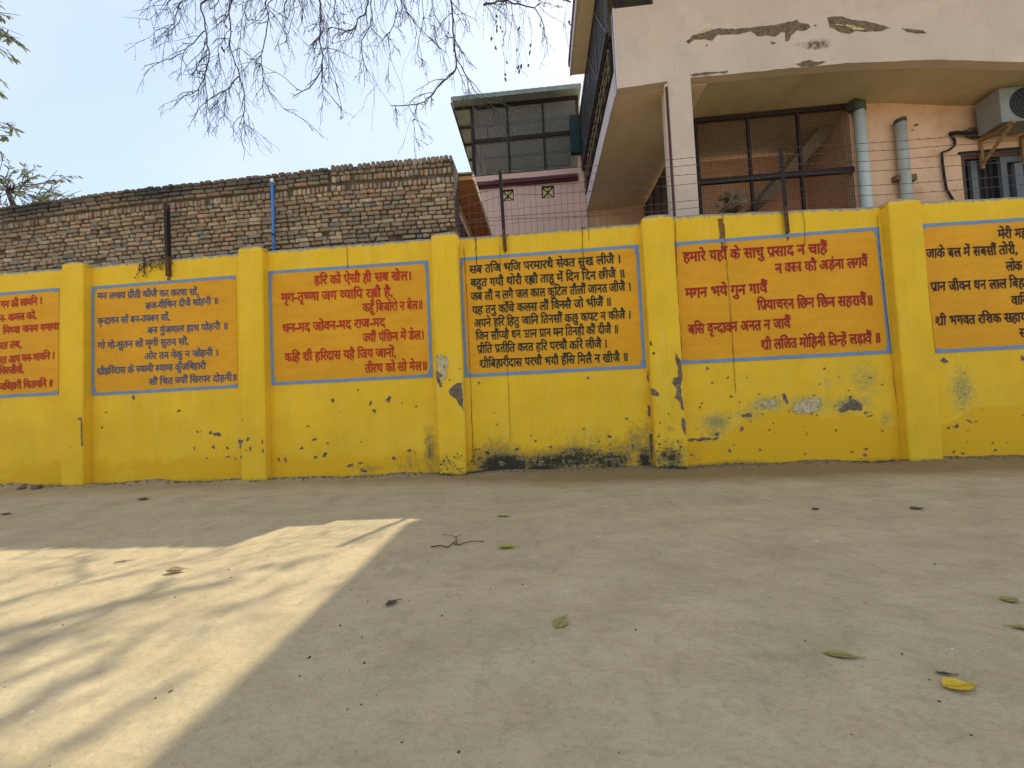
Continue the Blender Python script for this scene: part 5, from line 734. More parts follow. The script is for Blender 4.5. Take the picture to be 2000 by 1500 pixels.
    ([(1.512, 0.106), (1.507, 0.108), (1.507, 0.111), (1.502, 0.113), (1.497, 0.11), (1.49, 0.111), (1.482, 0.108), (1.494, 0.105), (1.491, 0.102), (1.495, 0.098), (1.501, 0.102), (1.509, 0.099), (1.513, 0.102)], 0),
    ([(1.574, 0.06), (1.571, 0.061), (1.57, 0.063), (1.567, 0.065), (1.562, 0.066), (1.559, 0.063), (1.558, 0.061), (1.557, 0.059), (1.555, 0.054), (1.561, 0.052), (1.567, 0.057), (1.573, 0.054), (1.577, 0.057)], 0),
    ([(1.768, 0.099), (1.762, 0.104), (1.753, 0.104), (1.75, 0.109), (1.743, 0.107), (1.736, 0.105), (1.729, 0.102), (1.733, 0.097), (1.738, 0.093), (1.741, 0.088), (1.75, 0.09), (1.759, 0.089), (1.754, 0.097)], 0),
    ([(1.588, 0.218), (1.588, 0.222), (1.584, 0.223), (1.581, 0.223), (1.578, 0.223), (1.57, 0.226), (1.567, 0.221), (1.569, 0.215), (1.575, 0.214), (1.577, 0.21), (1.581, 0.213), (1.588, 0.207), (1.587, 0.214)], 2),
    ([(1.634, 0.064), (1.634, 0.07), (1.628, 0.071), (1.625, 0.078), (1.618, 0.08), (1.616, 0.071), (1.618, 0.065), (1.615, 0.062), (1.619, 0.061), (1.619, 0.053), (1.624, 0.058), (1.626, 0.06), (1.635, 0.057)], 0),
    ([(1.602, 0.047), (1.595, 0.049), (1.595, 0.053), (1.591, 0.057), (1.586, 0.056), (1.586, 0.051), (1.579, 0.049), (1.584, 0.046), (1.584, 0.042), (1.588, 0.043), (1.591, 0.039), (1.594, 0.042), (1.597, 0.044)], 2),
    ([(1.6, 0.275), (1.602, 0.277), (1.597, 0.277), (1.595, 0.282), (1.589, 0.279), (1.586, 0.278), (1.582, 0.276), (1.585, 0.274), (1.581, 0.27), (1.588, 0.27), (1.594, 0.27), (1.598, 0.272), (1.607, 0.272)], 0),
    ([(1.515, 0.327), (1.522, 0.335), (1.516, 0.34), (1.508, 0.344), (1.502, 0.336), (1.497, 0.334), (1.486, 0.332), (1.495, 0.324), (1.498, 0.321), (1.499, 0.31), (1.507, 0.319), (1.514, 0.316), (1.521, 0.32)], 2),
    ([(1.771, 0.235), (1.773, 0.242), (1.767, 0.242), (1.764, 0.244), (1.759, 0.247), (1.756, 0.243), (1.752, 0.238), (1.758, 0.233), (1.757, 0.229), (1.758, 0.219), (1.764, 0.226), (1.767, 0.228), (1.768, 0.231)], 0),
    ([(1.758, 0.361), (1.749, 0.366), (1.749, 0.375), (1.741, 0.368), (1.737, 0.369), (1.728, 0.373), (1.727, 0.364), (1.727, 0.358), (1.727, 0.349), (1.734, 0.344), (1.742, 0.347), (1.747, 0.35), (1.751, 0.355)], 0),
    ([(1.727, 0.15), (1.727, 0.155), (1.725, 0.158), (1.722, 0.164), (1.719, 0.157), (1.714, 0.16), (1.716, 0.152), (1.714, 0.147), (1.714, 0.14), (1.72, 0.145), (1.722, 0.14), (1.727, 0.137), (1.728, 0.144)], 0),
    ([(1.789, 0.086), (1.782, 0.09), (1.779, 0.091), (1.777, 0.092), (1.775, 0.09), (1.773, 0.09), (1.769, 0.088), (1.768, 0.084), (1.768, 0.078), (1.774, 0.08), (1.777, 0.072), (1.783, 0.074), (1.784, 0.081)], 0),
    ([(1.688, 0.034), (1.698, 0.04), (1.689, 0.041), (1.683, 0.039), (1.678, 0.041), (1.673, 0.04), (1.675, 0.035), (1.676, 0.033), (1.67, 0.026), (1.679, 0.029), (1.684, 0.023), (1.689, 0.027), (1.697, 0.028)], 0),
    ([(1.803, 0.287), (1.791, 0.291), (1.785, 0.292), (1.783, 0.305), (1.776, 0.294), (1.763, 0.298), (1.757, 0.291), (1.759, 0.283), (1.763, 0.276), (1.775, 0.278), (1.782, 0.275), (1.789, 0.278), (1.796, 0.281)], 2),
    ([(1.512, 0.283), (1.508, 0.286), (1.509, 0.294), (1.506, 0.293), (1.502, 0.298), (1.501, 0.289), (1.501, 0.285), (1.498, 0.28), (1.498, 0.273), (1.502, 0.27), (1.506, 0.275), (1.508, 0.275), (1.51, 0.279)], 2),
    ([(1.489, 0.242), (1.48, 0.245), (1.481, 0.252), (1.477, 0.259), (1.474, 0.249), (1.466, 0.254), (1.463, 0.247), (1.467, 0.239), (1.47, 0.235), (1.473, 0.233), (1.477, 0.227), (1.481, 0.233), (1.485, 0.236)], 0),
    ([(1.756, 0.191), (1.755, 0.194), (1.757, 0.203), (1.75, 0.203), (1.742, 0.205), (1.737, 0.2), (1.737, 0.193), (1.734, 0.188), (1.735, 0.181), (1.742, 0.177), (1.749, 0.186), (1.756, 0.18), (1.757, 0.187)], 2),
    ([(1.572, 0.164), (1.571, 0.169), (1.565, 0.171), (1.56, 0.174), (1.554, 0.172), (1.552, 0.167), (1.541, 0.167), (1.541, 0.161), (1.55, 0.159), (1.554, 0.156), (1.56, 0.153), (1.567, 0.154), (1.573, 0.158)], 0),
    ([(1.794, 0.284), (1.792, 0.285), (1.799, 0.291), (1.788, 0.29), (1.781, 0.289), (1.777, 0.287), (1.775, 0.285), (1.77, 0.282), (1.773, 0.28), (1.779, 0.277), (1.788, 0.278), (1.793, 0.28), (1.794, 0.282)], 2),
    ([(1.509, 0.131), (1.524, 0.136), (1.509, 0.135), (1.503, 0.136), (1.493, 0.14), (1.484, 0.137), (1.478, 0.133), (1.479, 0.129), (1.485, 0.125), (1.493, 0.122), (1.503, 0.124), (1.507, 0.127), (1.519, 0.127)], 0),
    ([(1.55, 0.206), (1.552, 0.209), (1.55, 0.212), (1.548, 0.213), (1.546, 0.21), (1.541, 0.213), (1.54, 0.208), (1.541, 0.204), (1.54, 0.198), (1.544, 0.196), (1.548, 0.196), (1.549, 0.203), (1.551, 0.203)], 2),
    ([(1.668, 0.156), (1.667, 0.163), (1.658, 0.161), (1.656, 0.166), (1.653, 0.162), (1.646, 0.165), (1.641, 0.16), (1.645, 0.153), (1.648, 0.149), (1.651, 0.142), (1.656, 0.146), (1.663, 0.142), (1.666, 0.149)], 2),
    ([(1.589, 0.358), (1.589, 0.36), (1.593, 0.365), (1.585, 0.362), (1.581, 0.363), (1.573, 0.364), (1.57, 0.36), (1.575, 0.357), (1.573, 0.352), (1.582, 0.354), (1.585, 0.355), (1.591, 0.352), (1.593, 0.355)], 0),
    ([(1.698, 0.12), (1.688, 0.122), (1.691, 0.128), (1.685, 0.127), (1.681, 0.127), (1.677, 0.125), (1.67, 0.123), (1.673, 0.118), (1.678, 0.116), (1.682, 0.116), (1.685, 0.115), (1.691, 0.111), (1.694, 0.116)], 2),
    ([(1.687, 0.348), (1.687, 0.351), (1.686, 0.353), (1.685, 0.363), (1.683, 0.353), (1.68, 0.356), (1.676, 0.352), (1.68, 0.346), (1.678, 0.337), (1.682, 0.335), (1.685, 0.336), (1.686, 0.341), (1.687, 0.345)], 2),
    ([(1.735, 0.23), (1.728, 0.232), (1.734, 0.241), (1.722, 0.24), (1.713, 0.239), (1.71, 0.235), (1.703, 0.232), (1.708, 0.228), (1.705, 0.223), (1.715, 0.223), (1.722, 0.222), (1.733, 0.22), (1.729, 0.228)], 0),
    ([(1.522, 0.043), (1.514, 0.045), (1.517, 0.055), (1.511, 0.053), (1.508, 0.05), (1.505, 0.048), (1.5, 0.046), (1.499, 0.04), (1.503, 0.035), (1.507, 0.035), (1.512, 0.027), (1.515, 0.035), (1.522, 0.036)], 2),
    ([(1.537, 0.608), (1.533, 0.612), (1.533, 0.62), (1.53, 0.618), (1.526, 0.624), (1.522, 0.619), (1.521, 0.611), (1.522, 0.605), (1.522, 0.597), (1.527, 0.596), (1.53, 0.598), (1.533, 0.597), (1.532, 0.605)], 2),
    ([(1.606, 0.16), (1.604, 0.164), (1.604, 0.171), (1.599, 0.17), (1.594, 0.173), (1.589, 0.171), (1.584, 0.165), (1.585, 0.156), (1.594, 0.155), (1.593, 0.143), (1.599, 0.149), (1.602, 0.153), (1.606, 0.154)], 2),
    ([(1.519, 0.429), (1.52, 0.435), (1.512, 0.438), (1.507, 0.444), (1.499, 0.439), (1.489, 0.438), (1.484, 0.433), (1.482, 0.425), (1.488, 0.419), (1.5, 0.421), (1.505, 0.423), (1.511, 0.422), (1.523, 0.422)], 0),
    ([(1.607, 0.124), (1.598, 0.126), (1.594, 0.127), (1.592, 0.135), (1.583, 0.135), (1.581, 0.129), (1.575, 0.126), (1.583, 0.123), (1.58, 0.119), (1.587, 0.12), (1.592, 0.113), (1.599, 0.116), (1.599, 0.121)], 0),
    ([(1.501, 0.081), (1.5, 0.086), (1.495, 0.086), (1.492, 0.09), (1.487, 0.091), (1.484, 0.088), (1.48, 0.084), (1.481, 0.079), (1.483, 0.074), (1.487, 0.07), (1.492, 0.071), (1.498, 0.071), (1.495, 0.079)], 2),
    ([(1.514, 0.459), (1.512, 0.461), (1.514, 0.466), (1.509, 0.467), (1.504, 0.468), (1.5, 0.465), (1.503, 0.46), (1.503, 0.458), (1.498, 0.451), (1.504, 0.449), (1.509, 0.451), (1.515, 0.45), (1.516, 0.455)], 0),
    ([(-1.388, 0.16), (-1.394, 0.165), (-1.4, 0.165), (-1.401, 0.178), (-1.406, 0.168), (-1.409, 0.165), (-1.416, 0.163), (-1.418, 0.156), (-1.415, 0.15), (-1.408, 0.146), (-1.401, 0.143), (-1.394, 0.147), (-1.389, 0.153)], 2),
    ([(-1.161, 0.234), (-1.162, 0.235), (-1.161, 0.239), (-1.163, 0.239), (-1.165, 0.237), (-1.169, 0.239), (-1.17, 0.236), (-1.171, 0.232), (-1.17, 0.229), (-1.166, 0.228), (-1.163, 0.225), (-1.159, 0.227), (-1.158, 0.231)], 2),
    ([(-1.141, 0.241), (-1.141, 0.243), (-1.141, 0.246), (-1.146, 0.246), (-1.152, 0.249), (-1.159, 0.247), (-1.154, 0.242), (-1.155, 0.24), (-1.154, 0.237), (-1.152, 0.233), (-1.145, 0.232), (-1.144, 0.238), (-1.138, 0.238)], 2),
    ([(-1.251, 0.023), (-1.25, 0.026), (-1.249, 0.034), (-1.255, 0.03), (-1.259, 0.031), (-1.264, 0.031), (-1.265, 0.026), (-1.261, 0.022), (-1.259, 0.02), (-1.258, 0.016), (-1.256, 0.019), (-1.251, 0.015), (-1.25, 0.019)], 2),
    ([(-1.262, 0.151), (-1.264, 0.154), (-1.266, 0.154), (-1.267, 0.161), (-1.27, 0.159), (-1.273, 0.157), (-1.276, 0.154), (-1.276, 0.148), (-1.27, 0.148), (-1.27, 0.143), (-1.267, 0.14), (-1.266, 0.147), (-1.265, 0.149)], 2),
    ([(-1.177, 0.088), (-1.177, 0.091), (-1.178, 0.096), (-1.183, 0.094), (-1.186, 0.092), (-1.19, 0.092), (-1.197, 0.091), (-1.193, 0.086), (-1.189, 0.084), (-1.186, 0.083), (-1.183, 0.08), (-1.179, 0.081), (-1.174, 0.083)], 2),
    ([(-1.274, 0.177), (-1.271, 0.181), (-1.275, 0.184), (-1.28, 0.183), (-1.285, 0.184), (-1.29, 0.183), (-1.294, 0.179), (-1.298, 0.174), (-1.286, 0.174), (-1.287, 0.164), (-1.28, 0.168), (-1.277, 0.172), (-1.275, 0.174)], 2),
    ([(-1.278, 0.018), (-1.276, 0.022), (-1.277, 0.027), (-1.283, 0.032), (-1.288, 0.024), (-1.299, 0.028), (-1.292, 0.019), (-1.301, 0.015), (-1.292, 0.013), (-1.292, 0.004), (-1.283, 0.004), (-1.276, 0.007), (-1.276, 0.014)], 2),
    ([(-1.343, 0.204), (-1.351, 0.208), (-1.354, 0.213), (-1.358, 0.221), (-1.366, 0.219), (-1.365, 0.208), (-1.377, 0.208), (-1.369, 0.202), (-1.373, 0.193), (-1.362, 0.198), (-1.359, 0.194), (-1.351, 0.191), (-1.351, 0.199)], 2),
    ([(-1.163, 0.296), (-1.156, 0.303), (-1.159, 0.31), (-1.166, 0.311), (-1.171, 0.305), (-1.176, 0.303), (-1.182, 0.3), (-1.176, 0.294), (-1.174, 0.291), (-1.17, 0.29), (-1.167, 0.287), (-1.159, 0.283), (-1.158, 0.29)], 2),
    ([(-1.27, 0.044), (-1.268, 0.047), (-1.271, 0.048), (-1.272, 0.052), (-1.275, 0.05), (-1.278, 0.05), (-1.281, 0.046), (-1.278, 0.042), (-1.279, 0.037), (-1.275, 0.036), (-1.272, 0.035), (-1.27, 0.038), (-1.268, 0.041)], 2),
    ([(-1.171, -0.005), (-1.182, -0.003), (-1.175, 0.005), (-1.185, 0.005), (-1.193, 0.004), (-1.195, -0.001), (-1.193, -0.004), (-1.195, -0.006), (-1.198, -0.01), (-1.192, -0.012), (-1.186, -0.012), (-1.175, -0.015), (-1.173, -0.009)], 2),
    ([(-1.348, 0.031), (-1.345, 0.037), (-1.354, 0.039), (-1.359, 0.037), (-1.366, 0.044), (-1.375, 0.042), (-1.372, 0.033), (-1.372, 0.029), (-1.373, 0.021), (-1.367, 0.015), (-1.358, 0.019), (-1.35, 0.018), (-1.352, 0.028)], 2),
    ([(-1.382, 0.096), (-1.383, 0.099), (-1.386, 0.101), (-1.39, 0.099), (-1.393, 0.103), (-1.395, 0.1), (-1.398, 0.098), (-1.395, 0.095), (-1.395, 0.092), (-1.392, 0.092), (-1.389, 0.091), (-1.384, 0.089), (-1.387, 0.094)], 2),
    ([(-1.302, 0.086), (-1.309, 0.09), (-1.309, 0.097), (-1.313, 0.097), (-1.316, 0.095), (-1.317, 0.09), (-1.325, 0.09), (-1.323, 0.083), (-1.322, 0.075), (-1.316, 0.078), (-1.313, 0.079), (-1.308, 0.073), (-1.304, 0.079)], 2),
    ([(-1.35, 0.213), (-1.354, 0.215), (-1.355, 0.217), (-1.357, 0.22), (-1.361, 0.221), (-1.362, 0.217), (-1.361, 0.214), (-1.362, 0.212), (-1.362, 0.21), (-1.362, 0.203), (-1.357, 0.208), (-1.356, 0.21), (-1.352, 0.21)], 2),
    ([(-1.199, 0.251), (-1.198, 0.257), (-1.21, 0.257), (-1.215, 0.257), (-1.221, 0.259), (-1.227, 0.257), (-1.231, 0.254), (-1.223, 0.25), (-1.232, 0.241), (-1.221, 0.241), (-1.215, 0.244), (-1.205, 0.241), (-1.196, 0.244)], 2),
    ([(-1.213, 0.006), (-1.206, 0.014), (-1.213, 0.014), (-1.216, 0.019), (-1.222, 0.022), (-1.226, 0.017), (-1.23, 0.01), (-1.228, 0.002), (-1.224, -0.003), (-1.219, -0.001), (-1.216, -0.009), (-1.214, 0.001), (-1.208, -0.0)], 2),
    ([(-1.144, 0.088), (-1.14, 0.091), (-1.147, 0.093), (-1.152, 0.097), (-1.16, 0.095), (-1.166, 0.093), (-1.168, 0.09), (-1.162, 0.087), (-1.161, 0.085), (-1.161, 0.08), (-1.152, 0.082), (-1.144, 0.081), (-1.137, 0.084)], 2),
    ([(-1.114, 0.046), (-1.109, 0.051), (-1.117, 0.052), (-1.121, 0.05), (-1.124, 0.05), (-1.127, 0.049), (-1.136, 0.049), (-1.127, 0.045), (-1.13, 0.04), (-1.124, 0.043), (-1.121, 0.037), (-1.116, 0.04), (-1.118, 0.044)], 2),
    ([(-1.281, 0.207), (-1.286, 0.209), (-1.285, 0.214), (-1.29, 0.221), (-1.298, 0.218), (-1.306, 0.216), (-1.304, 0.209), (-1.3, 0.206), (-1.305, 0.199), (-1.294, 0.203), (-1.29, 0.197), (-1.284, 0.199), (-1.28, 0.202)], 2),
    ([(-1.105, 0.265), (-1.109, 0.268), (-1.107, 0.274), (-1.113, 0.276), (-1.118, 0.276), (-1.119, 0.27), (-1.125, 0.268), (-1.127, 0.262), (-1.118, 0.261), (-1.118, 0.253), (-1.113, 0.253), (-1.111, 0.261), (-1.106, 0.261)], 2),
    ([(-1.192, 0.135), (-1.196, 0.138), (-1.195, 0.143), (-1.202, 0.146), (-1.209, 0.143), (-1.21, 0.139), (-1.212, 0.136), (-1.212, 0.134), (-1.214, 0.129), (-1.207, 0.129), (-1.203, 0.131), (-1.194, 0.125), (-1.187, 0.129)], 2),
    ([(-1.133, 0.062), (-1.127, 0.069), (-1.135, 0.071), (-1.14, 0.076), (-1.144, 0.066), (-1.154, 0.071), (-1.158, 0.065), (-1.147, 0.061), (-1.147, 0.058), (-1.147, 0.051), (-1.14, 0.05), (-1.133, 0.051), (-1.13, 0.057)], 2),
    ([(-1.291, 0.265), (-1.297, 0.269), (-1.297, 0.276), (-1.303, 0.277), (-1.308, 0.272), (-1.309, 0.268), (-1.31, 0.266), (-1.317, 0.262), (-1.308, 0.262), (-1.307, 0.261), (-1.304, 0.258), (-1.299, 0.257), (-1.3, 0.263)], 2),
    ([(-1.311, 0.248), (-1.314, 0.253), (-1.316, 0.259), (-1.322, 0.258), (-1.325, 0.253), (-1.332, 0.257), (-1.327, 0.249), (-1.328, 0.247), (-1.328, 0.243), (-1.327, 0.236), (-1.322, 0.242), (-1.32, 0.242), (-1.313, 0.242)], 2),
    ([(-1.399, 0.081), (-1.403, 0.086), (-1.407, 0.087), (-1.409, 0.091), (-1.413, 0.09), (-1.415, 0.087), (-1.42, 0.084), (-1.414, 0.08), (-1.417, 0.073), (-1.413, 0.07), (-1.409, 0.074), (-1.405, 0.072), (-1.407, 0.079)], 2),
    ([(-1.32, 0.102), (-1.323, 0.104), (-1.322, 0.109), (-1.325, 0.111), (-1.328, 0.108), (-1.332, 0.108), (-1.334, 0.104), (-1.336, 0.099), (-1.333, 0.095), (-1.328, 0.094), (-1.325, 0.096), (-1.322, 0.095), (-1.319, 0.098)], 2),
    ([(-1.138, 0.008), (-1.141, 0.01), (-1.14, 0.017), (-1.145, 0.016), (-1.149, 0.015), (-1.157, 0.018), (-1.158, 0.011), (-1.152, 0.007), (-1.156, -0.001), (-1.15, -0.002), (-1.144, -0.005), (-1.139, -0.003), (-1.137, 0.003)], 2),
    ([(-1.092, 0.097), (-1.104, 0.099), (-1.102, 0.102), (-1.108, 0.104), (-1.113, 0.101), (-1.122, 0.102), (-1.128, 0.099), (-1.127, 0.095), (-1.123, 0.092), (-1.117, 0.089), (-1.109, 0.092), (-1.101, 0.091), (-1.094, 0.093)], 2),
    ([(-6.791, 1.011), (-6.767, 1.008), (-6.772, 0.964), (-6.764, 0.917), (-6.761, 0.879), (-6.761, 0.833), (-6.763, 0.777), (-6.762, 0.735), (-6.756, 0.689), (-6.75, 0.638), (-6.747, 0.596), (-6.772, 0.58), (-6.778, 0.637), (-6.773, 0.683), (-6.784, 0.728), (-6.782, 0.774), (-6.781, 0.824), (-6.782, 0.874), (-6.777, 0.914), (-6.788, 0.963)], 0),
    ([(-6.784, 0.992), (-6.79, 1.0), (-6.804, 0.998), (-6.807, 1.009), (-6.819, 1.01), (-6.824, 1.001), (-6.82, 0.994), (-6.834, 0.988), (-6.822, 0.985), (-6.817, 0.979), (-6.808, 0.979), (-6.796, 0.977), (-6.797, 0.987)], 0),
    ([(-4.164, 0.596), (-4.154, 0.616), (-4.166, 0.625), (-4.178, 0.624), (-4.187, 0.624), (-4.189, 0.608), (-4.191, 0.6), (-4.201, 0.589), (-4.2, 0.571), (-4.187, 0.571), (-4.178, 0.57), (-4.17, 0.576), (-4.171, 0.589)], 0),
    ([(-4.133, 0.465), (-4.128, 0.481), (-4.135, 0.49), (-4.142, 0.493), (-4.146, 0.477), (-4.154, 0.482), (-4.156, 0.47), (-4.162, 0.456), (-4.153, 0.449), (-4.149, 0.438), (-4.142, 0.427), (-4.138, 0.448), (-4.137, 0.458)], 0),
    ([(-3.951, 0.559), (-3.953, 0.566), (-3.952, 0.579), (-3.957, 0.582), (-3.962, 0.587), (-3.964, 0.572), (-3.964, 0.562), (-3.973, 0.55), (-3.968, 0.539), (-3.964, 0.523), (-3.956, 0.524), (-3.953, 0.541), (-3.948, 0.546)], 0),
    ([(-3.946, 0.429), (-3.945, 0.439), (-3.948, 0.448), (-3.952, 0.458), (-3.956, 0.447), (-3.959, 0.443), (-3.966, 0.437), (-3.965, 0.422), (-3.965, 0.404), (-3.957, 0.404), (-3.952, 0.415), (-3.945, 0.401), (-3.939, 0.411)], 0)]
CRK = [([(2.543, 3.387), (2.552, 3.21), (2.555, 2.651), (2.563, 1.958), (2.556, 0.934)], 0.006, 4), ([(3.56, 3.323), (3.575, 3.163), (3.559, 2.854)], 0.006, 4), ([(0.676, 3.36), (0.668, 3.073), (0.661, 2.786)], 0.007, 4), ([(-0.815, 3.369), (-0.818, 3.112), (-0.82, 2.892)], 0.011, 4), ([(-0.433, 2.284), (-0.443, 1.567), (-0.45, 0.435)], 0.004, 4), ([(-2.703, 3.343), (-2.7, 3.177), (-2.697, 2.988)], 0.007, 4), ([(-0.991, 3.198), (-0.977, 2.61), (-0.97, 1.165), (-0.978, 0.066)], 0.006, 4), ([(1.924, 3.367), (1.895, 2.417), (1.897, 1.445)], 0.008, 4), ([(4.485, 3.192), (4.468, 2.649), (4.52, 0.715)], 0.005, 4), ([(-0.481, 3.174), (-0.487, 2.868), (-0.454, 2.286)], 0.004, 4), ([(0.758, 3.318), (0.756, 3.138)], 0.006, 4)]
bays = [(-15.0, PIL[0][0])] + [(a[1], b[0]) for a, b in zip(PIL, PIL[1:])] + [(PIL[-1][1], 13.0)]
def patches(mb, x0, x1, y, lo=2):
    for poly, mi in FL:
        cx = sum(p[0] for p in poly) / len(poly)
        if not x0 <= cx < x1: continue
        cz = sum(p[1] for p in poly) / len(poly); ex = max(p[0] for p in poly) - min(p[0] for p in poly); ez = max(p[1] for p in poly) - min(p[1] for p in poly)
        if mi == 0 and max(ex, ez) > .045:         # pale broken rim of older paint round the larger patches
            rq = random.Random(int(cx * 977)); add_patch(mb, [(p[0] + (p[0] - cx) / ex * rq.uniform(.004, .016), p[1] + (p[1] - cz) / ez * rq.uniform(.004, .016)) for p in poly], y + .0008, lo + 1)
        add_patch(mb, poly, y - 0.00035 * (mb.np % 12), lo + mi); mb.np += 1
def add_patch(mb, poly, y, mi):
    n = len(poly); cx = sum(p[0] for p in poly) / n; cz = sum(p[1] for p in poly) / n
    tri = tessellate_polygon([[Vector((p[0], p[1], 0)) for p in poly]])
    mb.add([(p[0], y, p[1]) for p in poly], tri, mi)
def fix(o, back=False):
    bm = bmesh.new(); bm.from_mesh(o.data)
    for f in bm.faces:
        f.normal_update()
        if abs(f.normal.y) > .8 and f.calc_center_median().y < 0.03 and f.normal.y > 0: f.normal_flip()
    bm.to_mesh(o.data); bm.free()
WM = [M['yellow'], M['cement'], M['plaster'], M['pale_plaster'], M['crack'], M['rustrun']]
for x0, x1 in bays:
    mb = wall_sheet(x0, x1, 'wall_bay'); patches(mb, x0, x1, -0.0045)
    for pts, w, mi in CRK:
        if x0 <= pts[0][0] < x1:
            rr = random.Random(int(pts[0][0] * 100)); P = []
            for (ax_, az_), (bx_, bz_) in zip(pts, pts[1:]):
                for q in range(12): P.append((ax_ + (bx_ - ax_) * q / 12 + rr.uniform(-.004, .004), az_ + (bz_ - az_) * q / 12))
            P.append(pts[-1]); v2, f2 = [], []
            for i, (px, pz) in enumerate(P):
                ww = w * (0.6 + 0.8 * rr.random()) * (1 if 0 < i < len(P) - 1 else .3)
                v2 += [(px - ww / 2, -0.0135, pz), (px + ww / 2, -0.0135, pz)]
                if i: f2.append((2 * i - 2, 2 * i - 1, 2 * i + 1, 2 * i))
            mb.add(v2, f2, mi)
    o = mb.build('wall_bay', WM, wall); fix(o); wear(o.data)
for i, (x0, x1) in enumerate(PIL):
    # a pilaster: shallow shaft standing proud of the wall, with a soft rounded head a little above it
    mb = MB(); D = 0.12; n = 7; H = [3.36, 3.37, 3.362, 3.392, 3.362, 3.378, 3.340, 3.36, 3.36][i]; r = 0.078
    rr = random.Random(i); zs = [-0.12] + [0.06 * k for k in range(1, int((H - r) / 0.06))]
    prof = []                                      # outline of the head, left to right
    for k in range(15):
        t_ = k / 14; aa = math.pi * (1 - t_); w_ = x1 - x0
        prof.append((x0 + w_ * (0.5 + 0.5 * math.copysign(abs(math.cos(aa)) ** 0.72, math.cos(aa))), H - r + r * abs(math.sin(aa)) ** 0.75))
    xs = [p[0] for p in prof]
    def front(x, z): 
        e = min(x - x0, x1 - x); return -D + (0.014 * max(0, 1 - e / 0.016)) + (0.02 * max(0, (z - (H - 0.05)) / 0.05)) + 0.003 * mnoise.noise(Vector((x * 3, z * 1.2, i)))
    def wob(z): return 0.005 * mnoise.noise(Vector((z * 2.1, i * 3.3, 0))) + 0.003 * mnoise.noise(Vector((z * 9, i, 0)))
    rows = []
    for z in zs: rows.append([(x + wob(z) * (1 if (x < x0 + .01 or x > x1 - .01) else 0), front(x, z), z) for x in xs])
    rows.append([(x, front(x, H - r), H - r) for x in xs]); rows.append([(p[0], front(p[0], p[1]), p[1]) for p in prof])
    k = len(xs); vs = [p for rw in rows for p in rw]
    fs = [(a_ * k + b_, a_ * k + b_ + 1, (a_ + 1) * k + b_ + 1, (a_ + 1) * k + b_) for a_ in range(len(rows) - 1) for b_ in range(k - 1)]
    mb.add(vs, fs, 0)
    vs, fs = [], []
    for q, rw in enumerate(rows[:-1]):             # the two sides, running back into the wall
        for p in (rw[0], rw[-1]): vs += [p, (p[0], -0.06, p[2]), (p[0], 0.015, p[2])]
        if q:
            o_ = (q - 1) * 6; z_ = q * 6
            fs += [(o_ + 1, o_, z_, z_ + 1), (o_ + 2, o_ + 1, z_ + 1, z_ + 2), (o_ + 3, o_ + 4, z_ + 4, z_ + 3), (o_ + 4, o_ + 5, z_ + 5, z_ + 4)]
    mb.add(vs, fs, 0)
    vs, fs = [], []
    for q, p in enumerate(prof):                   # the head, running back over the wall
        vs += [(p[0], front(p[0], p[1]), p[1]), (p[0], -0.05, p[1] + 0.008), (p[0], 0.06, p[1] + 0.004), (p[0], 0.21, p[1] - 0.03), (p[0], 0.21, 3.0)]
        if q: fs += [((q - 1) * 5 + j, q * 5 + j, q * 5 + j + 1, (q - 1) * 5 + j + 1) for j in range(4)]
    mb.add(vs, fs[:], 0)
    for j in range(len(mb.f) - len(fs), len(mb.f)):
        if (j - (len(mb.f) - len(fs))) % 4 >= 2: mb.m[j] = 1
    patches(mb, x0, x1, -D - 0.004)
    o = mb.build('pilaster', WM, wall); fix(o); wear(o.data, H)

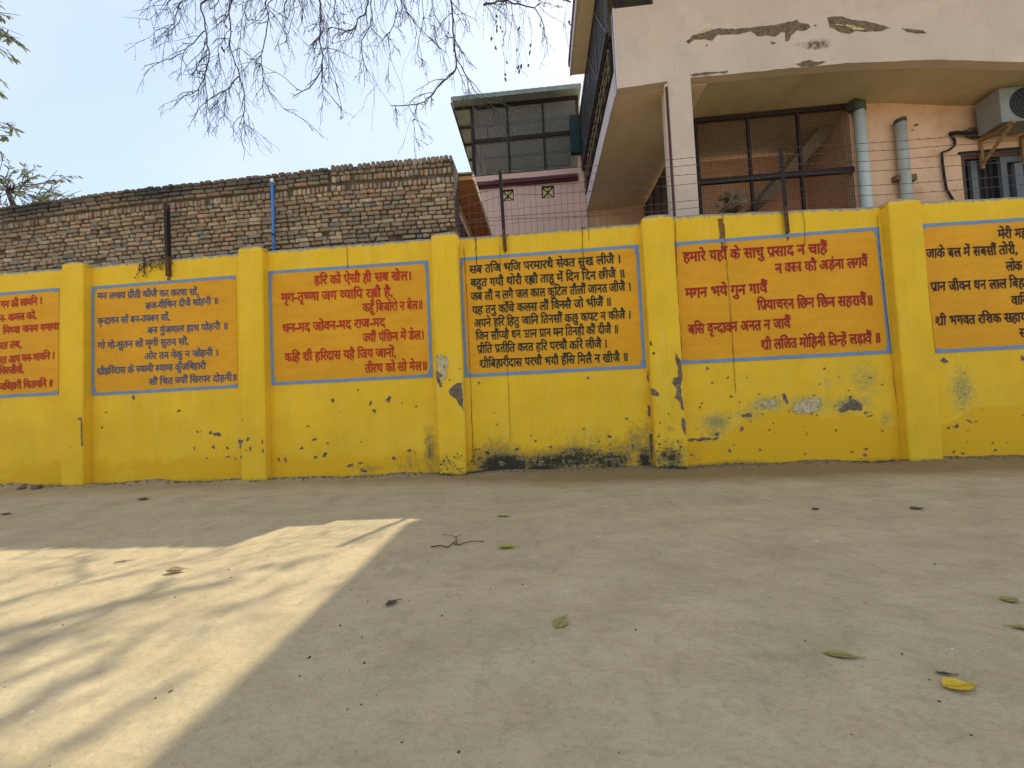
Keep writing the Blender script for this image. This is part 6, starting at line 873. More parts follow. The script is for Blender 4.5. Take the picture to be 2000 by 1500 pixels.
# ---------------------------------------------------------------- painted verse panels
# corners (x, z) on the wall: top left, top right, bottom right, bottom left; which borders are painted; verse lines:
# text, headline start (x, z), headline end (x, z), letter height
PANELS = [
([(-9.42, 3.0), (-7.311, 3.016), (-7.318, 1.374), (-9.42, 1.36)], 'tbl', 'ink_red', 'orange verse panel lettered in red, cut by the left edge of the photo', [
    ('गन की लावनि ।', (-8.305, 2.866), (-7.592, 2.891), 0.104),
    ('न- कमल को,', (-8.33, 2.65), (-7.689, 2.671), 0.104),
    ('मिथ्या जनम गमावा', (-8.265, 2.456), (-7.313, 2.473), 0.104),
    ('रत तब,', (-8.325, 2.223), (-7.945, 2.234), 0.104),
    ('रत आप मन-भावनि ।', (-8.322, 2.0), (-7.376, 2.029), 0.104),
    ('चिरजीवो,', (-8.321, 1.831), (-7.902, 1.843), 0.104),
    ('जबिहारी चितावनि ॥', (-8.318, 1.592), (-7.405, 1.608), 0.103)]),
([(-6.758, 2.999), (-4.422, 3.011), (-4.416, 1.346), (-6.75, 1.33)], 'tbl', 'ink_blue', 'orange verse panel with slate blue lettering and the lone post above it', [
    ('मन लगाय प्रीती कीजै कर करवा सों,', (-6.656, 2.889), (-5.011, 2.852), 0.095),
    ('ब्रज-वीथिन दीजै सोहनी ॥', (-5.864, 2.688), (-4.701, 2.695), 0.093),
    ('वृन्दावन सों बन-उपबन सों,', (-6.656, 2.503), (-5.477, 2.499), 0.094),
    ('बन गुंजमाल हाथ पोहनी ॥', (-5.835, 2.313), (-4.551, 2.312), 0.093),
    ('गो गो-सुतन सों मृगी सुतन सौ,', (-6.652, 2.132), (-5.176, 2.117), 0.093),
    ('और तन नेकु न जोहनी ।', (-5.891, 1.926), (-4.708, 1.927), 0.093),
    ('श्रीहरिदास के स्वामी स्यामा कुँजबिहारी', (-6.669, 1.741), (-4.912, 1.74), 0.093),
    ('सौ चित ज्यौं सिरपर दोहनी॥', (-5.815, 1.541), (-4.423, 1.544), 0.092)]),
([(-3.909, 3.036), (-1.511, 3.026), (-1.504, 1.358), (-3.894, 1.355)], 'tblr', 'ink_red', 'orange verse panel with seven lines of red lettering left of the dark lettered panel', [
    ('हरि को ऐसौ ही सब खेल।', (-3.207, 2.911), (-1.756, 2.885), 0.121),
    ('मृग-तृष्णा जग व्यापि रह्यौ है,', (-3.717, 2.688), (-2.044, 2.663), 0.121),
    ('कहूँ बिजोरो न बेल॥', (-2.49, 2.459), (-1.613, 2.45), 0.119),
    ('धन-मद जोवन-मद राज-मद', (-3.708, 2.237), (-2.168, 2.237), 0.12),
    ('ज्यौं पंछिन में डेल।', (-2.498, 2.026), (-1.607, 2.022), 0.118),
    ('कहि श्री हरिदास यहै जिय जानों,', (-3.681, 1.809), (-2.02, 1.796), 0.12),
    ('तीरथ को सो मेल॥', (-2.481, 1.586), (-1.579, 1.583), 0.117)]),
([(-1.068, 3.027), (1.421, 3.031), (1.426, 1.34), (-1.052, 1.332)], 'tblr', 'ink_green', 'orange verse panel crowded with eight lines of black green lettering', [
    ('सब तजि भजि परमारथै सेवत सुख लीजै ।', (-0.922, 2.9), (1.177, 2.902), 0.109),
    ('बहुत गयौ थोरौ रह्यौ ताहू में दिन दिन छीजै ॥', (-0.912, 2.707), (1.217, 2.699), 0.109),
    ('जब लौं न लगै जल काल कुटिल तौलौं जानत जीजै ।', (-0.916, 2.513), (1.291, 2.513), 0.109),
    ('यह तनु काँचे कलस लौं विनसै जो भीजैं ॥', (-0.904, 2.321), (1.018, 2.321), 0.108),
    ('अपने हरि हितु जानि तिनसौं कछु कपट न कीजै ।', (-0.886, 2.136), (1.27, 2.13), 0.108),
    ('जिन सौंप्यौ धन ज्ञान प्रान मन तिनही कौं दीजै ॥', (-0.871, 1.953), (1.09, 1.943), 0.108),
    ('प्रीति प्रतीति करत हरि परचौ करि लीजै ।', (-0.856, 1.77), (0.932, 1.751), 0.108),
    ('श्रीबिहारीदास परचौ भयौ हँसि मिलै न खीजै ॥', (-0.835, 1.564), (1.196, 1.551), 0.107)]),
([(1.884, 3.023), (4.487, 3.032), (4.516, 1.372), (1.877, 1.367)], 'tbr', 'ink_dark_red', 'wide orange verse panel with six lines of dark red lettering below the monkey', [
    ('हमारे यहाँ के साधु प्रसाद न चाहैं', (1.999, 2.875), (3.834, 2.861), 0.126),
    ('न वस्त्र कौ अड़ंना लगवैं', (3.171, 2.635), (4.317, 2.64), 0.123),
    ('मगन भये गुन गावैं', (1.998, 2.381), (3.047, 2.385), 0.126),
    ('प्रियाचरन छिन छिन सहरावैं॥', (2.91, 2.161), (4.342, 2.139), 0.123),
    ('बसि वृन्दावन अनत न जावैं', (2.007, 1.888), (3.305, 1.899), 0.124),
    ('श्री ललित मोहिनी तिन्हें लड़ावैं ॥', (2.92, 1.63), (4.402, 1.644), 0.122)]),
([(5.0, 3.028), (7.36, 3.0), (7.36, 1.36), (5.041, 1.346)], 'tbr', 'ink_brown', 'orange verse panel with dark brown lettering, cut by the right edge of the photo', [
    ('मेरी मह', (5.893, 2.878), (6.223, 2.874), 0.112),
    ('जाके बल में सबसौं तोरी,', (5.031, 2.691), (6.096, 2.67), 0.114),
    ('लोक ', (5.949, 2.457), (6.162, 2.457), 0.111),
    ('प्रान जीवन धन लाल बिहा', (5.05, 2.256), (6.167, 2.238), 0.113),
    ('वारि', (5.974, 2.016), (6.147, 2.019), 0.11),
    ('श्री भगवत रशिक सहाय', (5.065, 1.815), (6.128, 1.803), 0.112),
    ('स', (6.029, 1.6), (6.11, 1.601), 0.11)])]
def lerp2(a, b, t): return (a[0] + (b[0] - a[0]) * t, a[1] + (b[1] - a[1]) * t)
for corners, sides, ink, label, lines in PANELS:
    tl, tr, br, bl = corners; BK[0] = {'ink_red': .85, 'ink_blue': .40, 'ink_green': .65, 'ink_dark_red': .85, 'ink_brown': .55}[ink]; GL.clear()
    def at(u, v): return lerp2(lerp2(tl, tr, u), lerp2(bl, br, u), v)
    W_ = math.hypot(tr[0] - tl[0], tr[1] - tl[1]); H_ = math.hypot(bl[0] - tl[0], bl[1] - tl[1])
    mb = MB(); n = 24
    vs = [(*((lambda p: (p[0], -0.0055, p[1]))(at(i / n, j / n))),) for j in range(n + 1) for i in range(n + 1)]
    mb.add(vs, [(j * (n + 1) + i, (j + 1) * (n + 1) + i, (j + 1) * (n + 1) + i + 1, j * (n + 1) + i + 1) for j in range(n) for i in range(n)], 0)
    pn = mb.build('painted_panel', M['panel'], wall); fix(pn); tag(pn, label)
    # hand-painted border: outer edge straight, inner edge uneven with clipped corners
    mb = MB(); bw = 0.043; rr = random.Random(int(W_ * 1000))
    def strip(p0, p1, inn, L_):
        k = max(8, int(L_ / 0.045)); v2, f2 = [], []
        for i in range(k + 1):
            t_ = i / k; a_ = lerp2(p0, p1, t_); w = bw * (1 + rr.uniform(-.10, .10))
            if i in (0, k): w = bw * 1.0
            elif i in (1, k - 1): w = bw * 1.55
            v2 += [(a_[0], -0.0085, a_[1]), (a_[0] + inn[0] * w, -0.0085, a_[1] + inn[1] * w)]
            if i: f2.append((2 * i - 2, 2 * i - 1, 2 * i + 1, 2 * i))
        mb.add(v2, f2, 0)
    if 't' in sides: strip(tl, tr, (0, -1), W_)
    if 'b' in sides: strip(bl, br, (0, 1), W_)
    eps = 0.0005
    bk = len(mb.v)
    if 'l' in sides: strip((tl[0], tl[1] - bw), (bl[0], bl[1] + bw), (1, 0), H_)
    if 'r' in sides: strip((tr[0], tr[1] - bw), (br[0], br[1] + bw), (-1, 0), H_)
    mb.v[bk:] = [(x, y + .0007, z) for x, y, z in mb.v[bk:]]; o = mb.build('border', M['blue'], pn); fix(o)
    for text, p0, p1, h in lines:
        V, F, wd = shape_line(text)
        ux, uz = (p1[0] - p0[0]) / wd, (p1[1] - p0[1]) / wd; sy = h / TOP
        rr = random.Random(len(text)); ph = rr.random() * 6
        vs = []
        for x, y, lay in V:
            wob = 0.012 * math.sin(x * 1.9 + ph) + 0.008 * math.sin(x * 5.3 + ph * 2)
            yy = (y - TOP + wob) * sy
            vs.append((p0[0] + ux * x + 0.004 * math.sin(yy * 40 + x * 2), -0.0105 - 0.00022 * lay, p0[1] + uz * x + yy))
        me = bpy.data.meshes.new('verse_line'); me.from_pydata(vs, [], F); me.update()
        o = link('verse_line', me, M[ink], pn); fix(o)

# ---------------------------------------------------------------- old brick wall right behind it
bw_ = empty('brick_wall', (-6, 0.5, 0), 'weathered brown brick wall with a ragged top standing behind the yellow wall', 'wall')
BTOP = [(-14, 4.45), (-8.83, 4.58), (-6.51, 4.68), (-5.18, 4.70), (-4.06, 4.71), (-3.15, 4.74), (-3.10, 4.765), (-2.15, 4.75), (-1.2, 4.745), (-1.1, 4.70)]
YB = 0.30
mb = MB()
cx = [-14 + 0.25 * i for i in range(52)] + [-1.17]
vs, fs = [], []
for i, x in enumerate(cx):
    h = interp(BTOP, x) - 0.035; vs += [(x, YB + 0.045, 0), (x, YB + 0.045, h), (x, YB + 0.40, h), (x, YB + 0.40, 0)]
    if i: fs += [((i - 1) * 4 + j, i * 4 + j, i * 4 + (j + 1) % 4, (i - 1) * 4 + (j + 1) % 4) for j in range(4)]
fs += [(0, 1, 2, 3), tuple((len(cx) - 1) * 4 + j for j in (3, 2, 1, 0))]
mb.add(vs, fs, 0)
mb.build('mortar_core', M['mortar'], bw_)
bv, bf, bt, bs = [], [], [], []
rb = random.Random(11)
BRC = [(0.42, 0.295, 0.175), (0.39, 0.28, 0.175), (0.46, 0.33, 0.20), (0.36, 0.245, 0.15), (0.43, 0.265, 0.155), (0.34, 0.27, 0.185), (0.48, 0.37, 0.235)]
def brick(x0, x1, z0, z1, dark):
    j = lambda s_: rb.uniform(-s_, s_)
    d = rb.uniform(0.010, 0.034); ins = rb.uniform(0.007, 0.014); y1 = YB + 0.052; y0 = YB + 0.030 - d
    c = [(x0 + j(.006), z0 + j(.005)), (x1 + j(.006), z0 + j(.005)), (x1 + j(.006), z1 + j(.005)), (x0 + j(.006), z1 + j(.005))]
    mx, mz = (x0 + x1) / 2, (z0 + z1) / 2
    ring = []
    for k in range(4):                             # cut the corners: eight points round the face
        p, q, o_ = c[k], c[(k + 1) % 4], c[k - 1]
        f1 = min(.45, 0.016 / max(.03, math.hypot(p[0] - o_[0], p[1] - o_[1]))) * rb.uniform(.4, 1.3); f2 = min(.45, 0.016 / max(.03, math.hypot(p[0] - q[0], p[1] - q[1]))) * rb.uniform(.4, 1.3)
        ring += [(p[0] + (o_[0] - p[0]) * f1, p[1] + (o_[1] - p[1]) * f1), (p[0] + (q[0] - p[0]) * f2, p[1] + (q[1] - p[1]) * f2)]
    b = len(bv)
    for (x, z) in ring: bv.append((x, y1, z))
    for (x, z) in ring: bv.append((x, y0 + 0.008, z))
    for (x, z) in ring:
        l = math.hypot(x - mx, z - mz) or 1; bv.append((x - (x - mx) / l * ins, y0 + j(.0035), z - (z - mz) / l * ins))
    for r_ in range(2): bf.extend([(b + r_ * 8 + k, b + r_ * 8 + (k + 1) % 8, b + r_ * 8 + 8 + (k + 1) % 8, b + r_ * 8 + 8 + k) for k in range(8)])
    bf.append(tuple(b + 16 + k for k in range(8)))
    col = rb.choice(BRC); f = rb.uniform(.68, 1.02)
    if rb.random() < .045: col = (0.27, 0.25, 0.20)
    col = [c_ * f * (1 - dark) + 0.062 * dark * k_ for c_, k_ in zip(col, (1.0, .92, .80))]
    bt.extend([(*col, 1)] * 24)
def course(x0, x1, ztop, h, kind, dark, top=None):
    x = x0
    while x < x1 - 0.03:
        if kind == 's': w = rb.uniform(.185, .225) if rb.random() < .72 else rb.uniform(.09, .12)
        elif kind == 'h': w = rb.uniform(.095, .125)
        else: w = rb.uniform(.062, .085)
        w = min(w, x1 - x); dz = 0.010 * mnoise.noise(Vector((x * .8, ztop * 3, 0))); t_ = interp(BTOP, x + w / 2) - ztop if top else ztop
        if kind == 'v' and rb.random() < .04: x += w; continue
        if w > .04 and rb.random() > 0.012:
            z1 = t_ + dz + (rb.uniform(-.004, .006) if top == 'edge' else 0)
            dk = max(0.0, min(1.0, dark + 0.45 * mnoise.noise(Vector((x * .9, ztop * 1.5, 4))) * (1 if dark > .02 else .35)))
            brick(x + rb.uniform(.004, .010), x + w - rb.uniform(.004, .011), z1 - h + rb.uniform(.006, .017), z1 - .003, dk)
        x += w
def stack(x0, x1, rows, below):
    d = 0.0
    for i, (kind, h, dark) in enumerate(rows):
        if kind != 'm': course(x0 + rb.uniform(-.02, .02), x1, d, h, kind, dark, 'edge' if i == 0 else 'in')
        d += h
    k = 0
    while d < below:
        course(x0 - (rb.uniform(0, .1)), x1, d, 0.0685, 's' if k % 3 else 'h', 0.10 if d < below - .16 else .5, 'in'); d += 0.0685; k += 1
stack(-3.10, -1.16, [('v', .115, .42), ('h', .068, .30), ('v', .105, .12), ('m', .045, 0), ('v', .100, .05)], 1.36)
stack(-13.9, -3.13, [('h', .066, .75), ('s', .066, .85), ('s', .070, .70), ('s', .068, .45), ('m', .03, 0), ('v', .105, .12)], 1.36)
# the right-hand end, with the bricks of the return showing
me = bpy.data.meshes.new('bricks'); me.from_pydata(bv, [], bf); me.update()
ca = me.color_attributes.new('tint', 'FLOAT_COLOR', 'POINT'); ca.data.foreach_set('color', [c for q in bt for c in q])
bmx = bmesh.new(); bmx.from_mesh(me); bmesh.ops.recalc_face_normals(bmx, faces=bmx.faces[:]); bmx.to_mesh(me); bmx.free()
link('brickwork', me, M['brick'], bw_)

# blue water pipe standing against the bricks
wp = empty('water_pipe', (-4.0, 0.2, 3.3), 'upright blue plastic water pipe with a white cap against the brick wall', 'pipe')
mb = MB(); mb.tube([(-3.995, 0.235, 3.1), (-4.0, 0.24, 3.9), (-4.003, 0.235, 4.52)], 0.023, 10); mb.build('pipe', M['blue_pipe'], wp)
mb = MB(); mb.tube([(-4.003, 0.235, 4.515), (-4.003, 0.235, 4.56), (-4.003, 0.235, 4.575)], [0.030, 0.030, 0.018], 10); mb.build('cap', M['white'], wp)
mb = MB(); mb.tube([(-3.998, 0.237, 3.68), (-3.998, 0.237, 3.705)], 0.030, 10); mb.build('clip', M['iron'], wp)

# ---------------------------------------------------------------- orange side building behind the end of the brick wall
sb = empty('side_building', (-2.5, 2.5, 0), 'low orange building with a deep ledge between the brick wall and the pink house', 'building')
mb = MB(); mb.box(-4.0, -1.30, 0.78, 4.24, 0, 4.60); mb.build('wall', M['orange_wall'], sb)
mb = MB(); mb.box(-1.298, -0.955, 0.78, 4.24, 4.62, 4.68); mb.box(-0.953, -0.925, 0.77, 4.24, 4.60, 4.70, 1); mb.build('ledge', [M['orange_wall'], M['cream']], sb)
mb = MB(); mb.box(-4.0, -0.93, 0.75, 4.24, 4.703, 4.73); mb.build('roof', M['cement'], sb)
mb = MB(); mb.box(-1.297, -1.26, 1.0, 1.12, 0, 4.3); mb.box(-1.297, -1.26, 2.1, 2.2, 0, 4.3); mb.box(-1.297, -1.26, 1.12, 2.1, 4.2, 4.3)
fr = mb.build('door', M['cream'], sb); mb = MB(); mb.box(-1.297, -1.285, 1.12, 2.1, 0, 4.2); mb.build('door_leaf', M['wood_dark'], fr)

# ---------------------------------------------------------------- pink house
house = empty('pink_house', (6, 3, 0), 'pink house with a peeling balcony front, wire mesh screens and a tin roofed veranda', 'house')
Y1, YI, YR = 0.50, 1.30, 4.30
SOF = [(1.38, 5.66), (2.5, 5.71), (4.6, 5.69), (5.9, 5.60), (7.0, 5.43), (9.0, 5.38), (14, 5.36)]
# front parapet and wall above, one face with its peeled patches
mb = MB()
front = [(x, z) for x, z in SOF] + [(14, 8.0), (2.07, 8.0), (2.07, 6.94), (1.40, 6.92)]
nx_ = 60; 
xs = [1.40 + (2.07 - 1.40) * i / 8 for i in range(8)] + [2.07 + (14 - 2.07) * i / 110 for i in range(111)]
vs, fs = [], []; NZ = 26
for x in xs:
    z0 = interp(SOF, x) + 0.010 * mnoise.noise(Vector((x * 5, 0, 9))) + 0.006 * mnoise.noise(Vector((x * 17, 0, 9))); z1 = 6.93 if x < 2.069 else 8.0
    for k in range(NZ + 1): vs.append((x, Y1, z0 + (z1 - z0) * k / NZ))
for i in range(len(xs) - 1):
    for k in range(NZ): fs.append((i * (NZ + 1) + k, (i + 1) * (NZ + 1) + k, (i + 1) * (NZ + 1) + k + 1, i * (NZ + 1) + k + 1))
mb.add(vs, fs, 0)
vs, fs = [], []
for i, x in enumerate(xs):
    z0 = interp(SOF, x); z1 = 6.93 if x < 2.069 else 8.0
    vs += [(x, Y1, z0), (x, Y1 + .14, z0 + .0), (x, Y1 + .14, z1), (x, Y1, z1)]
    if i: fs += [((i - 1) * 4 + j, i * 4 + j, i * 4 + j + 1, (i - 1) * 4 + j + 1) for j in range(3)]
fs.append((0, 1, 2, 3)); mb.add(vs, fs, 0)
for q_, (poly, mi) in enumerate([([(2.43, 6.283), (2.488, 6.316), (2.534, 6.368), (2.582, 6.365), (2.669, 6.416), (2.72, 6.409), (2.76, 6.413), (2.81, 6.418), (2.864, 6.421), (2.916, 6.428), (2.963, 6.42), (3.006, 6.409), (3.047, 6.4), (3.103, 6.403), (3.142, 6.384), (3.181, 6.388), (3.235, 6.389), (3.268, 6.389), (3.309, 6.383), (3.354, 6.376), (3.409, 6.381), (3.457, 6.384), (3.51, 6.384), (3.561, 6.388), (3.592, 6.378), (3.639, 6.382), (3.688, 6.383), (3.72, 6.377), (3.77, 6.386), (3.817, 6.391), (3.87, 6.395), (3.923, 6.408), (3.981, 6.403), (4.027, 6.424), (4.073, 6.37), (4.122, 6.353), (4.159, 6.349), (4.195, 6.328), (4.214, 6.288), (4.142, 6.245), (4.076, 6.25), (4.021, 6.266), (3.983, 6.224), (3.937, 6.196), (3.919, 6.153), (3.905, 6.117), (3.851, 6.115), (3.852, 6.175), (3.858, 6.247), (3.804, 6.265), (3.75, 6.224), (3.704, 6.202), (3.653, 6.22), (3.618, 6.236), (3.563, 6.239), (3.513, 6.232), (3.462, 6.241), (3.427, 6.283), (3.377, 6.33), (3.317, 6.32), (3.25, 6.313), (3.213, 6.305), (3.166, 6.301), (3.116, 6.318), (3.079, 6.31), (3.035, 6.322), (2.996, 6.318), (2.937, 6.324), (2.907, 6.342), (2.853, 6.294), (2.816, 6.247), (2.755, 6.266), (2.726, 6.282), (2.682, 6.287), (2.627, 6.285), (2.57, 6.299), (2.515, 6.272), (2.478, 6.236)], 1),
    ([(4.461, 6.406), (4.504, 6.407), (4.549, 6.409), (4.59, 6.4), (4.635, 6.401), (4.677, 6.386), (4.726, 6.358), (4.761, 6.342), (4.802, 6.321), (4.847, 6.319), (4.885, 6.3), (4.929, 6.297), (4.977, 6.285), (5.018, 6.265), (5.057, 6.25), (5.094, 6.238), (5.136, 6.218), (5.185, 6.198), (5.222, 6.183), (5.27, 6.152), (5.306, 6.133), (5.263, 6.14), (5.226, 6.124), (5.178, 6.11), (5.125, 6.114), (5.096, 6.115), (5.048, 6.128), (5.001, 6.126), (4.964, 6.123), (4.921, 6.132), (4.868, 6.151), (4.823, 6.154), (4.778, 6.132), (4.743, 6.12), (4.691, 6.136), (4.656, 6.151), (4.622, 6.161), (4.565, 6.203), (4.524, 6.238), (4.477, 6.261), (4.478, 6.315), (4.465, 6.364)], 1),
    ([(5.447, 6.124), (5.502, 6.103), (5.541, 6.103), (5.593, 6.082), (5.626, 6.073), (5.68, 6.063), (5.729, 6.054), (5.778, 6.004), (5.743, 6.006), (5.691, 6.017), (5.657, 6.013), (5.604, 6.037), (5.565, 6.046), (5.523, 6.054), (5.489, 6.095)], 1),
    ([(4.051, 5.776), (4.108, 5.778), (4.164, 5.79), (4.213, 5.759), (4.275, 5.744), (4.227, 5.692), (4.17, 5.701), (4.124, 5.718), (4.078, 5.719)], 1),
    ([(3.696, 6.11), (3.696, 6.114), (3.691, 6.118), (3.681, 6.12), (3.659, 6.132), (3.641, 6.125), (3.657, 6.112), (3.656, 6.108), (3.637, 6.093), (3.668, 6.097), (3.684, 6.086), (3.703, 6.094), (3.726, 6.099)], 1),
    ([(4.298, 6.305), (4.304, 6.312), (4.289, 6.311), (4.286, 6.319), (4.279, 6.312), (4.274, 6.31), (4.265, 6.308), (4.262, 6.302), (4.269, 6.297), (4.277, 6.294), (4.285, 6.291), (4.294, 6.295), (4.294, 6.301)], 1),
    ([(2.744, 6.183), (2.741, 6.189), (2.736, 6.193), (2.729, 6.197), (2.724, 6.189), (2.717, 6.19), (2.716, 6.185), (2.713, 6.18), (2.722, 6.18), (2.721, 6.171), (2.729, 6.167), (2.735, 6.174), (2.734, 6.18)], 1),
    ([(2.601, 6.371), (2.649, 6.397), (2.705, 6.434), (2.76, 6.434), (2.811, 6.437), (2.801, 6.398), (2.748, 6.393), (2.681, 6.374)], 2),
    ([(4.478, 6.293), (4.527, 6.284), (4.559, 6.272), (4.612, 6.261), (4.647, 6.246), (4.698, 6.24), (4.735, 6.214), (4.769, 6.192), (4.814, 6.159), (4.867, 6.16), (4.915, 6.155), (4.967, 6.154), (4.926, 6.175), (4.885, 6.195), (4.838, 6.214), (4.809, 6.235), (4.759, 6.244), (4.71, 6.26), (4.668, 6.256), (4.617, 6.275), (4.581, 6.283), (4.529, 6.281)], 2),
    ([(2.447, 5.757), (2.494, 5.753), (2.534, 5.766), (2.596, 5.76), (2.645, 5.765), (2.675, 5.77), (2.726, 5.761), (2.775, 5.759), (2.811, 5.757), (2.872, 5.746), (2.915, 5.752), (2.948, 5.748), (3.0, 5.757), (2.998, 5.726), (2.951, 5.724), (2.908, 5.73), (2.869, 5.738), (2.814, 5.737), (2.766, 5.733), (2.732, 5.73), (2.681, 5.723), (2.633, 5.734), (2.603, 5.733), (2.548, 5.727), (2.497, 5.732)], 1),
    ([(3.947, 5.748), (3.981, 5.748), (4.025, 5.751), (4.072, 5.76), (4.109, 5.747), (4.155, 5.759), (4.207, 5.751), (4.246, 5.745), (4.291, 5.742), (4.342, 5.746), (4.391, 5.732), (4.335, 5.723), (4.302, 5.707), (4.261, 5.704), (4.213, 5.694), (4.172, 5.693), (4.121, 5.706), (4.076, 5.695), (4.037, 5.711), (3.996, 5.737)], 1)]): add_patch(mb, poly, Y1 - 0.005 - .0006 * q_, mi)
o = mb.build('parapet', [M['pink'], M['plaster'], M['pale_plaster']], house)
STAIN = [(4.283, 6.007, 0.317, 0.124, 1.1),
    (3.087, 6.013, 0.182, 0.095, 0.8),
    (2.633, 5.867, 0.514, 0.174, 0.55),
    (1.571, 6.475, 0.061, 0.569, 0.55),
    (1.544, 5.991, 0.077, 0.242, 0.6),
    (3.448, 5.932, 0.432, 0.157, 0.5),
    (4.036, 6.059, 0.284, 0.11, 0.8),
    (4.593, 5.876, 0.418, 0.193, 0.45),
    (2.266, 5.989, 0.446, 0.239, 0.4),
    (4.726, 5.767, 1.501, 0.093, 0.6),
    (2.848, 5.747, 0.439, 0.063, 0.6)]
at = o.data.attributes.new('stain', 'FLOAT', 'POINT'); at.data.foreach_set('value', [blobs(STAIN, v.co.x, v.co.z) for v in o.data.vertices])
# its left end, painted lilac white with a violet stripe
mb = MB(); mb.box(1.375, 1.397, Y1 - .004, Y1 + .14, 5.655, 6.94); mb.box(1.371, 1.3745, Y1 + .03, Y1 + .055, 5.66, 6.94, 1); mb.build('parapet_end', [M['lilac'], M['purple']], house)
# slab edge over the left bay, ceiling under the balconies
mb = MB(); mb.box(1.365, 1.40, Y1 + .145, YR, 5.655, 6.03); mb.build('slab_edge', M['lilac'], house)
mb = MB(); mb.prism_y([(1.402, 5.665), (2.76, 5.703), (2.76, 5.95), (1.402, 5.95)], Y1 + .143, YR - .003); mb.build('ceiling', M['soffit'], house)
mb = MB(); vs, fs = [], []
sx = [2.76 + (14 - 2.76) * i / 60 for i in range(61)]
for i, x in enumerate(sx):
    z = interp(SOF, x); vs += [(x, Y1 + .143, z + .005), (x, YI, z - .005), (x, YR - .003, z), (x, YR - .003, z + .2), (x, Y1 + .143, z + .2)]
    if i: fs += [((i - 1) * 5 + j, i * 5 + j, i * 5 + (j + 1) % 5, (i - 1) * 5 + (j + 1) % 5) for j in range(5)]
mb.add(vs, fs, 0); mb.build('ceiling', M['soffit_dark'], house)
# column with its cream edge
mb = MB(); mb.box(2.125, 2.465, Y1 - .002, Y1 + .30, 0, 5.715); o = mb.build('column', M['pink'], house, bevel=.006)
at = o.data.attributes.new('stain', 'FLOAT', 'POINT'); at.data.foreach_set('value', [.25] * len(o.data.vertices))
mb = MB(); mb.box(2.085, 2.122, Y1 + .01, Y1 + .07, 0, 5.66); mb.build('column_edge', M['cream'], house)
mb = MB(); mb.tube([(2.100, Y1 - .008, 0), (2.100, Y1 - .008, 5.60)], .017, 8); mb.build('drain_pipe', M['maroon'], house)
# rear wall below the veranda, with two vents and a maroon ledge
vents = [(-0.76, -0.46, 6.09, 6.39), (0.26, 0.57, 6.08, 6.395)]
def holed(mb, x0, x1, z0, z1, y, holes, depth):
    X = sorted({x0, x1, *[h[0] for h in holes], *[h[1] for h in holes]}); Z = sorted({z0, z1, *[h[2] for h in holes], *[h[3] for h in holes]})
    for a_, b_ in zip(X, X[1:]):
        for c_, d_ in zip(Z, Z[1:]):
            if any(h[0] <= a_ and b_ <= h[1] and h[2] <= c_ and d_ <= h[3] for h in holes): continue
            mb.add([(a_, y, c_), (b_, y, c_), (b_, y, d_), (a_, y, d_)], [(0, 1, 2, 3)], 0)
    for a_, b_, c_, d_ in holes:
        q = [(a_, c_), (b_, c_), (b_, d_), (a_, d_)]
        for k in range(4):
            p, r_ = q[k], q[(k + 1) % 4]; mb.add([(p[0], y, p[1]), (r_[0], y, r_[1]), (r_[0], y + depth, r_[1]), (p[0], y + depth, p[1])], [(0, 1, 2, 3)], 0)
mb = MB(); holed(mb, -1.46, 1.30, 0, 6.80, YR, vents, .06); mb.box(-1.46, 1.30, YR + .2, YR + .3, 0, 6.8); mb.add([(-1.46, YR, 0), (-1.46, YR + .3, 0), (-1.46, YR + .3, 6.8), (-1.46, YR, 6.8)], [(0, 1, 2, 3)]); mb.add([(-1.46, YR, 6.8), (1.3, YR, 6.8), (1.3, 7, 6.8), (-1.46, 7, 6.8)], [(0, 1, 2, 3)])
mb.build('rear_wall', M['rose'], house)
for a_, b_, c_, d_ in vents:
    mb = MB(); mb.box(a_, b_, YR + .055, YR + .09, c_, d_); v_ = mb.build('vent', M['vent'], house)
    mb = MB()
    mb.bar((a_, YR + .035, c_), (b_, YR + .035, d_), .022); mb.bar((a_, YR + .04, d_), (b_, YR + .04, c_), .022); mb.bar(((a_ + b_) / 2, YR + .045, c_), ((a_ + b_) / 2, YR + .045, d_), .016)
    mb.bar((a_ + .012, YR + .028, c_), (a_ + .012, YR + .028, d_), .024); mb.bar((b_ - .012, YR + .028, c_), (b_ - .012, YR + .028, d_), .024); mb.bar((a_, YR + .031, d_ - .012), (b_, YR + .031, d_ - .012), .024); mb.bar((a_, YR + .031, c_ + .012), (b_, YR + .031, c_ + .012), .024)
    mb.build('vent_grille', M['iron'], v_)
mb = MB(); mb.box(-1.47, 1.18, YR - .10, YR - .002, 6.50, 6.60); mb.box(-1.47, 1.18, YR - .05, YR - .003, 6.45, 6.498); mb.build('maroon_ledge', M['maroon'], house)
mb = MB(); mb.box(1.20, 1.36, YR - .10, YR - .002, 5.2, 7.05); mb.build('corner_pier', M['rose'], house)
mb = MB(); mb.box(1.302, 2.95, YR, YR + .2, 0, 5.96); mb.build('bay_wall', M['peach'], house)
mb = MB(); mb.box(1.362, 14, YR + .003, YR + .2, 5.962, 8.0); mb.build('upper_rear_wall', M['pink'], house)
mb = MB(); mb.box(13.8, 14, Y1 + .15, YR - .005, 0, 8.0); mb.build('far_side_wall', M['pink'], house)
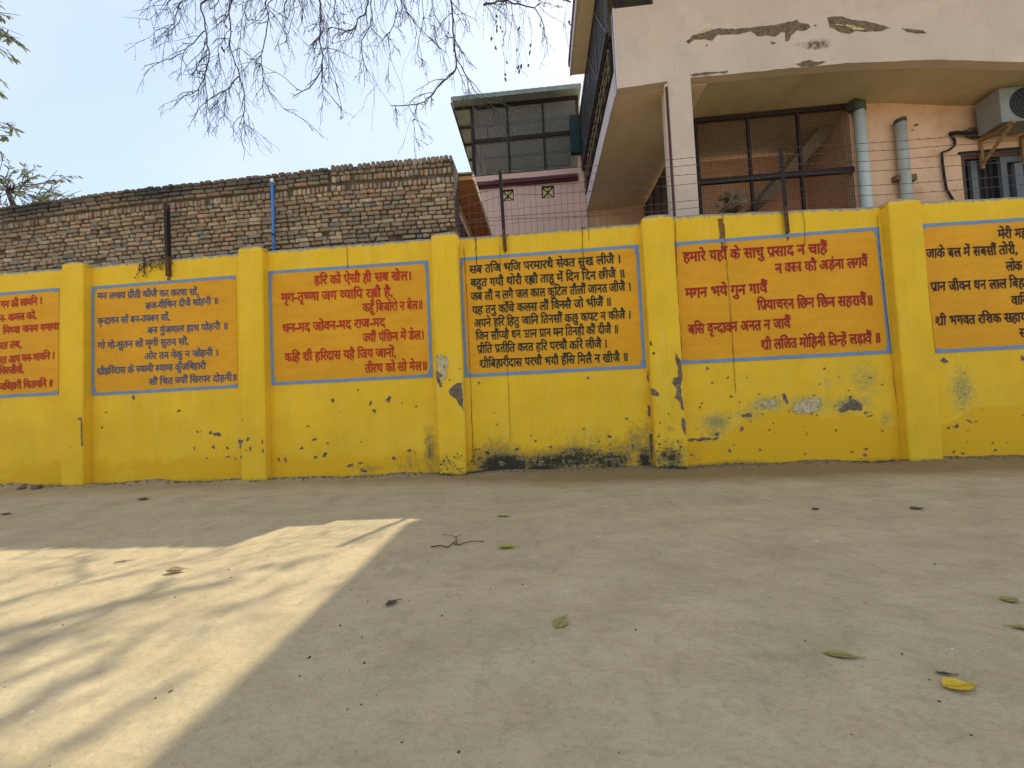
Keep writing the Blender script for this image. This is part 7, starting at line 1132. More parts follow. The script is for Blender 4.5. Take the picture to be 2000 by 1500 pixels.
# veranda: iron posts and rails, fine wire mesh, tin roof with an eave
ver = [(-1.46, .09), (-0.535, .05), (0.385, .05), (1.27, .06)]
mb = MB()
for x, w in ver: mb.box(x - w / 2, x + w / 2, YR + .02, YR + .08, 6.80, 8.74)
mb.box(-1.415, 1.245, YR + .01, YR + .085, 7.70, 7.80); mb.box(-1.415, 1.245, YR + .01, YR + .085, 8.62, 8.72); mb.box(-1.415, 1.245, YR + .012, YR + .08, 6.803, 6.83)
mb.box(-1.50, -1.42, 6.9, 6.98, 6.8, 8.6); mb.box(-1.50, -1.42, 5.6, 5.66, 6.8, 8.66); mb.box(-1.49, -1.43, YR + .1, 6.9, 7.72, 7.78)
mb.build('veranda_frame', M['iron'], house)
def wire_grid(mb, o, u, v, nu, nv, r):            # woven wire: thin square rods along u and v
    o, u, v = Vector(o), Vector(u), Vector(v)
    for i in range(nu + 1): mb.bar(o + u * (i / nu), o + u * (i / nu) + v, r)
    for i in range(nv + 1): mb.bar(o + v * (i / nv) , o + v * (i / nv) + u, r)
mb = MB(); wire_grid(mb, (-1.42, YR + .05, 6.83), (2.67, 0, 0), (0, 0, 1.80), 74, 52, .008); wire_grid(mb, (-1.46, YR + .1, 6.83), (0, 2.6, 0), (0, 0, 1.78), 60, 44, .006); mb.build('veranda_mesh', M['screen_wire'], house)
mb = MB(); mb.box(-1.42, 1.36, 6.98, 7.06, 6.80, 8.6); mb.box(1.30, 1.36, YR + .2, 7.0, 6.8, 8.7); mb.build('veranda_room', M['dark_room'], house)
mb = MB()
ry = [(4.05, 8.66), (7.15, 8.50)]
mb.prism_x([(4.05, 8.72), (7.15, 8.55), (7.15, 8.575), (4.05, 8.755)], -1.94, 1.36)
for k in range(5): y = 4.3 + .66 * k; z = 8.715 - (y - 4.05) * .055; mb.box(-1.92, 1.3, y, y + .05, z - .055, z - .008, 1)
mb.box(-1.955, -1.925, 4.04, 7.15, 8.60, 8.64, 1)
vs, fs = [], []
for i in range(34):                                # corrugated front lip
    x = -1.94 + 3.29 * i / 33; d = .008 * (i % 2); vs += [(x, 4.03 - d, 8.66), (x, 4.03 - d, 8.775)]
    if i: fs.append((2 * i - 2, 2 * i, 2 * i + 1, 2 * i - 1))
mb.add(vs, fs, 0); mb.prism_x([(4.2, 8.80), (6.9, 8.66), (6.9, 8.69), (4.2, 8.84)], 0.05, 1.36); mb.build('tin_roof', [M['tin'], M['iron']], house)
# side of the upper floor: ornamental railing below, mesh screen above, under the roof slab
XS = 1.345
mb = MB()
for k in range(9): y = .70 + .44 * k; mb.box(XS - .012, XS + .012, y - .014, y + .014, 6.03, 6.62)
mb.box(XS - .03, XS + .03, .66, YR - .11, 6.60, 6.66); mb.box(XS - .015, XS + .015, .66, YR - .11, 6.035, 6.06)
rl = mb.build('side_railing', M['iron'], house)
mb = MB(); rs = random.Random(5)
for k in range(16):
    y0 = .72 + .22 * k
    for sgn, zc in ((1, 6.22), (-1, 6.46)):
        pts = [(XS - .015 + .008 * math.sin(q), y0 + .10 + sgn * .085 * math.cos(q * .9) * (1 - q / 9), zc + .105 * math.sin(q * .9) * (1 - q / 10)) for q in [i * .55 for i in range(13)]]
        mb.tube(pts, .010, 5)
for k in range(8): mb.bar((XS - .014, .82 + .44 * k, 6.06), (XS - .014, .82 + .44 * k, 6.6), .012)
mb.bar((XS - .014, .70, 6.33), (XS - .014, 4.15, 6.33), .012)
mb.build('railing_scrolls', M['gold'], rl)
mb = MB(); mb.box(XS + .02, XS + .035, .66, YR - .11, 6.06, 6.60); mb.build('railing_sheet', M['iron'], rl)
mb = MB(); XC = 1.30
for y in (.62, 1.52, 2.42, 3.32, 4.18): mb.box(XC - .022, XC + .022, y - .022, y + .022, 6.66, 7.99)
for a_, b_ in ((.62, 1.52), (1.52, 2.42), (2.42, 3.32), (3.32, 4.18)):
    mb.bar((XC - .01, a_, 6.68), (XC - .01, b_, 7.98), .03); mb.bar((XC + .01, b_, 6.68), (XC + .01, a_, 7.98), .03)
mb.box(XC - .025, XC + .025, .6, 4.2, 6.665, 6.71); mb.box(XC - .025, XC + .025, .6, 4.2, 7.95, 7.99); mb.build('screen_frame', M['grey_iron'], house)
mb = MB(); wire_grid(mb, (XC, .62, 6.68), (0, 3.56, 0), (0, 0, 1.30), 92, 36, .012); mb.build('side_screen_mesh', M['grey_iron'], house)
mb = MB(); mb.box(1.03, 1.27, YR - .25, YR - .12, 7.05, 8.0); mb.build('screen_end_panel', M['teal'], house)
# mesh window at the top of the front
mb = MB(); mb.box(1.42, 1.50, Y1 + .02, Y1 + .10, 6.945, 8.0); mb.box(2.0, 2.068, Y1 + .02, Y1 + .10, 6.945, 8.0); mb.box(1.50, 2.0, Y1 + .03, Y1 + .09, 6.945, 6.985)
fw = mb.build('front_window', M['iron'], house)
mb = MB(); wire_grid(mb, (1.5, Y1 + .06, 6.98), (.5, 0, 0), (0, 0, 1.0), 18, 36, .007); mb.build('window_mesh', M['mesh'], fw)
mb = MB(); mb.box(1.50, 2.06, 1.6, 1.7, 6.0, 8.0); mb.box(2.08, 13.79, 2.6, 2.7, 5.96, 7.99); mb.build('upper_room', M['dark_room'], house)
# flat roof with lilac edges reaching out over the lane
mb = MB(); mb.box(0.985, 14.2, -0.35, 2.88, 8.005, 8.20); mb.box(1.30, 14.2, 2.88, 4.8, 8.005, 8.20); mb.build('roof_slab', M['soffit'], house)
mb = MB(); mb.box(0.955, 0.982, -0.37, 2.90, 8.0, 8.30); mb.box(0.982, 14.2, -0.38, -0.353, 8.0, 8.30); mb.box(0.93, 0.953, -0.37, 2.90, 8.22, 8.34, 1); mb.build('roof_edge', [M['lilac'], M['purple']], house)
# left side of the screened room seen through the open bay
mb = MB(); mb.box(2.77, 2.80, YI + .06, YR - .005, 0, 5.655); 
for k in range(6): mb.box(2.755, 2.769, 1.4 + .52 * k, 1.425 + .52 * k, 0, 5.6, 1)
mb.build('bay_gate', [M['gate'], M['iron']], house)
# big mesh screen of the ground room
mb = MB(); mb.box(2.82, 5.29, YI - .03, YI + .03, 5.56, 5.635)
for x in (2.84, 3.685, 4.485): mb.box(x - .02, x + .02, YI - .025, YI + .025, 0, 5.56)
mb.box(2.86, 5.29, YI - .032, YI + .028, 4.475, 4.565, 1); mb.box(2.86, 5.29, YI - .03, YI + .03, 3.30, 3.38); mb.build('room_screen_frame', [M['iron'], M['iron']], house)
mb = MB(); wire_grid(mb, (2.86, YI + .005, 3.38), (2.43, 0, 0), (0, 0, 2.18), 60, 54, .0048); mb.build('room_screen_mesh', M['room_wire'], house)
mb = MB(); mb.box(2.80, 7.0, 2.5, 2.6, 0, 5.6); mb.box(5.40, 5.5, YI + .1, 2.5, 0, 5.55); mb.box(2.81, 5.4, YI + .1, 2.5, 3.0, 3.05); mb.build('room_inner_wall', M['room'], house)
mb = MB(); mb.prism_y([(4.05, 4.35), (4.25, 4.35), (5.40, 5.52), (5.40, 5.60), (5.18, 5.60)], 1.75, 2.4); mb.build('room_stair', M['stair'], house)
mb = MB(); mb.prism_y([(4.65, 3.35), (5.6, 3.35), (5.6, 4.35)], 2.46, 2.49); mb.build('stair_dark_sheet', M['black'], house)  # black sheet standing in for the dark hollow under the stair
# wall to the right of the screen
win = (6.93, 8.35, 3.2, 4.62)
mb = MB(); holed(mb, 5.295, 14, 0, 5.62, YI, [win], .14); mb.box(5.295, 5.35, YI + .003, YI + .15, 0, 5.6)
for poly, mi in [([(6.176, 5.18), (6.174, 5.19), (6.166, 5.197), (6.155, 5.201), (6.139, 5.21), (6.14, 5.189), (6.119, 5.187), (6.12, 5.173), (6.138, 5.169), (6.139, 5.151), (6.155, 5.158), (6.174, 5.152), (6.166, 5.174)], 1),
    ([(6.354, 5.173), (6.342, 5.185), (6.327, 5.192), (6.313, 5.204), (6.297, 5.19), (6.284, 5.186), (6.268, 5.179), (6.262, 5.166), (6.285, 5.16), (6.296, 5.155), (6.31, 5.156), (6.317, 5.164), (6.33, 5.165)], 1),
    ([(6.259, 5.101), (6.271, 5.106), (6.265, 5.112), (6.25, 5.112), (6.236, 5.113), (6.227, 5.109), (6.231, 5.103), (6.224, 5.099), (6.219, 5.091), (6.242, 5.096), (6.251, 5.088), (6.261, 5.093), (6.258, 5.098)], 1),
    ([(6.407, 5.576), (6.403, 5.585), (6.386, 5.581), (6.372, 5.587), (6.358, 5.576), (6.348, 5.566), (6.335, 5.552), (6.352, 5.548), (6.365, 5.549), (6.374, 5.544), (6.389, 5.545), (6.395, 5.557), (6.391, 5.564)], 2),
    ([(7.058, 5.535), (7.072, 5.542), (7.052, 5.543), (7.043, 5.55), (7.025, 5.55), (7.01, 5.546), (6.991, 5.54), (6.992, 5.53), (7.015, 5.526), (7.022, 5.516), (7.042, 5.525), (7.069, 5.518), (7.077, 5.527)], 2),
    ([(6.989, 5.017), (7.03, 5.029), (7.079, 5.041), (7.098, 5.059), (7.145, 5.05), (7.192, 5.057), (7.202, 4.989), (7.204, 4.931), (7.265, 4.897), (7.217, 4.849), (7.189, 4.85), (7.133, 4.848), (7.104, 4.858), (7.053, 4.873), (7.016, 4.904), (7.007, 4.956)], 1),
    ([(6.09, 4.749), (6.093, 4.756), (6.081, 4.758), (6.072, 4.755), (6.065, 4.759), (6.059, 4.756), (6.059, 4.751), (6.056, 4.747), (6.064, 4.745), (6.066, 4.741), (6.073, 4.739), (6.081, 4.74), (6.089, 4.743)], 1)]: add_patch(mb, poly, YI - 0.004, mi)
mb.build('peach_wall', [M['peach'], M['plaster'], M['crack']], house)
w0 = MB(); x0, x1, z0, z1 = win
w0.box(x0, x0 + .07, YI + .02, YI + .10, z0, z1); w0.box(x1 - .07, x1, YI + .02, YI + .10, z0, z1); w0.box(x0 + .07, x1 - .07, YI + .02, YI + .10, z1 - .07, z1)
wn = w0.build('window', M['wood_dark'], house)
mb = MB(); mb.box(x0 - .04, x1 + .04, YI - .03, YI - .002, z1, z1 + .035); mb.build('window_head', M['iron'], wn)
mb = MB(); mb.box(7.10, 7.19, YI + .03, YI + .08, z0, 4.52); mb.box(7.54, 7.63, YI + .03, YI + .08, z0, 4.55); mb.box(7.63, 8.28, YI + .035, YI + .075, 4.45, 4.55); mb.box(7.68, 7.80, YI - .02, YI + .02, z0, 4.40); mb.build('sash', M['frame'], wn)
mb = MB(); mb.box(7.0, 8.28, YI + .105, YI + .12, z0, z1 - .07); mb.build('pane', M['glass'], wn)
mb = MB()
for k in range(4): mb.bar((7.25 + .09 * k, YI + .09, z0), (7.25 + .09 * k, YI + .09, 4.5), .012)
mb.build('window_bars', M['iron'], wn)
# two grey waste pipes
for nm, x, y, top, r_, mk in (('waste_pipe', 5.365, YI - .11, 5.44, .075, 'pvc'), ('waste_pipe', 5.985, YI - .095, 5.22, .072, 'pvc_dirty')):
    mb = MB(); mb.tube([(x, y, 0), (x, y, 2.5), (x, y, top)], r_, 18); p_ = mb.build(nm, M[mk], house)
    mb = MB()
    if mk == 'pvc': mb.tube([(x, y, top - .02), (x, y, top + .09), (x - .02, y + .03, top + .15), (x - .10, y + .12, top + .10)], [r_ * 1.22, r_ * 1.22, r_ * 1.15, r_ * .9], 18); tag(p_, 'taller grey pipe with a dark elbow at the top')
    else: mb.tube([(x, y, top - .05), (x, y, top + .012)], r_ * 1.07, 18); tag(p_, 'shorter grey pipe with an open end')
    mb.build('pipe_end', M['pvc_dark'], p_)
mb = MB(); mb.box(5.86, 5.91, YI - .10, YI - .003, 4.25, 4.33); mb.build('pipe_bracket', M['plaster'], house)
mb = MB(); mb.box(6.07, 6.16, YI - .10, YI - .003, 4.22, 4.32); mb.build('pipe_bracket', M['plaster'], house)

# air conditioner on its bracket
ac = empty('air_conditioner', (7.55, 1.1, 5.0), 'dusty white outdoor air conditioner unit on an ochre bracket under the balcony', 'air conditioner')
mb = MB(); mb.box(7.10, 7.95, .88, 1.20, 4.83, 5.36); mb.build('casing', M['ac'], ac, bevel=.015)
mb = MB(); pts = []
n = 40
mb.add([(7.47 + .245 * math.cos(2 * math.pi * k / n), .872, 5.095 + .245 * math.sin(2 * math.pi * k / n)) for k in range(n)], [tuple(range(n))]); mb.build('fan_opening', M['black'], ac)
mb = MB()
for k in range(5):
    r_ = .05 + .047 * k; mb.tube([(7.47 + r_ * math.cos(2 * math.pi * q / 28), .864, 5.095 + r_ * math.sin(2 * math.pi * q / 28)) for q in range(29)], .0035, 4, cap=False)
for k in range(8): an = math.pi * k / 8; mb.bar((7.47 - .24 * math.cos(an), .866, 5.095 - .24 * math.sin(an)), (7.47 + .24 * math.cos(an), .866, 5.095 + .24 * math.sin(an)), .005)
mb.build('fan_guard', M['pvc_dark'], ac)
for x in (7.22, 7.82):
    mb = MB(); mb.box(x - .02, x + .02, .84, YI - .003, 4.785, 4.825); mb.bar((x, .88, 4.78), (x, YI - .01, 4.42), .035); mb.box(x - .02, x + .02, YI - .035, YI - .003, 4.35, 4.78)
    mb.build('bracket', M['bracket'], ac)
mb = MB(); mb.tube([(7.2, 1.18, 4.86), (7.0, 1.24, 4.93), (6.84, 1.25, 4.965), (6.77, 1.27, 4.97)], .028, 8); mb.build('insulated_hose', M['black'], ac)
cb = empty('cable', (6.8, 1.28, 4.3), 'dark cable hanging from the hole in the peach wall beside the window', 'cable')
mb = MB(); mb.tube([(6.79, 1.27, 4.95), (6.83, 1.265, 4.84), (6.82, 1.262, 4.76), (6.74, 1.262, 4.70), (6.62, 1.265, 4.665), (6.62, 1.268, 4.50), (6.63, 1.27, 4.25), (6.645, 1.27, 4.06), (6.74, 1.27, 3.85), (6.78, 1.27, 3.5)], .017, 7); mb.build('cable_run', M['iron'], cb)

# ---------------------------------------------------------------- barbed wire fence on top of the wall
def angle_post(name, x, z0, z1, lean, parent, mats):
    mb = MB(); y0 = -0.055
    def leg(w0, w1, d0, d1, za, zb, mi):
        la, lb = lean * (za - z0), lean * (zb - z0)
        vs = [(x + w0 + la, d0, za), (x + w1 + la, d0, za), (x + w1 + la, d1, za), (x + w0 + la, d1, za), (x + w0 + lb, d0, zb), (x + w1 + lb, d0, zb), (x + w1 + lb, d1, zb), (x + w0 + lb, d1, zb)]
        mb.add(vs, [(0, 3, 2, 1), (4, 5, 6, 7), (0, 1, 5, 4), (1, 2, 6, 5), (2, 3, 7, 6), (3, 0, 4, 7)], mi)
    for za, zb, mi in ((z0, 3.37, 1), (3.37, z1, 0)):
        leg(-.024, .022, y0 + .002, y0 + .010, za, zb, mi); leg(.015, .022, y0 + .010, y0 + .06, za, zb, mi)
    for k in range(4): zz = z0 + .06 + .055 * k; mb.tube([(x + .004 + lean * (zz - z0), y0 + .004, zz), (x + .004 + lean * (zz - z0), y0 - .006, zz)], .007, 6, 1)
    return mb.build(name, mats, parent)
PM = [M['iron'], M['rust']]
fp = empty('fence_post', (-5.47, -.05, 3.06), 'lone dark iron fence post with dried vines caught at its foot', 'post')
angle_post('post_bar', -5.47, 3.06, 4.175, -.02, fp, PM)
fence = empty('barbed_wire_fence', (2, 0, 3.3), 'barbed wire and thin wire mesh strung between dark iron posts on the yellow wall', 'fence')
angle_post('post', -0.405, 3.07, 4.21, -.02, fence, PM); angle_post('post', 3.335, 3.03, 4.18, -.015, fence, PM); angle_post('post', 7.15, 3.03, 4.17, .0, fence, PM)
rw = random.Random(3)
LV = [((-1.10, 4.135), (-.41, 4.185), (3.33, 4.17), (7.15, 4.12)), ((-1.12, 4.0), (-.41, 4.08), (3.33, 4.06), (7.15, 4.01)), ((-1.12, 3.85), (-.41, 3.965), (3.33, 3.93), (7.15, 3.88)),
      ((-1.12, 3.70), (-.41, 3.84), (3.33, 3.80), (7.15, 3.73)), ((-1.12, 3.53), (-.41, 3.545), (3.33, 3.60), (7.15, 3.56)), ((-1.12, 3.50), (-.41, 3.50), (3.33, 3.47), (7.15, 3.43))]
for lv in LV:
    mb = MB(); P = []
    for (xa, za), (xb, zb) in zip(lv, lv[1:]):
        n = max(3, int((xb - xa) / .25))
        for k in range(n): t = k / n; P.append((xa + (xb - xa) * t, -.06 + rw.uniform(-.004, .004), za + (zb - za) * t - .035 * (xb - xa) / 3.7 * 4 * t * (1 - t) + rw.uniform(-.004, .004)))
    P.append((lv[-1][0], -.06, lv[-1][1])); mb.tube(P, .0032, 4, cap=False)
    x = lv[0][0] + .1
    while x < lv[-1][0]:
        i = max(k for k in range(len(P)) if P[k][0] <= x); q = min(i + 1, len(P) - 1); t = (x - P[i][0]) / max(1e-6, P[q][0] - P[i][0]); c = Vector(P[i]).lerp(Vector(P[q]), t)
        for s_ in (-1, 1): a_ = rw.uniform(.3, 1.2); mb.bar(c + Vector((-.006 * s_, 0, -.009 * a_)), c + Vector((.008 * s_, rw.uniform(-.008, .008), .010)), .0028)
        x += rw.uniform(.11, .15)
    mb.build('barbed_strand', M['wire'], fence)
mb = MB(); x = -1.06
while x < 1.62:
    zt = 3.97 - .02 * abs(x) + rw.uniform(-.01, .01); mb.tube([(x, -.058, zt), (x + rw.uniform(-.008, .008), -.055, 3.7), (x + .004 + rw.uniform(-.006, .006), -.045, 3.28)], .0021, 4, cap=False); x += .086
for z in (3.62, 3.42): mb.tube([(-1.1, -.056, z), (.3, -.058, z + .03), (1.65, -.056, z + .02)], .0022, 4, cap=False)
mb.build('wire_mesh', M['wire'], fence)

# dried vine scraps caught at the lone post
vine = empty('dried_vine', (-5.6, -.02, 3.3), 'withered brown vine scraps hanging over the wall beside the lone post', 'vine')
rv = random.Random(12); mb = MB(); ml = MB()
x = -5.93
def shag(p, n, dx, dz, r):
    P = [Vector(p)]
    for k in range(n): P.append(P[-1] + Vector((rv.uniform(-1, 1) * .022 + dx, rv.uniform(-.008, .006), rv.uniform(-1, .6) * .02 + dz)))
    P = [Vector((q.x, min(q.y, -.012), q.z)) for q in P]; mb.tube(P, [r * (1 - .7 * k / n) for k in range(n + 1)], 5)
    return P
base = shag((-5.38, -.02, 3.365), 18, -.027, .0005, .008)
for k in range(26):
    b_ = rv.choice(base[3:]); P = shag(b_, rv.randint(4, 8), rv.uniform(-.008, .008), -.018, .004)
    for q in P[1:]:
        if rv.random() < .45:
            s = rv.uniform(.012, .03); a_ = rv.uniform(0, 6.28); c = q
            ml.add([c + Vector((s * math.cos(a_), -.008, s * math.sin(a_))), c + Vector((-s * .4 * math.sin(a_), -.015, s * .4 * math.cos(a_))), c - Vector((s * math.cos(a_), .004, s * math.sin(a_))), c + Vector((s * .4 * math.sin(a_), -.002, -s * .4 * math.cos(a_)))], [(0, 1, 2, 3)])
P = shag((-5.88, -.02, 3.36), 13, .003, -.018, .006)
for q in (P[-1], P[4], P[2]):
    for k in range(9): s = rv.uniform(.015, .035); a_ = rv.uniform(0, 6.28); ml.add([q + Vector((s * math.cos(a_), -.01, s * math.sin(a_))), q + Vector((-s * .5 * math.sin(a_), -.02, s * .5 * math.cos(a_))), q - Vector((s * math.cos(a_), .0, s * math.sin(a_)))], [(0, 1, 2)])
mb.build('stems', M['bark'], vine); ml.build('withered_leaves', M['leaf_brown'], vine)

# ---------------------------------------------------------------- monkey hunched on the wall
MX, MY, MZ = 2.80, 0.07, 3.396
def skin_figure(name, chains, parent, material, paint, sub=2):
    me = bpy.data.meshes.new('sk'); V, E, RR = [], [], []
    names = {}
    for ch in chains:
        prev = None
        for key, p, r in ch:
            if key in names: idx = names[key]
            else:
                idx = len(V); V.append(p); RR.append(r)
                if key: names[key] = idx
            if prev is not None and prev != idx: E.append((prev, idx))
            prev = idx
    me.from_pydata(V, E, []); o = bpy.data.objects.new('sk', me); COL.objects.link(o)
    md = o.modifiers.new('s', 'SKIN'); sv = me.skin_vertices[0].data
    for i, r in enumerate(RR): sv[i].radius = (r, r) if not isinstance(r, tuple) else r
    sv[0].use_root = True
    su = o.modifiers.new('u', 'SUBSURF'); su.levels = sub; su.render_levels = sub
    bpy.context.view_layer.update(); dg = bpy.context.evaluated_depsgraph_get()
    m2 = bpy.data.meshes.new_from_object(o.evaluated_get(dg)); bpy.data.objects.remove(o); bpy.data.meshes.remove(me)
    m2.name = name; m2.materials.clear()
    m2.polygons.foreach_set('use_smooth', [True] * len(m2.polygons))
    ca = m2.color_attributes.new('tint', 'FLOAT_COLOR', 'POINT')
    ca.data.foreach_set('color', [c for v in m2.vertices for c in (*paint(v.co), 1)])
    return link(name, m2, material, parent)
mk = empty('rhesus_macaque', (MX, MY, MZ), 'grey brown monkey sitting hunched with its back to the lane on the yellow wall', 'monkey')
def mp(x, y, z): return (MX + x, MY + y, MZ + z)
ch = [[('pel', mp(0, 0, .085), .088), ('sp1', mp(.015, 0, .165), .100), ('sp2', mp(-.045, 0, .232), .088), ('che', mp(-.105, 0, .245), .068), ('nek', mp(-.150, .0, .252), .046), ('hd', mp(-.195, -.005, .245), .058), ('mz', mp(-.235, -.008, .205), .030), ('nose', mp(-.248, -.009, .188), .020)]]
for s, nm in ((-1, 'r'), (1, 'l')):
    ch.append([('che', 0, 0), (nm + 'sh', mp(-.105, s * .062, .215), .040), (nm + 'el', mp(-.135, s * .088, .125), .027), (nm + 'wr', mp(-.195, s * .055, .075), .018), (nm + 'pa', mp(-.222, s * .050, .060), .015)])
    for f in range(4): ch.append([(nm + 'pa', 0, 0), (None, mp(-.243 - .004 * (1 - abs(f - 1.5)), s * .050 + (f - 1.5) * .011, .050), .0055), (None, mp(-.255 - .004 * (1 - abs(f - 1.5)), s * .050 + (f - 1.5) * .012, .034), .0045)])
    ch.append([(nm + 'pa', 0, 0), (None, mp(-.222, s * .050 - s * .020, .048), .006), (None, mp(-.232, s * .050 - s * .024, .036), .005)])
    ch.append([('pel', 0, 0), (nm + 'hip', mp(-.02, s * .070, .072), .056), (nm + 'kn', mp(-.135, s * .098, .118), .038), (nm + 'an', mp(-.110, s * .105, .030), .022), (nm + 'ft', mp(-.165, s * .108, .016), .016)])
    for f in range(4): ch.append([(nm + 'ft', 0, 0), (None, mp(-.192, s * .108 + (f - 1.5) * .011, .010), .006), (None, mp(-.208, s * .108 + (f - 1.5) * .013, .007), .005)])
ch.append([('pel', 0, 0), ('t1', mp(.02, -.09, .045), .030), ('t2', mp(-.06, -.122, .060), .024), ('t3', mp(-.15, -.128, .030), .020), ('t4', mp(-.235, -.125, .006), .014), ('t5', mp(-.275, -.124, -.006), .009)])
def mpaint(c):
    x, y, z = c.x - MX, c.y - MY, c.z - MZ
    grey = Vector((0.145, 0.098, 0.055)); warm = Vector((0.16, 0.10, 0.055)); red = Vector((0.38, 0.17, 0.09)); face = Vector((0.10, 0.065, 0.05)); dark = Vector((0.085, 0.065, 0.045)); pale = Vector((0.22, 0.18, 0.125))
    k = grey.copy()
    if x < -.15 and z > .16: k = warm.copy()
    if x < -.222 and z > .15: k = face
    if x > -.01 and z < .15 and y < .02: k = k.lerp(pale, min(1, (.15 - z) / .05) * .8)
    if x > -.03 and z < .085 and y < -.0: k = k.lerp(red, min(1, (.085 - z) / .03))
    if z < .02: k = k.lerp(dark, .7)
    if y < -.095 and z < .085: k = k.lerp(dark, .75)
    return tuple(k * (0.9 + .25 * mnoise.noise(Vector((x * 40, y * 40, z * 40)))))
skin_figure('body', ch, mk, M['fur'], mpaint)
for s in (-1, 1):
    mb = MB(); mb.tube([mp(-.178, s * .052, .262), mp(-.176, s * .064, .270), mp(-.174, s * .070, .272)], [.020, .017, .006], 8)
    mb.build('ear', M['leaf_brown'], mk)
for s in (-1, 1):
    mb = MB(); mb.tube([mp(-.238, s * .020 - .006, .238), mp(-.247, s * .021 - .006, .236)], [.008, .005], 8)
    mb.build('eye', M['black'], mk)
mb = MB(); mb.tube([mp(-.315, -.05, .13), mp(-.26, -.05, .045), mp(-.235, -.05, .05)], .004, 5)
sk_ = empty('stick', mp(-.27, -.05, .1), 'thin dark twig held by the monkey', 'twig'); mb.tube([mp(-.325, -.05, .10), mp(-.29, -.05, .09)], [.012, .008], 6); mb.build('twig_stem', M['bark'], sk_)

# ---------------------------------------------------------------- bare tree reaching over the lane from behind the camera
tree = empty('bare_tree', (-4.5, -10, 0), 'bare tree with thin dark drooping twigs hanging over the lane', 'tree')
rt = random.Random(21)
mb = MB()
def wig(P, amp=.05, n=4):
    out = []
    P = [Vector(p) for p in P]
    for i in range(len(P) - 1):
        p0, p1, p2, p3 = P[max(i - 1, 0)], P[i], P[i + 1], P[min(i + 2, len(P) - 1)]
        for k in range(n):
            t = k / n
            q = 0.5 * ((2 * p1) + (p2 - p0) * t + (2 * p0 - 5 * p1 + 4 * p2 - p3) * t * t + (3 * p1 - p0 - 3 * p2 + p3) * t ** 3)
            if i or k: q = q + Vector((rt.uniform(-amp, amp), rt.uniform(-amp, amp), rt.uniform(-amp, amp)))
            out.append(q)
    out.append(P[-1]); return out
def limb(P, r0, r1, amp=.05, seg=8, n=4):
    q = wig(P, amp, n); mb.tube(q, [r0 + (r1 - r0) * i / (len(q) - 1) for i in range(len(q))], seg); return q
mb.tube(wig([(-4.5, -10, -.2), (-4.45, -9.9, 1.5), (-4.3, -9.5, 3.4), (-3.95, -8.4, 5.6), (-3.5, -6.4, 7.6)], .03), [.30 + (.16 - .30) * i / 16 for i in range(17)], 12)
mb.build('trunk', M['bark'], tree); mb = MB()
CAR = []
CAR += limb([(-3.5, -6.4, 7.6), (-2.9, -3.6, 9.2), (-2.1, -.9, 9.8), (-1.1, .9, 9.25)], .15, .075)[-4:]
limb([(-1.1, .9, 9.25), (-.55, 1.7, 9.4), (.10, 2.5, 9.7), (.7, 3.0, 10.1)], .07, .035, .06)
limb([(-2.9, -3.6, 9.2), (-3.6, -1.0, 9.9), (-4.1, .7, 9.4)], .08, .04)
limb([(-2.9, -3.6, 9.2), (-.6, -2.3, 10.0), (1.0, -.6, 9.6), (1.7, .7, 9.0)], .09, .035)
limb([(-3.95, -8.4, 5.6), (-6.2, -7.5, 8.0), (-8.0, -5.5, 9.5)], .12, .04); limb([(-4.3, -9.5, 3.4), (-2.5, -11.5, 6.5), (-1.0, -13, 8.5)], .13, .04)
CAR += limb([(-1.1, .9, 9.25), (-2.3, 1.15, 8.95), (-3.7, 1.2, 8.8)], .05, .022); CAR += limb([(-1.1, .9, 9.25), (.2, 1.1, 8.95), (1.25, 1.0, 8.75)], .05, .022)
for P, r0, r1 in [([(0.009, 1.848, 9.4), (0.1, 2.098, 9.6), (0.225, 2.392, 9.8), (0.275, 2.699, 10.0), (0.271, 3.069, 10.2)], 0.036, 0.026),
    ([(0.271, 3.069, 10.2), (0.683, 3.258, 10.3), (1.012, 3.478, 10.4)], 0.014, 0.008),
    ([(0.41, 1.23, 8.9), (0.43, 1.389, 9.0), (0.466, 1.553, 9.1), (0.558, 1.701, 9.2)], 0.036, 0.022),
    ([(0.558, 1.701, 9.2), (0.508, 1.888, 9.3), (0.577, 2.192, 9.5), (1.071, 2.711, 9.9)], 0.018, 0.009),
    ([(0.294, 1.728, 9.4), (0.356, 1.912, 9.5), (0.502, 2.196, 9.7)], 0.02, 0.012),
    ([(0.725, 1.187, 8.9), (0.827, 1.319, 9.0), (0.927, 1.608, 9.2), (0.991, 1.86, 9.4)], 0.025, 0.012),
    ([(1.025, 3.278, 9.6), (1.123, 3.527, 9.7), (1.186, 3.804, 9.8)], 0.016, 0.01),
    ([(0.925, 3.206, 10.2), (0.977, 3.378, 10.3), (1.12, 3.497, 10.3)], 0.03, 0.014)]: limb(P, r0, r1, .05, 8, 5)
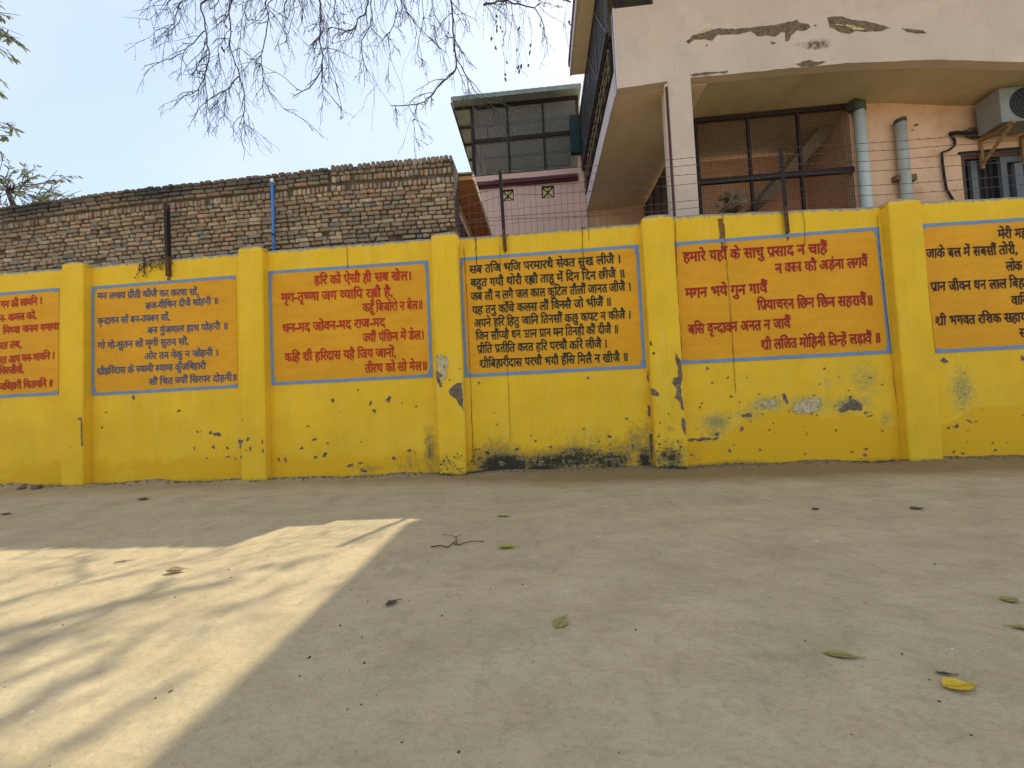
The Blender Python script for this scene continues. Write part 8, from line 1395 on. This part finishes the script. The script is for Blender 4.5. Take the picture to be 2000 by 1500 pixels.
# short side shoots of the high limbs, for the streaky shade below
for k in range(22):
    p = Vector((rt.uniform(-1.9, 1.2), rt.uniform(1.3, 3.0), 0)); p.z = 1 + (p.y + 5.22) * rt.uniform(1.13, 1.26)
    if p.z < 8.6: p.z = 8.6 + rt.random() * .4
    d = Vector((rt.uniform(-.5, .5), rt.uniform(-.8, .3), rt.uniform(-.15, .3))) * rt.uniform(.5, 1.2)
    limb([p, p + d * .5 + Vector((0, 0, .06)), p + d], rt.uniform(.008, .016), .003, .03, 5, 3)
mb.build('limbs', M['bark'], tree)
mb = MB()
STEMS = [([(-5.773, 1.0, 8.54), (-5.798, 1.0, 8.153), (-5.763, 1.0, 7.76), (-5.727, 1.0, 7.446), (-5.799, 1.0, 7.145), (-5.778, 1.0, 6.644)], 0.015, 1),
    ([(-5.801, 1.0, 7.958), (-5.995, 0.95, 7.7), (-6.225, 0.9, 7.449), (-6.61, 0.85, 7.313)], 0.008, 0),
    ([(-5.812, 1.0, 7.07), (-5.945, 0.97, 6.828), (-6.135, 0.94, 6.71)], 0.008, 0),
    ([(-5.832, 1.0, 7.053), (-6.05, 1.0, 7.135), (-6.169, 1.0, 7.303)], 0.006, 0),
    ([(-5.489, 1.3, 8.831), (-5.559, 1.3, 8.311), (-5.546, 1.3, 7.824), (-5.389, 1.3, 7.324), (-5.294, 1.3, 6.874), (-5.32, 1.3, 6.559), (-5.404, 1.3, 6.409), (-5.369, 1.3, 6.049)], 0.012, 1),
    ([(-5.404, 1.3, 6.409), (-5.243, 1.3, 6.313), (-5.101, 1.3, 6.26)], 0.005, 0),
    ([(-5.389, 1.3, 7.324), (-5.638, 1.25, 7.029), (-5.963, 1.2, 6.825), (-6.165, 1.15, 6.473)], 0.009, 0),
    ([(-5.594, 1.2, 6.983), (-5.759, 1.2, 6.803), (-5.662, 1.2, 6.537), (-5.382, 1.2, 6.313)], 0.006, 0),
    ([(-5.159, 1.3, 8.789), (-5.332, 1.3, 8.283), (-5.407, 1.3, 7.486)], 0.009, 1),
    ([(-4.683, 1.1, 8.509), (-4.649, 1.1, 8.191), (-4.737, 1.1, 7.734), (-4.803, 1.1, 7.392), (-4.751, 1.1, 7.0), (-4.524, 1.1, 6.591), (-4.296, 1.1, 6.337)], 0.011, 1),
    ([(-4.717, 1.2, 8.583), (-4.524, 1.2, 8.201), (-4.371, 1.2, 7.906), (-4.244, 1.2, 8.245), (-4.218, 1.2, 8.558)], 0.008, 1),
    ([(-3.55, 0.9, 8.145), (-3.547, 0.91, 7.78), (-3.58, 0.92, 7.42), (-3.54, 0.93, 7.015), (-3.8, 0.94, 6.607), (-4.052, 0.95, 6.605)], 0.016, 1),
    ([(-3.552, 0.95, 7.035), (-3.581, 0.95, 6.628), (-3.55, 0.95, 6.365)], 0.008, 0),
    ([(-3.537, 0.9, 7.918), (-3.489, 0.9, 7.613), (-3.605, 0.9, 7.441)], 0.01, 0),
    ([(-2.811, 1.2, 8.377), (-2.877, 1.2, 8.113), (-2.994, 1.2, 8.069), (-3.058, 1.2, 7.864), (-3.233, 1.2, 7.846), (-3.562, 1.2, 7.925), (-3.578, 1.2, 7.304), (-3.452, 1.2, 6.903), (-3.351, 1.2, 6.355)], 0.013, 1),
    ([(-2.711, 1.1, 8.255), (-2.703, 1.1, 7.872), (-2.885, 1.1, 7.513), (-2.894, 1.1, 7.21), (-2.871, 1.1, 6.678)], 0.01, 1),
    ([(-2.25, 1.4, 8.523), (-2.067, 1.4, 8.142), (-1.882, 1.4, 7.882), (-1.437, 1.4, 7.397)], 0.01, 1),
    ([(-2.224, 1.0, 8.083), (-2.195, 1.0, 7.855), (-2.357, 1.0, 7.389), (-2.334, 1.0, 6.977)], 0.01, 1),
    ([(-1.777, 1.1, 8.135), (-1.772, 1.1, 7.756), (-1.882, 1.1, 7.242), (-1.857, 1.1, 6.902)], 0.008, 1),
    ([(-1.243, 1.0, 7.957), (-1.224, 1.0, 7.511), (-1.205, 1.0, 7.067), (-1.201, 1.0, 6.701), (-1.441, 1.0, 6.509), (-1.666, 1.0, 6.278), (-1.905, 1.0, 6.157), (-2.359, 1.0, 6.187)], 0.017, 1),
    ([(-1.905, 1.0, 6.157), (-1.971, 1.0, 5.836), (-1.945, 1.0, 5.542)], 0.006, 0),
    ([(-1.209, 1.0, 6.958), (-1.002, 0.95, 6.525), (-0.795, 0.9, 6.209), (-0.53, 0.85, 5.787)], 0.008, 0),
    ([(-1.002, 0.95, 6.525), (-0.918, 0.95, 5.977), (-0.522, 0.95, 5.438)], 0.006, 0),
    ([(-1.617, 1.2, 8.223), (-1.594, 1.2, 7.837), (-1.589, 1.2, 7.455)], 0.008, 1),
    ([(-3.358, 1.1, 8.338), (-3.405, 1.1, 8.036), (-3.294, 1.1, 7.868)], 0.009, 1),
    ([(-4.221, 1.0, 8.34), (-4.269, 1.0, 7.886), (-4.472, 1.0, 7.414)], 0.006, 1),
    ([(-5.603, 1.1, 8.627), (-5.653, 1.1, 7.923), (-5.601, 1.1, 7.328)], 0.006, 1),
    ([(-6.395, 1.2, 8.838), (-6.44, 1.2, 8.52), (-6.694, 1.2, 8.187)], 0.007, 1),
    ([(-6.898, 1.2, 8.903), (-6.984, 1.2, 8.629), (-7.154, 1.2, 8.528)], 0.006, 1),
    ([(-6.688, 1.2, 8.876), (-6.565, 1.2, 8.495), (-6.736, 1.2, 8.152)], 0.006, 1),
    ([(-0.697, 1.2, 8.01), (-0.55, 1.2, 8.029), (-0.33, 1.2, 8.039), (-0.08, 1.2, 7.95), (0.204, 1.2, 7.839), (0.334, 1.2, 7.56), (0.359, 1.2, 7.333), (0.281, 1.2, 7.194)], 0.014, 0),
    ([(-0.33, 1.2, 8.039), (-0.341, 1.2, 8.211)], 0.02, 0),
    ([(0.204, 1.2, 7.839), (0.316, 1.2, 7.937), (0.386, 1.2, 7.891)], 0.008, 0),
    ([(-0.68, 1.2, 7.989), (-0.621, 1.2, 8.076)], 0.008, 0)]
lv = MB(); buds = 0
def twig(p, d, ln, r, depth=0):
    n = max(4, int(ln / .07)); P = [Vector(p)]; d = Vector(d).normalized()
    for k in range(n):
        d = (d + Vector((rt.uniform(-.22, .22), rt.uniform(-.22, .22), rt.uniform(-.2, .12) - .05))).normalized(); P.append(P[-1] + d * ln / n)
    mb.tube(P, [r * (1 - .75 * k / n) + .0012 for k in range(n + 1)], 4, cap=False)
    if depth < 2:
        for k in range(rt.randint(1, 4) if depth == 0 else rt.randint(0, 2)):
            i = rt.randint(1, n - 1); dd = (P[i + 1] - P[i]).normalized() + Vector((rt.uniform(-.9, .9), rt.uniform(-.9, .9), rt.uniform(-.5, .3)))
            twig(P[i], dd, ln * rt.uniform(.3, .65), r * .62, depth + 1)
    if rt.random() < .45:                          # small buds strung along the twig
        for q in P[2:]:
            if rt.random() < .6: mb.tube([q, q + Vector((rt.uniform(-.014, .014), rt.uniform(-.014, .014), -.014))], [.006, .003], 4)
    return P
for P, r0, hang in STEMS:
    P = [Vector(p) for p in P]; c = min(CAR, key=lambda q: (q - P[0]).length)
    if hang:
        P = [c, c.lerp(P[0], .5) + Vector((rt.uniform(-.1, .1), rt.uniform(-.1, .1), .05))] + P
    q = wig(P, .012, 4); mb.tube(q, [r0 * (1.15 - .75 * i / (len(q) - 1)) for i in range(len(q))], 6)
    for k in range(int(3 + 4.6 * sum((b - a).length for a, b in zip(P, P[1:])))):
        i = rt.randint(1, len(q) - 2); dd = (q[i + 1] - q[i]).normalized() * .7 + Vector((rt.uniform(-.8, .8), rt.uniform(-.8, .8), rt.uniform(-.7, .25)))
        twig(q[i], dd, rt.uniform(.2, .75), r0 * .30 + .0014)
for k in range(46):                                # fine hanging twigs between the stems
    c = rt.choice(CAR); p = c + Vector((rt.uniform(-.5, .5), rt.uniform(-.4, .4), -.1 + rt.uniform(-.3, .05)))
    twig(p, (rt.uniform(-.35, .35), rt.uniform(-.3, .3), -1), rt.uniform(.8, 1.9), .0036)
mb.build('twigs', M['twig'], tree)
for p, s in [((-0.578, 1.2, 7.372), 0.047), ((-0.512, 1.2, 7.195), 0.041), ((-0.469, 1.2, 7.773), 0.050), ((-0.481, 1.2, 7.68), 0.039), ((-0.47, 1.2, 7.584), 0.037), ((-0.406, 1.2, 7.558), 0.033), ((-0.38, 1.2, 7.479), 0.033), ((-0.481, 1.2, 7.51), 0.040), ((-0.082, 1.2, 7.499), 0.049), ((0.101, 1.2, 7.171), 0.044), ((0.088, 1.2, 7.042), 0.045), ((-0.139, 1.2, 7.113), 0.032), ((-0.325, 1.2, 6.911), 0.038), ((0.049, 1.2, 6.812), 0.046), ((-0.124, 1.2, 6.813), 0.037), ((-0.147, 1.2, 6.779), 0.040), ((-0.077, 1.2, 6.808), 0.050), ((-0.117, 1.2, 6.72), 0.042), ((-0.363, 1.2, 6.692), 0.040), ((-0.364, 1.2, 6.606), 0.044), ((-3.282, 1.2, 8.164), 0.033), ((-3.321, 1.2, 8.188), 0.035), ((-3.267, 1.2, 8.006), 0.038), ((-4.055, 1.2, 8.202), 0.045), ((-5.643, 1.2, 7.801), 0.046), ((-5.615, 1.2, 7.746), 0.045), ((-5.555, 1.2, 8.209), 0.042)]:
    p = Vector(p); a_ = rt.uniform(-.4, .4); t = Vector((math.sin(a_), rt.uniform(-.3, .3), -math.cos(a_))).normalized(); u = t.cross(Vector((rt.uniform(-.5, .5), 1, 0))).normalized(); w = t.cross(u) * .15
    lv.add([p - t * s, p - t * s * .3 + u * s * .42 + w * s, p + t * s * .4 + u * s * .40 + w * s, p + t * s * 1.1, p + t * s * .4 - u * s * .40 + w * s, p - t * s * .3 - u * s * .42 + w * s], [(0, 1, 2, 3), (0, 3, 4, 5)])
    mbt = p - t * s; lv.tube([mbt, mbt + Vector((rt.uniform(-.05, .05), 0, .25)), mbt + Vector((rt.uniform(-.1, .1), 0, .6))], .0022, 4, 1)
lv.build('last_leaves', [M['dry_leaf'], M['twig']], tree)

# ---------------------------------------------------------------- leafy trees to the left, beyond the brick wall
def leafy(name, base, label, crowns, sprays, ln, seed):
    r_ = random.Random(seed); t = empty(name, base, label, 'tree', None)
    mb = MB(); fl = MB(); b = Vector(base); top = Vector(crowns[0][0])
    mid = b.lerp(top, .55) + Vector((.2, .1, .3)); mb.tube([b, b.lerp(mid, .5) + Vector((.1, 0, 0)), mid, top], [.22, .18, .12, .05], 10)
    def leaf(p, d, s):
        d = Vector(d).normalized(); u = d.cross(Vector((r_.uniform(-1, 1), r_.uniform(-1, 1), r_.uniform(-1, 1)))).normalized(); w = s * r_.uniform(.13, .19)
        k = d.cross(u) * s * .12
        fl.add([p, p + d * s * .35 + u * w + k, p + d * s * .75 + u * w * .7 + k, p + d * s + k * .3, p + d * s * .75 - u * w * .7 + k, p + d * s * .35 - u * w + k], [(0, 1, 2, 3), (0, 3, 4, 5)])
    def spray(p, d, L_, n):
        P = [Vector(p)]; d = Vector(d).normalized()
        for k in range(5): d = (d + Vector((r_.uniform(-.3, .3), r_.uniform(-.3, .3), r_.uniform(-.35, .1)))).normalized(); P.append(P[-1] + d * L_ / 5)
        mb.tube(P, [.010, .009, .007, .006, .004, .003], 4, cap=False)
        for k in range(n):
            i = r_.randint(1, 4); q = P[i].lerp(P[i + 1], r_.random()); leaf(q, (P[i + 1] - P[i]).normalized() + Vector((r_.uniform(-.7, .7), r_.uniform(-.7, .7), r_.uniform(-.9, .1))), ln * r_.uniform(.6, 1.25))
    for (c, rx, ry, rz, n) in crowns:
        c = Vector(c); mb.tube([mid, mid.lerp(c, .6) + Vector((0, 0, .2)), c], [.07, .045, .02], 7)
        for k in range(n):
            while True:
                q = Vector((r_.uniform(-1, 1), r_.uniform(-1, 1), r_.uniform(-1, 1)))
                if .25 < q.length < 1: break
            p = c + Vector((q.x * rx, q.y * ry, q.z * rz)); 
            if k % 3 == 0: mb.tube([c.lerp(p, .15), c.lerp(p, .6) + Vector((0, 0, .08)), p], [.016, .010, .005], 4, cap=False)
            spray(p, q + Vector((0, 0, .2)), r_.uniform(.35, .7), r_.randint(9, 17))
    for p0, p1, n in sprays:
        p0, p1 = Vector(p0), Vector(p1); mb.tube([p0, p0.lerp(p1, .5) + Vector((0, 0, .06)), p1], [.012, .008, .004], 5, cap=False)
        for k in range(n):
            q = p0.lerp(p1, r_.uniform(.15, 1.0)); spray(q, (p1 - p0).normalized() + Vector((r_.uniform(-.6, .6), r_.uniform(-.6, .6), r_.uniform(-.7, .3))), r_.uniform(.15, .35), r_.randint(6, 10))
    mb.build('trunk', M['bark'], t); fl.build('crown', M['leaf'], t)
leafy('leafy_tree', (-15.5, 3.5, 0), 'grey green leafy tree whose branch tips reach in at the upper left', [((-14.466, 2.2, 10.719), 1.6, 1.2, 1.8, 60)], [((-13.515, 2.2, 10.723), (-11.324, 2.2, 9.716), 9), ((-13.065, 2.1, 10.436), (-11.239, 2.1, 10.085), 8), ((-12.878, 2.0, 9.826), (-11.081, 2.0, 9.43), 8), ((-13.593, 2.4, 10.441), (-11.958, 2.4, 9.618), 6), ((-13.195, 2.2, 7.752), (-11.474, 2.2, 7.698), 6), ((-13.191, 2.2, 7.511), (-11.625, 2.2, 7.416), 3), ((-12.712, 2.2, 10.744), (-11.852, 2.2, 10.572), 4), ((-12.948, 2.2, 8.815), (-11.791, 2.2, 8.447), 2)], .15, 3)
leafy('leafy_tree', (-13.6, 5.0, 0), 'small leafy tree rising just above the left end of the brick wall', [((-14.509, 4.0, 7.412), .60, .7, .45, 95), ((-16.868, 4.0, 8.242), 1.2, 1.0, 1.1, 50)], [((-13.794, 4.0, 6.944), (-12.986, 4.0, 7.856), 6), ((-13.785, 4.1, 6.995), (-12.922, 4.1, 7.721), 6), ((-13.48, 4.0, 6.774), (-12.627, 4.0, 7.247), 4), ((-14.582, 4.1, 7.063), (-14.029, 4.1, 7.748), 6), ((-14.907, 4.0, 7.33), (-14.631, 4.0, 8.476), 5), ((-13.035, 3.8, 6.706), (-11.976, 3.8, 7.079), 3), ((-13.793, 4.0, 6.8), (-13.17, 4.0, 7.179), 7)], .115, 5)

# ---------------------------------------------------------------- things lying on the lane
def ground_leaf(name, x, y, ln, wd, rot, mt, label, curl=.15, lift=.006, seed=0):
    r_ = random.Random(seed); n = 10; vs, fs = [], []
    for i in range(n + 1):
        t = i / n; w = wd * math.sin(math.pi * (t ** .85)) * .5 + .001
        for j in range(-2, 3):
            lx, ly = (t - .5) * ln, w * j / 2 * (1 + r_.uniform(-.06, .06)); lz = lift + curl * ln * ((t - .5) ** 2 * .9 + (ly / wd) ** 2 * 1.2) + r_.uniform(0, .002)
            vs.append((x + lx * math.cos(rot) - ly * math.sin(rot), y + lx * math.sin(rot) + ly * math.cos(rot), gz(x, y) + lz))
    for i in range(n):
        for j in range(4): fs.append((i * 5 + j, (i + 1) * 5 + j, (i + 1) * 5 + j + 1, i * 5 + j + 1))
    mb = MB(); mb.add(vs, fs, 0, True)
    e = (x + ln * .5 * math.cos(rot), y + ln * .5 * math.sin(rot)); e2 = (x + ln * .68 * math.cos(rot), y + ln * .68 * math.sin(rot) + .004)
    mb.tube([(x - ln * .4 * math.cos(rot), y - ln * .4 * math.sin(rot), gz(x, y) + lift + .004 + curl * ln * .15), (x, y, gz(x, y) + lift + .003), (e[0], e[1], gz(*e) + lift + curl * ln * .22), (e2[0], e2[1], gz(*e2) + .004)], .0016, 4)
    o = mb.build(name, M[mt]); tag(o, label, 'leaf', 'fallen leaves on the lane'); return o
ground_leaf('fallen_leaf', 0.039, -3.495, 0.1, 0.062, 1.1, 'leaf_olive', 'olive leaf lying flat near the middle of the shaded lane', 0.12, 0.004, 1095)
ground_leaf('fallen_leaf', 1.318, -3.836, 0.105, 0.055, 0.1, 'leaf_yellow', 'bright yellow leaf lying at the lower right of the lane', 0.25, 0.004, 1872)
ground_leaf('fallen_leaf', 1.063, -3.69, 0.115, 0.036, -0.2, 'leaf_olive', 'narrow pointed olive leaf left of the bright yellow leaf', 0.1, 0.004, 1642)
ground_leaf('fallen_leaf', 2.044, -3.327, 0.075, 0.05, 0.2, 'leaf_olive', 'small round olive yellow leaf near the right edge of the lane', 0.2, 0.004, 1972)
ground_leaf('fallen_leaf', 1.865, -3.531, 0.08, 0.03, 2.8, 'leaf_olive', 'pointed leaf cut by the right edge of the photo', 0.3, 0.004, 1999)
ground_leaf('fallen_leaf', -0.278, -2.646, 0.125, 0.055, 0.05, 'leaf_green', 'green leaf beside the forked twig', 0.3, 0.008, 990)
ground_leaf('fallen_leaf', -0.371, -1.957, 0.12, 0.045, 0.0, 'leaf_green', 'small green leaf nearest the wall in the middle of the lane', 0.2, 0.004, 983)
ground_leaf('fallen_leaf', -0.792, -3.344, 0.075, 0.032, 0.9, 'leaf_brown', 'curled dark brown leaf right of the shadow edge', 0.45, 0.004, 765)
ground_leaf('fallen_leaf', -2.348, -2.963, 0.12, 0.05, 0.3, 'leaf_tan', 'dry curled leaf lying in the sunlit patch', 0.6, 0.004, 343)
ground_leaf('fallen_leaf', -4.74, -1.048, 0.14, 0.06, 0.2, 'leaf_brown', 'dark curled leaf in the shade near the left pilaster', 0.5, 0.004, 280)
ground_leaf('fallen_leaf', 2.895, -1.98, 0.11, 0.05, 0.1, 'leaf_brown', 'brown leaf in the shade below the right pilaster', 0.3, 0.004, 1791)
ground_leaf('fallen_leaf', -5.797, -1.527, 0.12, 0.05, 0.1, 'leaf_brown', 'dark leaf in the shade at the left edge of the photo', 0.3, 0.004, 12)
ground_leaf('fallen_leaf', 2.17, -1.939, 0.07, 0.04, 0.3, 'leaf_brown', 'small grey leaf near the wall below the wide panel', 0.4, 0.004, 1593)
ground_leaf('fallen_leaf', 1.333, -3.778, 0.06, 0.01, -0.15, 'leaf_brown', 'thin dark leaf stalk above the bright yellow leaf', 0.05, 0.004, 1845)
ground_leaf('fallen_leaf', -2.924, -2.79, 0.1, 0.014, 0.35, 'leaf_brown', 'slim brown leaf stalk in the sunlit patch', 0.1, 0.004, 238)
tw = empty('fallen_twig', (-0.641, -2.588, 0.0), 'thin forked brown twig lying on the shaded sand', 'twig')
mb = MB()
for P, r in [([(-0.809, -2.609), (-0.743, -2.612), (-0.687, -2.623), (-0.665, -2.578), (-0.623, -2.589), (-0.539, -2.555), (-0.448, -2.531)], 0.005), ([(-0.641, -2.588), (-0.643, -2.532), (-0.677, -2.432), (-0.718, -2.42), (-0.794, -2.395)], 0.003), ([(-0.677, -2.432), (-0.635, -2.413)], 0.002), ([(-0.68, -2.605), (-0.657, -2.551), (-0.63, -2.57)], 0.003)]: mb.tube([(p[0], p[1], gz(p[0], p[1]) + .006 + .010 * (k % 2)) for k, p in enumerate(P)], [r * (1 - .5 * k / len(P)) for k in range(len(P))], 5)
mb.build('twig_stem', M['twig_ground'], tw)
def stone(x, y, s, label, seed, mt='stone'):
    r_ = random.Random(seed); bm = bmesh.new(); bmesh.ops.create_icosphere(bm, subdivisions=2, radius=1)
    for v in bm.verts:
        k = 1 + .35 * mnoise.noise(v.co * 1.6 + Vector((seed, 0, 0))); v.co = Vector((v.co.x * s * k * 1.2, v.co.y * s * k, v.co.z * s * k * .62)) + Vector((x, y, gz(x, y) + s * .4))
    me = bpy.data.meshes.new('stone'); bm.to_mesh(me); bm.free(); o = link('stone', me, M[mt]); tag(o, label, 'stone', 'stones at the foot of the wall')
stone(-7.376, -0.204, .055, 'larger brown stone at the foot of the wall left of the first pilaster', 3)
stone(-7.617, -0.209, .04, 'smaller flat stone beside the larger brown stone at the wall foot', 8)
def scatter(name, n, size, mt, seed, fn, label):
    r_ = random.Random(seed); mb = MB()
    for k in range(n):
        x, y = fn(r_); s = size * r_.uniform(.5, 1.6); z = gz(x, y); a_ = r_.uniform(0, 6.28); l = r_.uniform(1, 2.0)
        vs = []
        for i in range(6):
            b_ = 6.283 * i / 6; px, py = math.cos(b_) * s * l, math.sin(b_) * s; vs.append((x + px * math.cos(a_) - py * math.sin(a_), y + px * math.sin(a_) + py * math.cos(a_), z - .001))
        vs += [(x + s * .2, y, z + s * .9), (x - s * .25, y + s * .1, z + s * .8)]
        mb.add(vs, [(0, 1, 6), (1, 2, 7, 6), (2, 3, 7), (3, 4, 7), (4, 5, 6, 7), (5, 0, 6)], 0)
    tag(mb.build(name, M[mt]), label, 'grit', None, 'stuff')
scatter('dark_grit', 170, .0040, 'pebble', 1, lambda r_: (r_.gauss(.0, 2.2), -4.9 + abs(r_.gauss(0, 1.1))), 'dark specks of grit strewn over the sandy lane')
scatter('pale_grit', 90, .0038, 'chip', 2, lambda r_: (r_.uniform(-4, 5), r_.uniform(-5, -.3)), 'pale chips of grit strewn over the sandy lane')
scatter('wall_foot_crumbs', 900, .011, 'stone', 3, lambda r_: (r_.uniform(-9, 7), -.02 - abs(r_.gauss(0, .07)) - .0), 'crumbs of fallen plaster and earth along the foot of the wall')
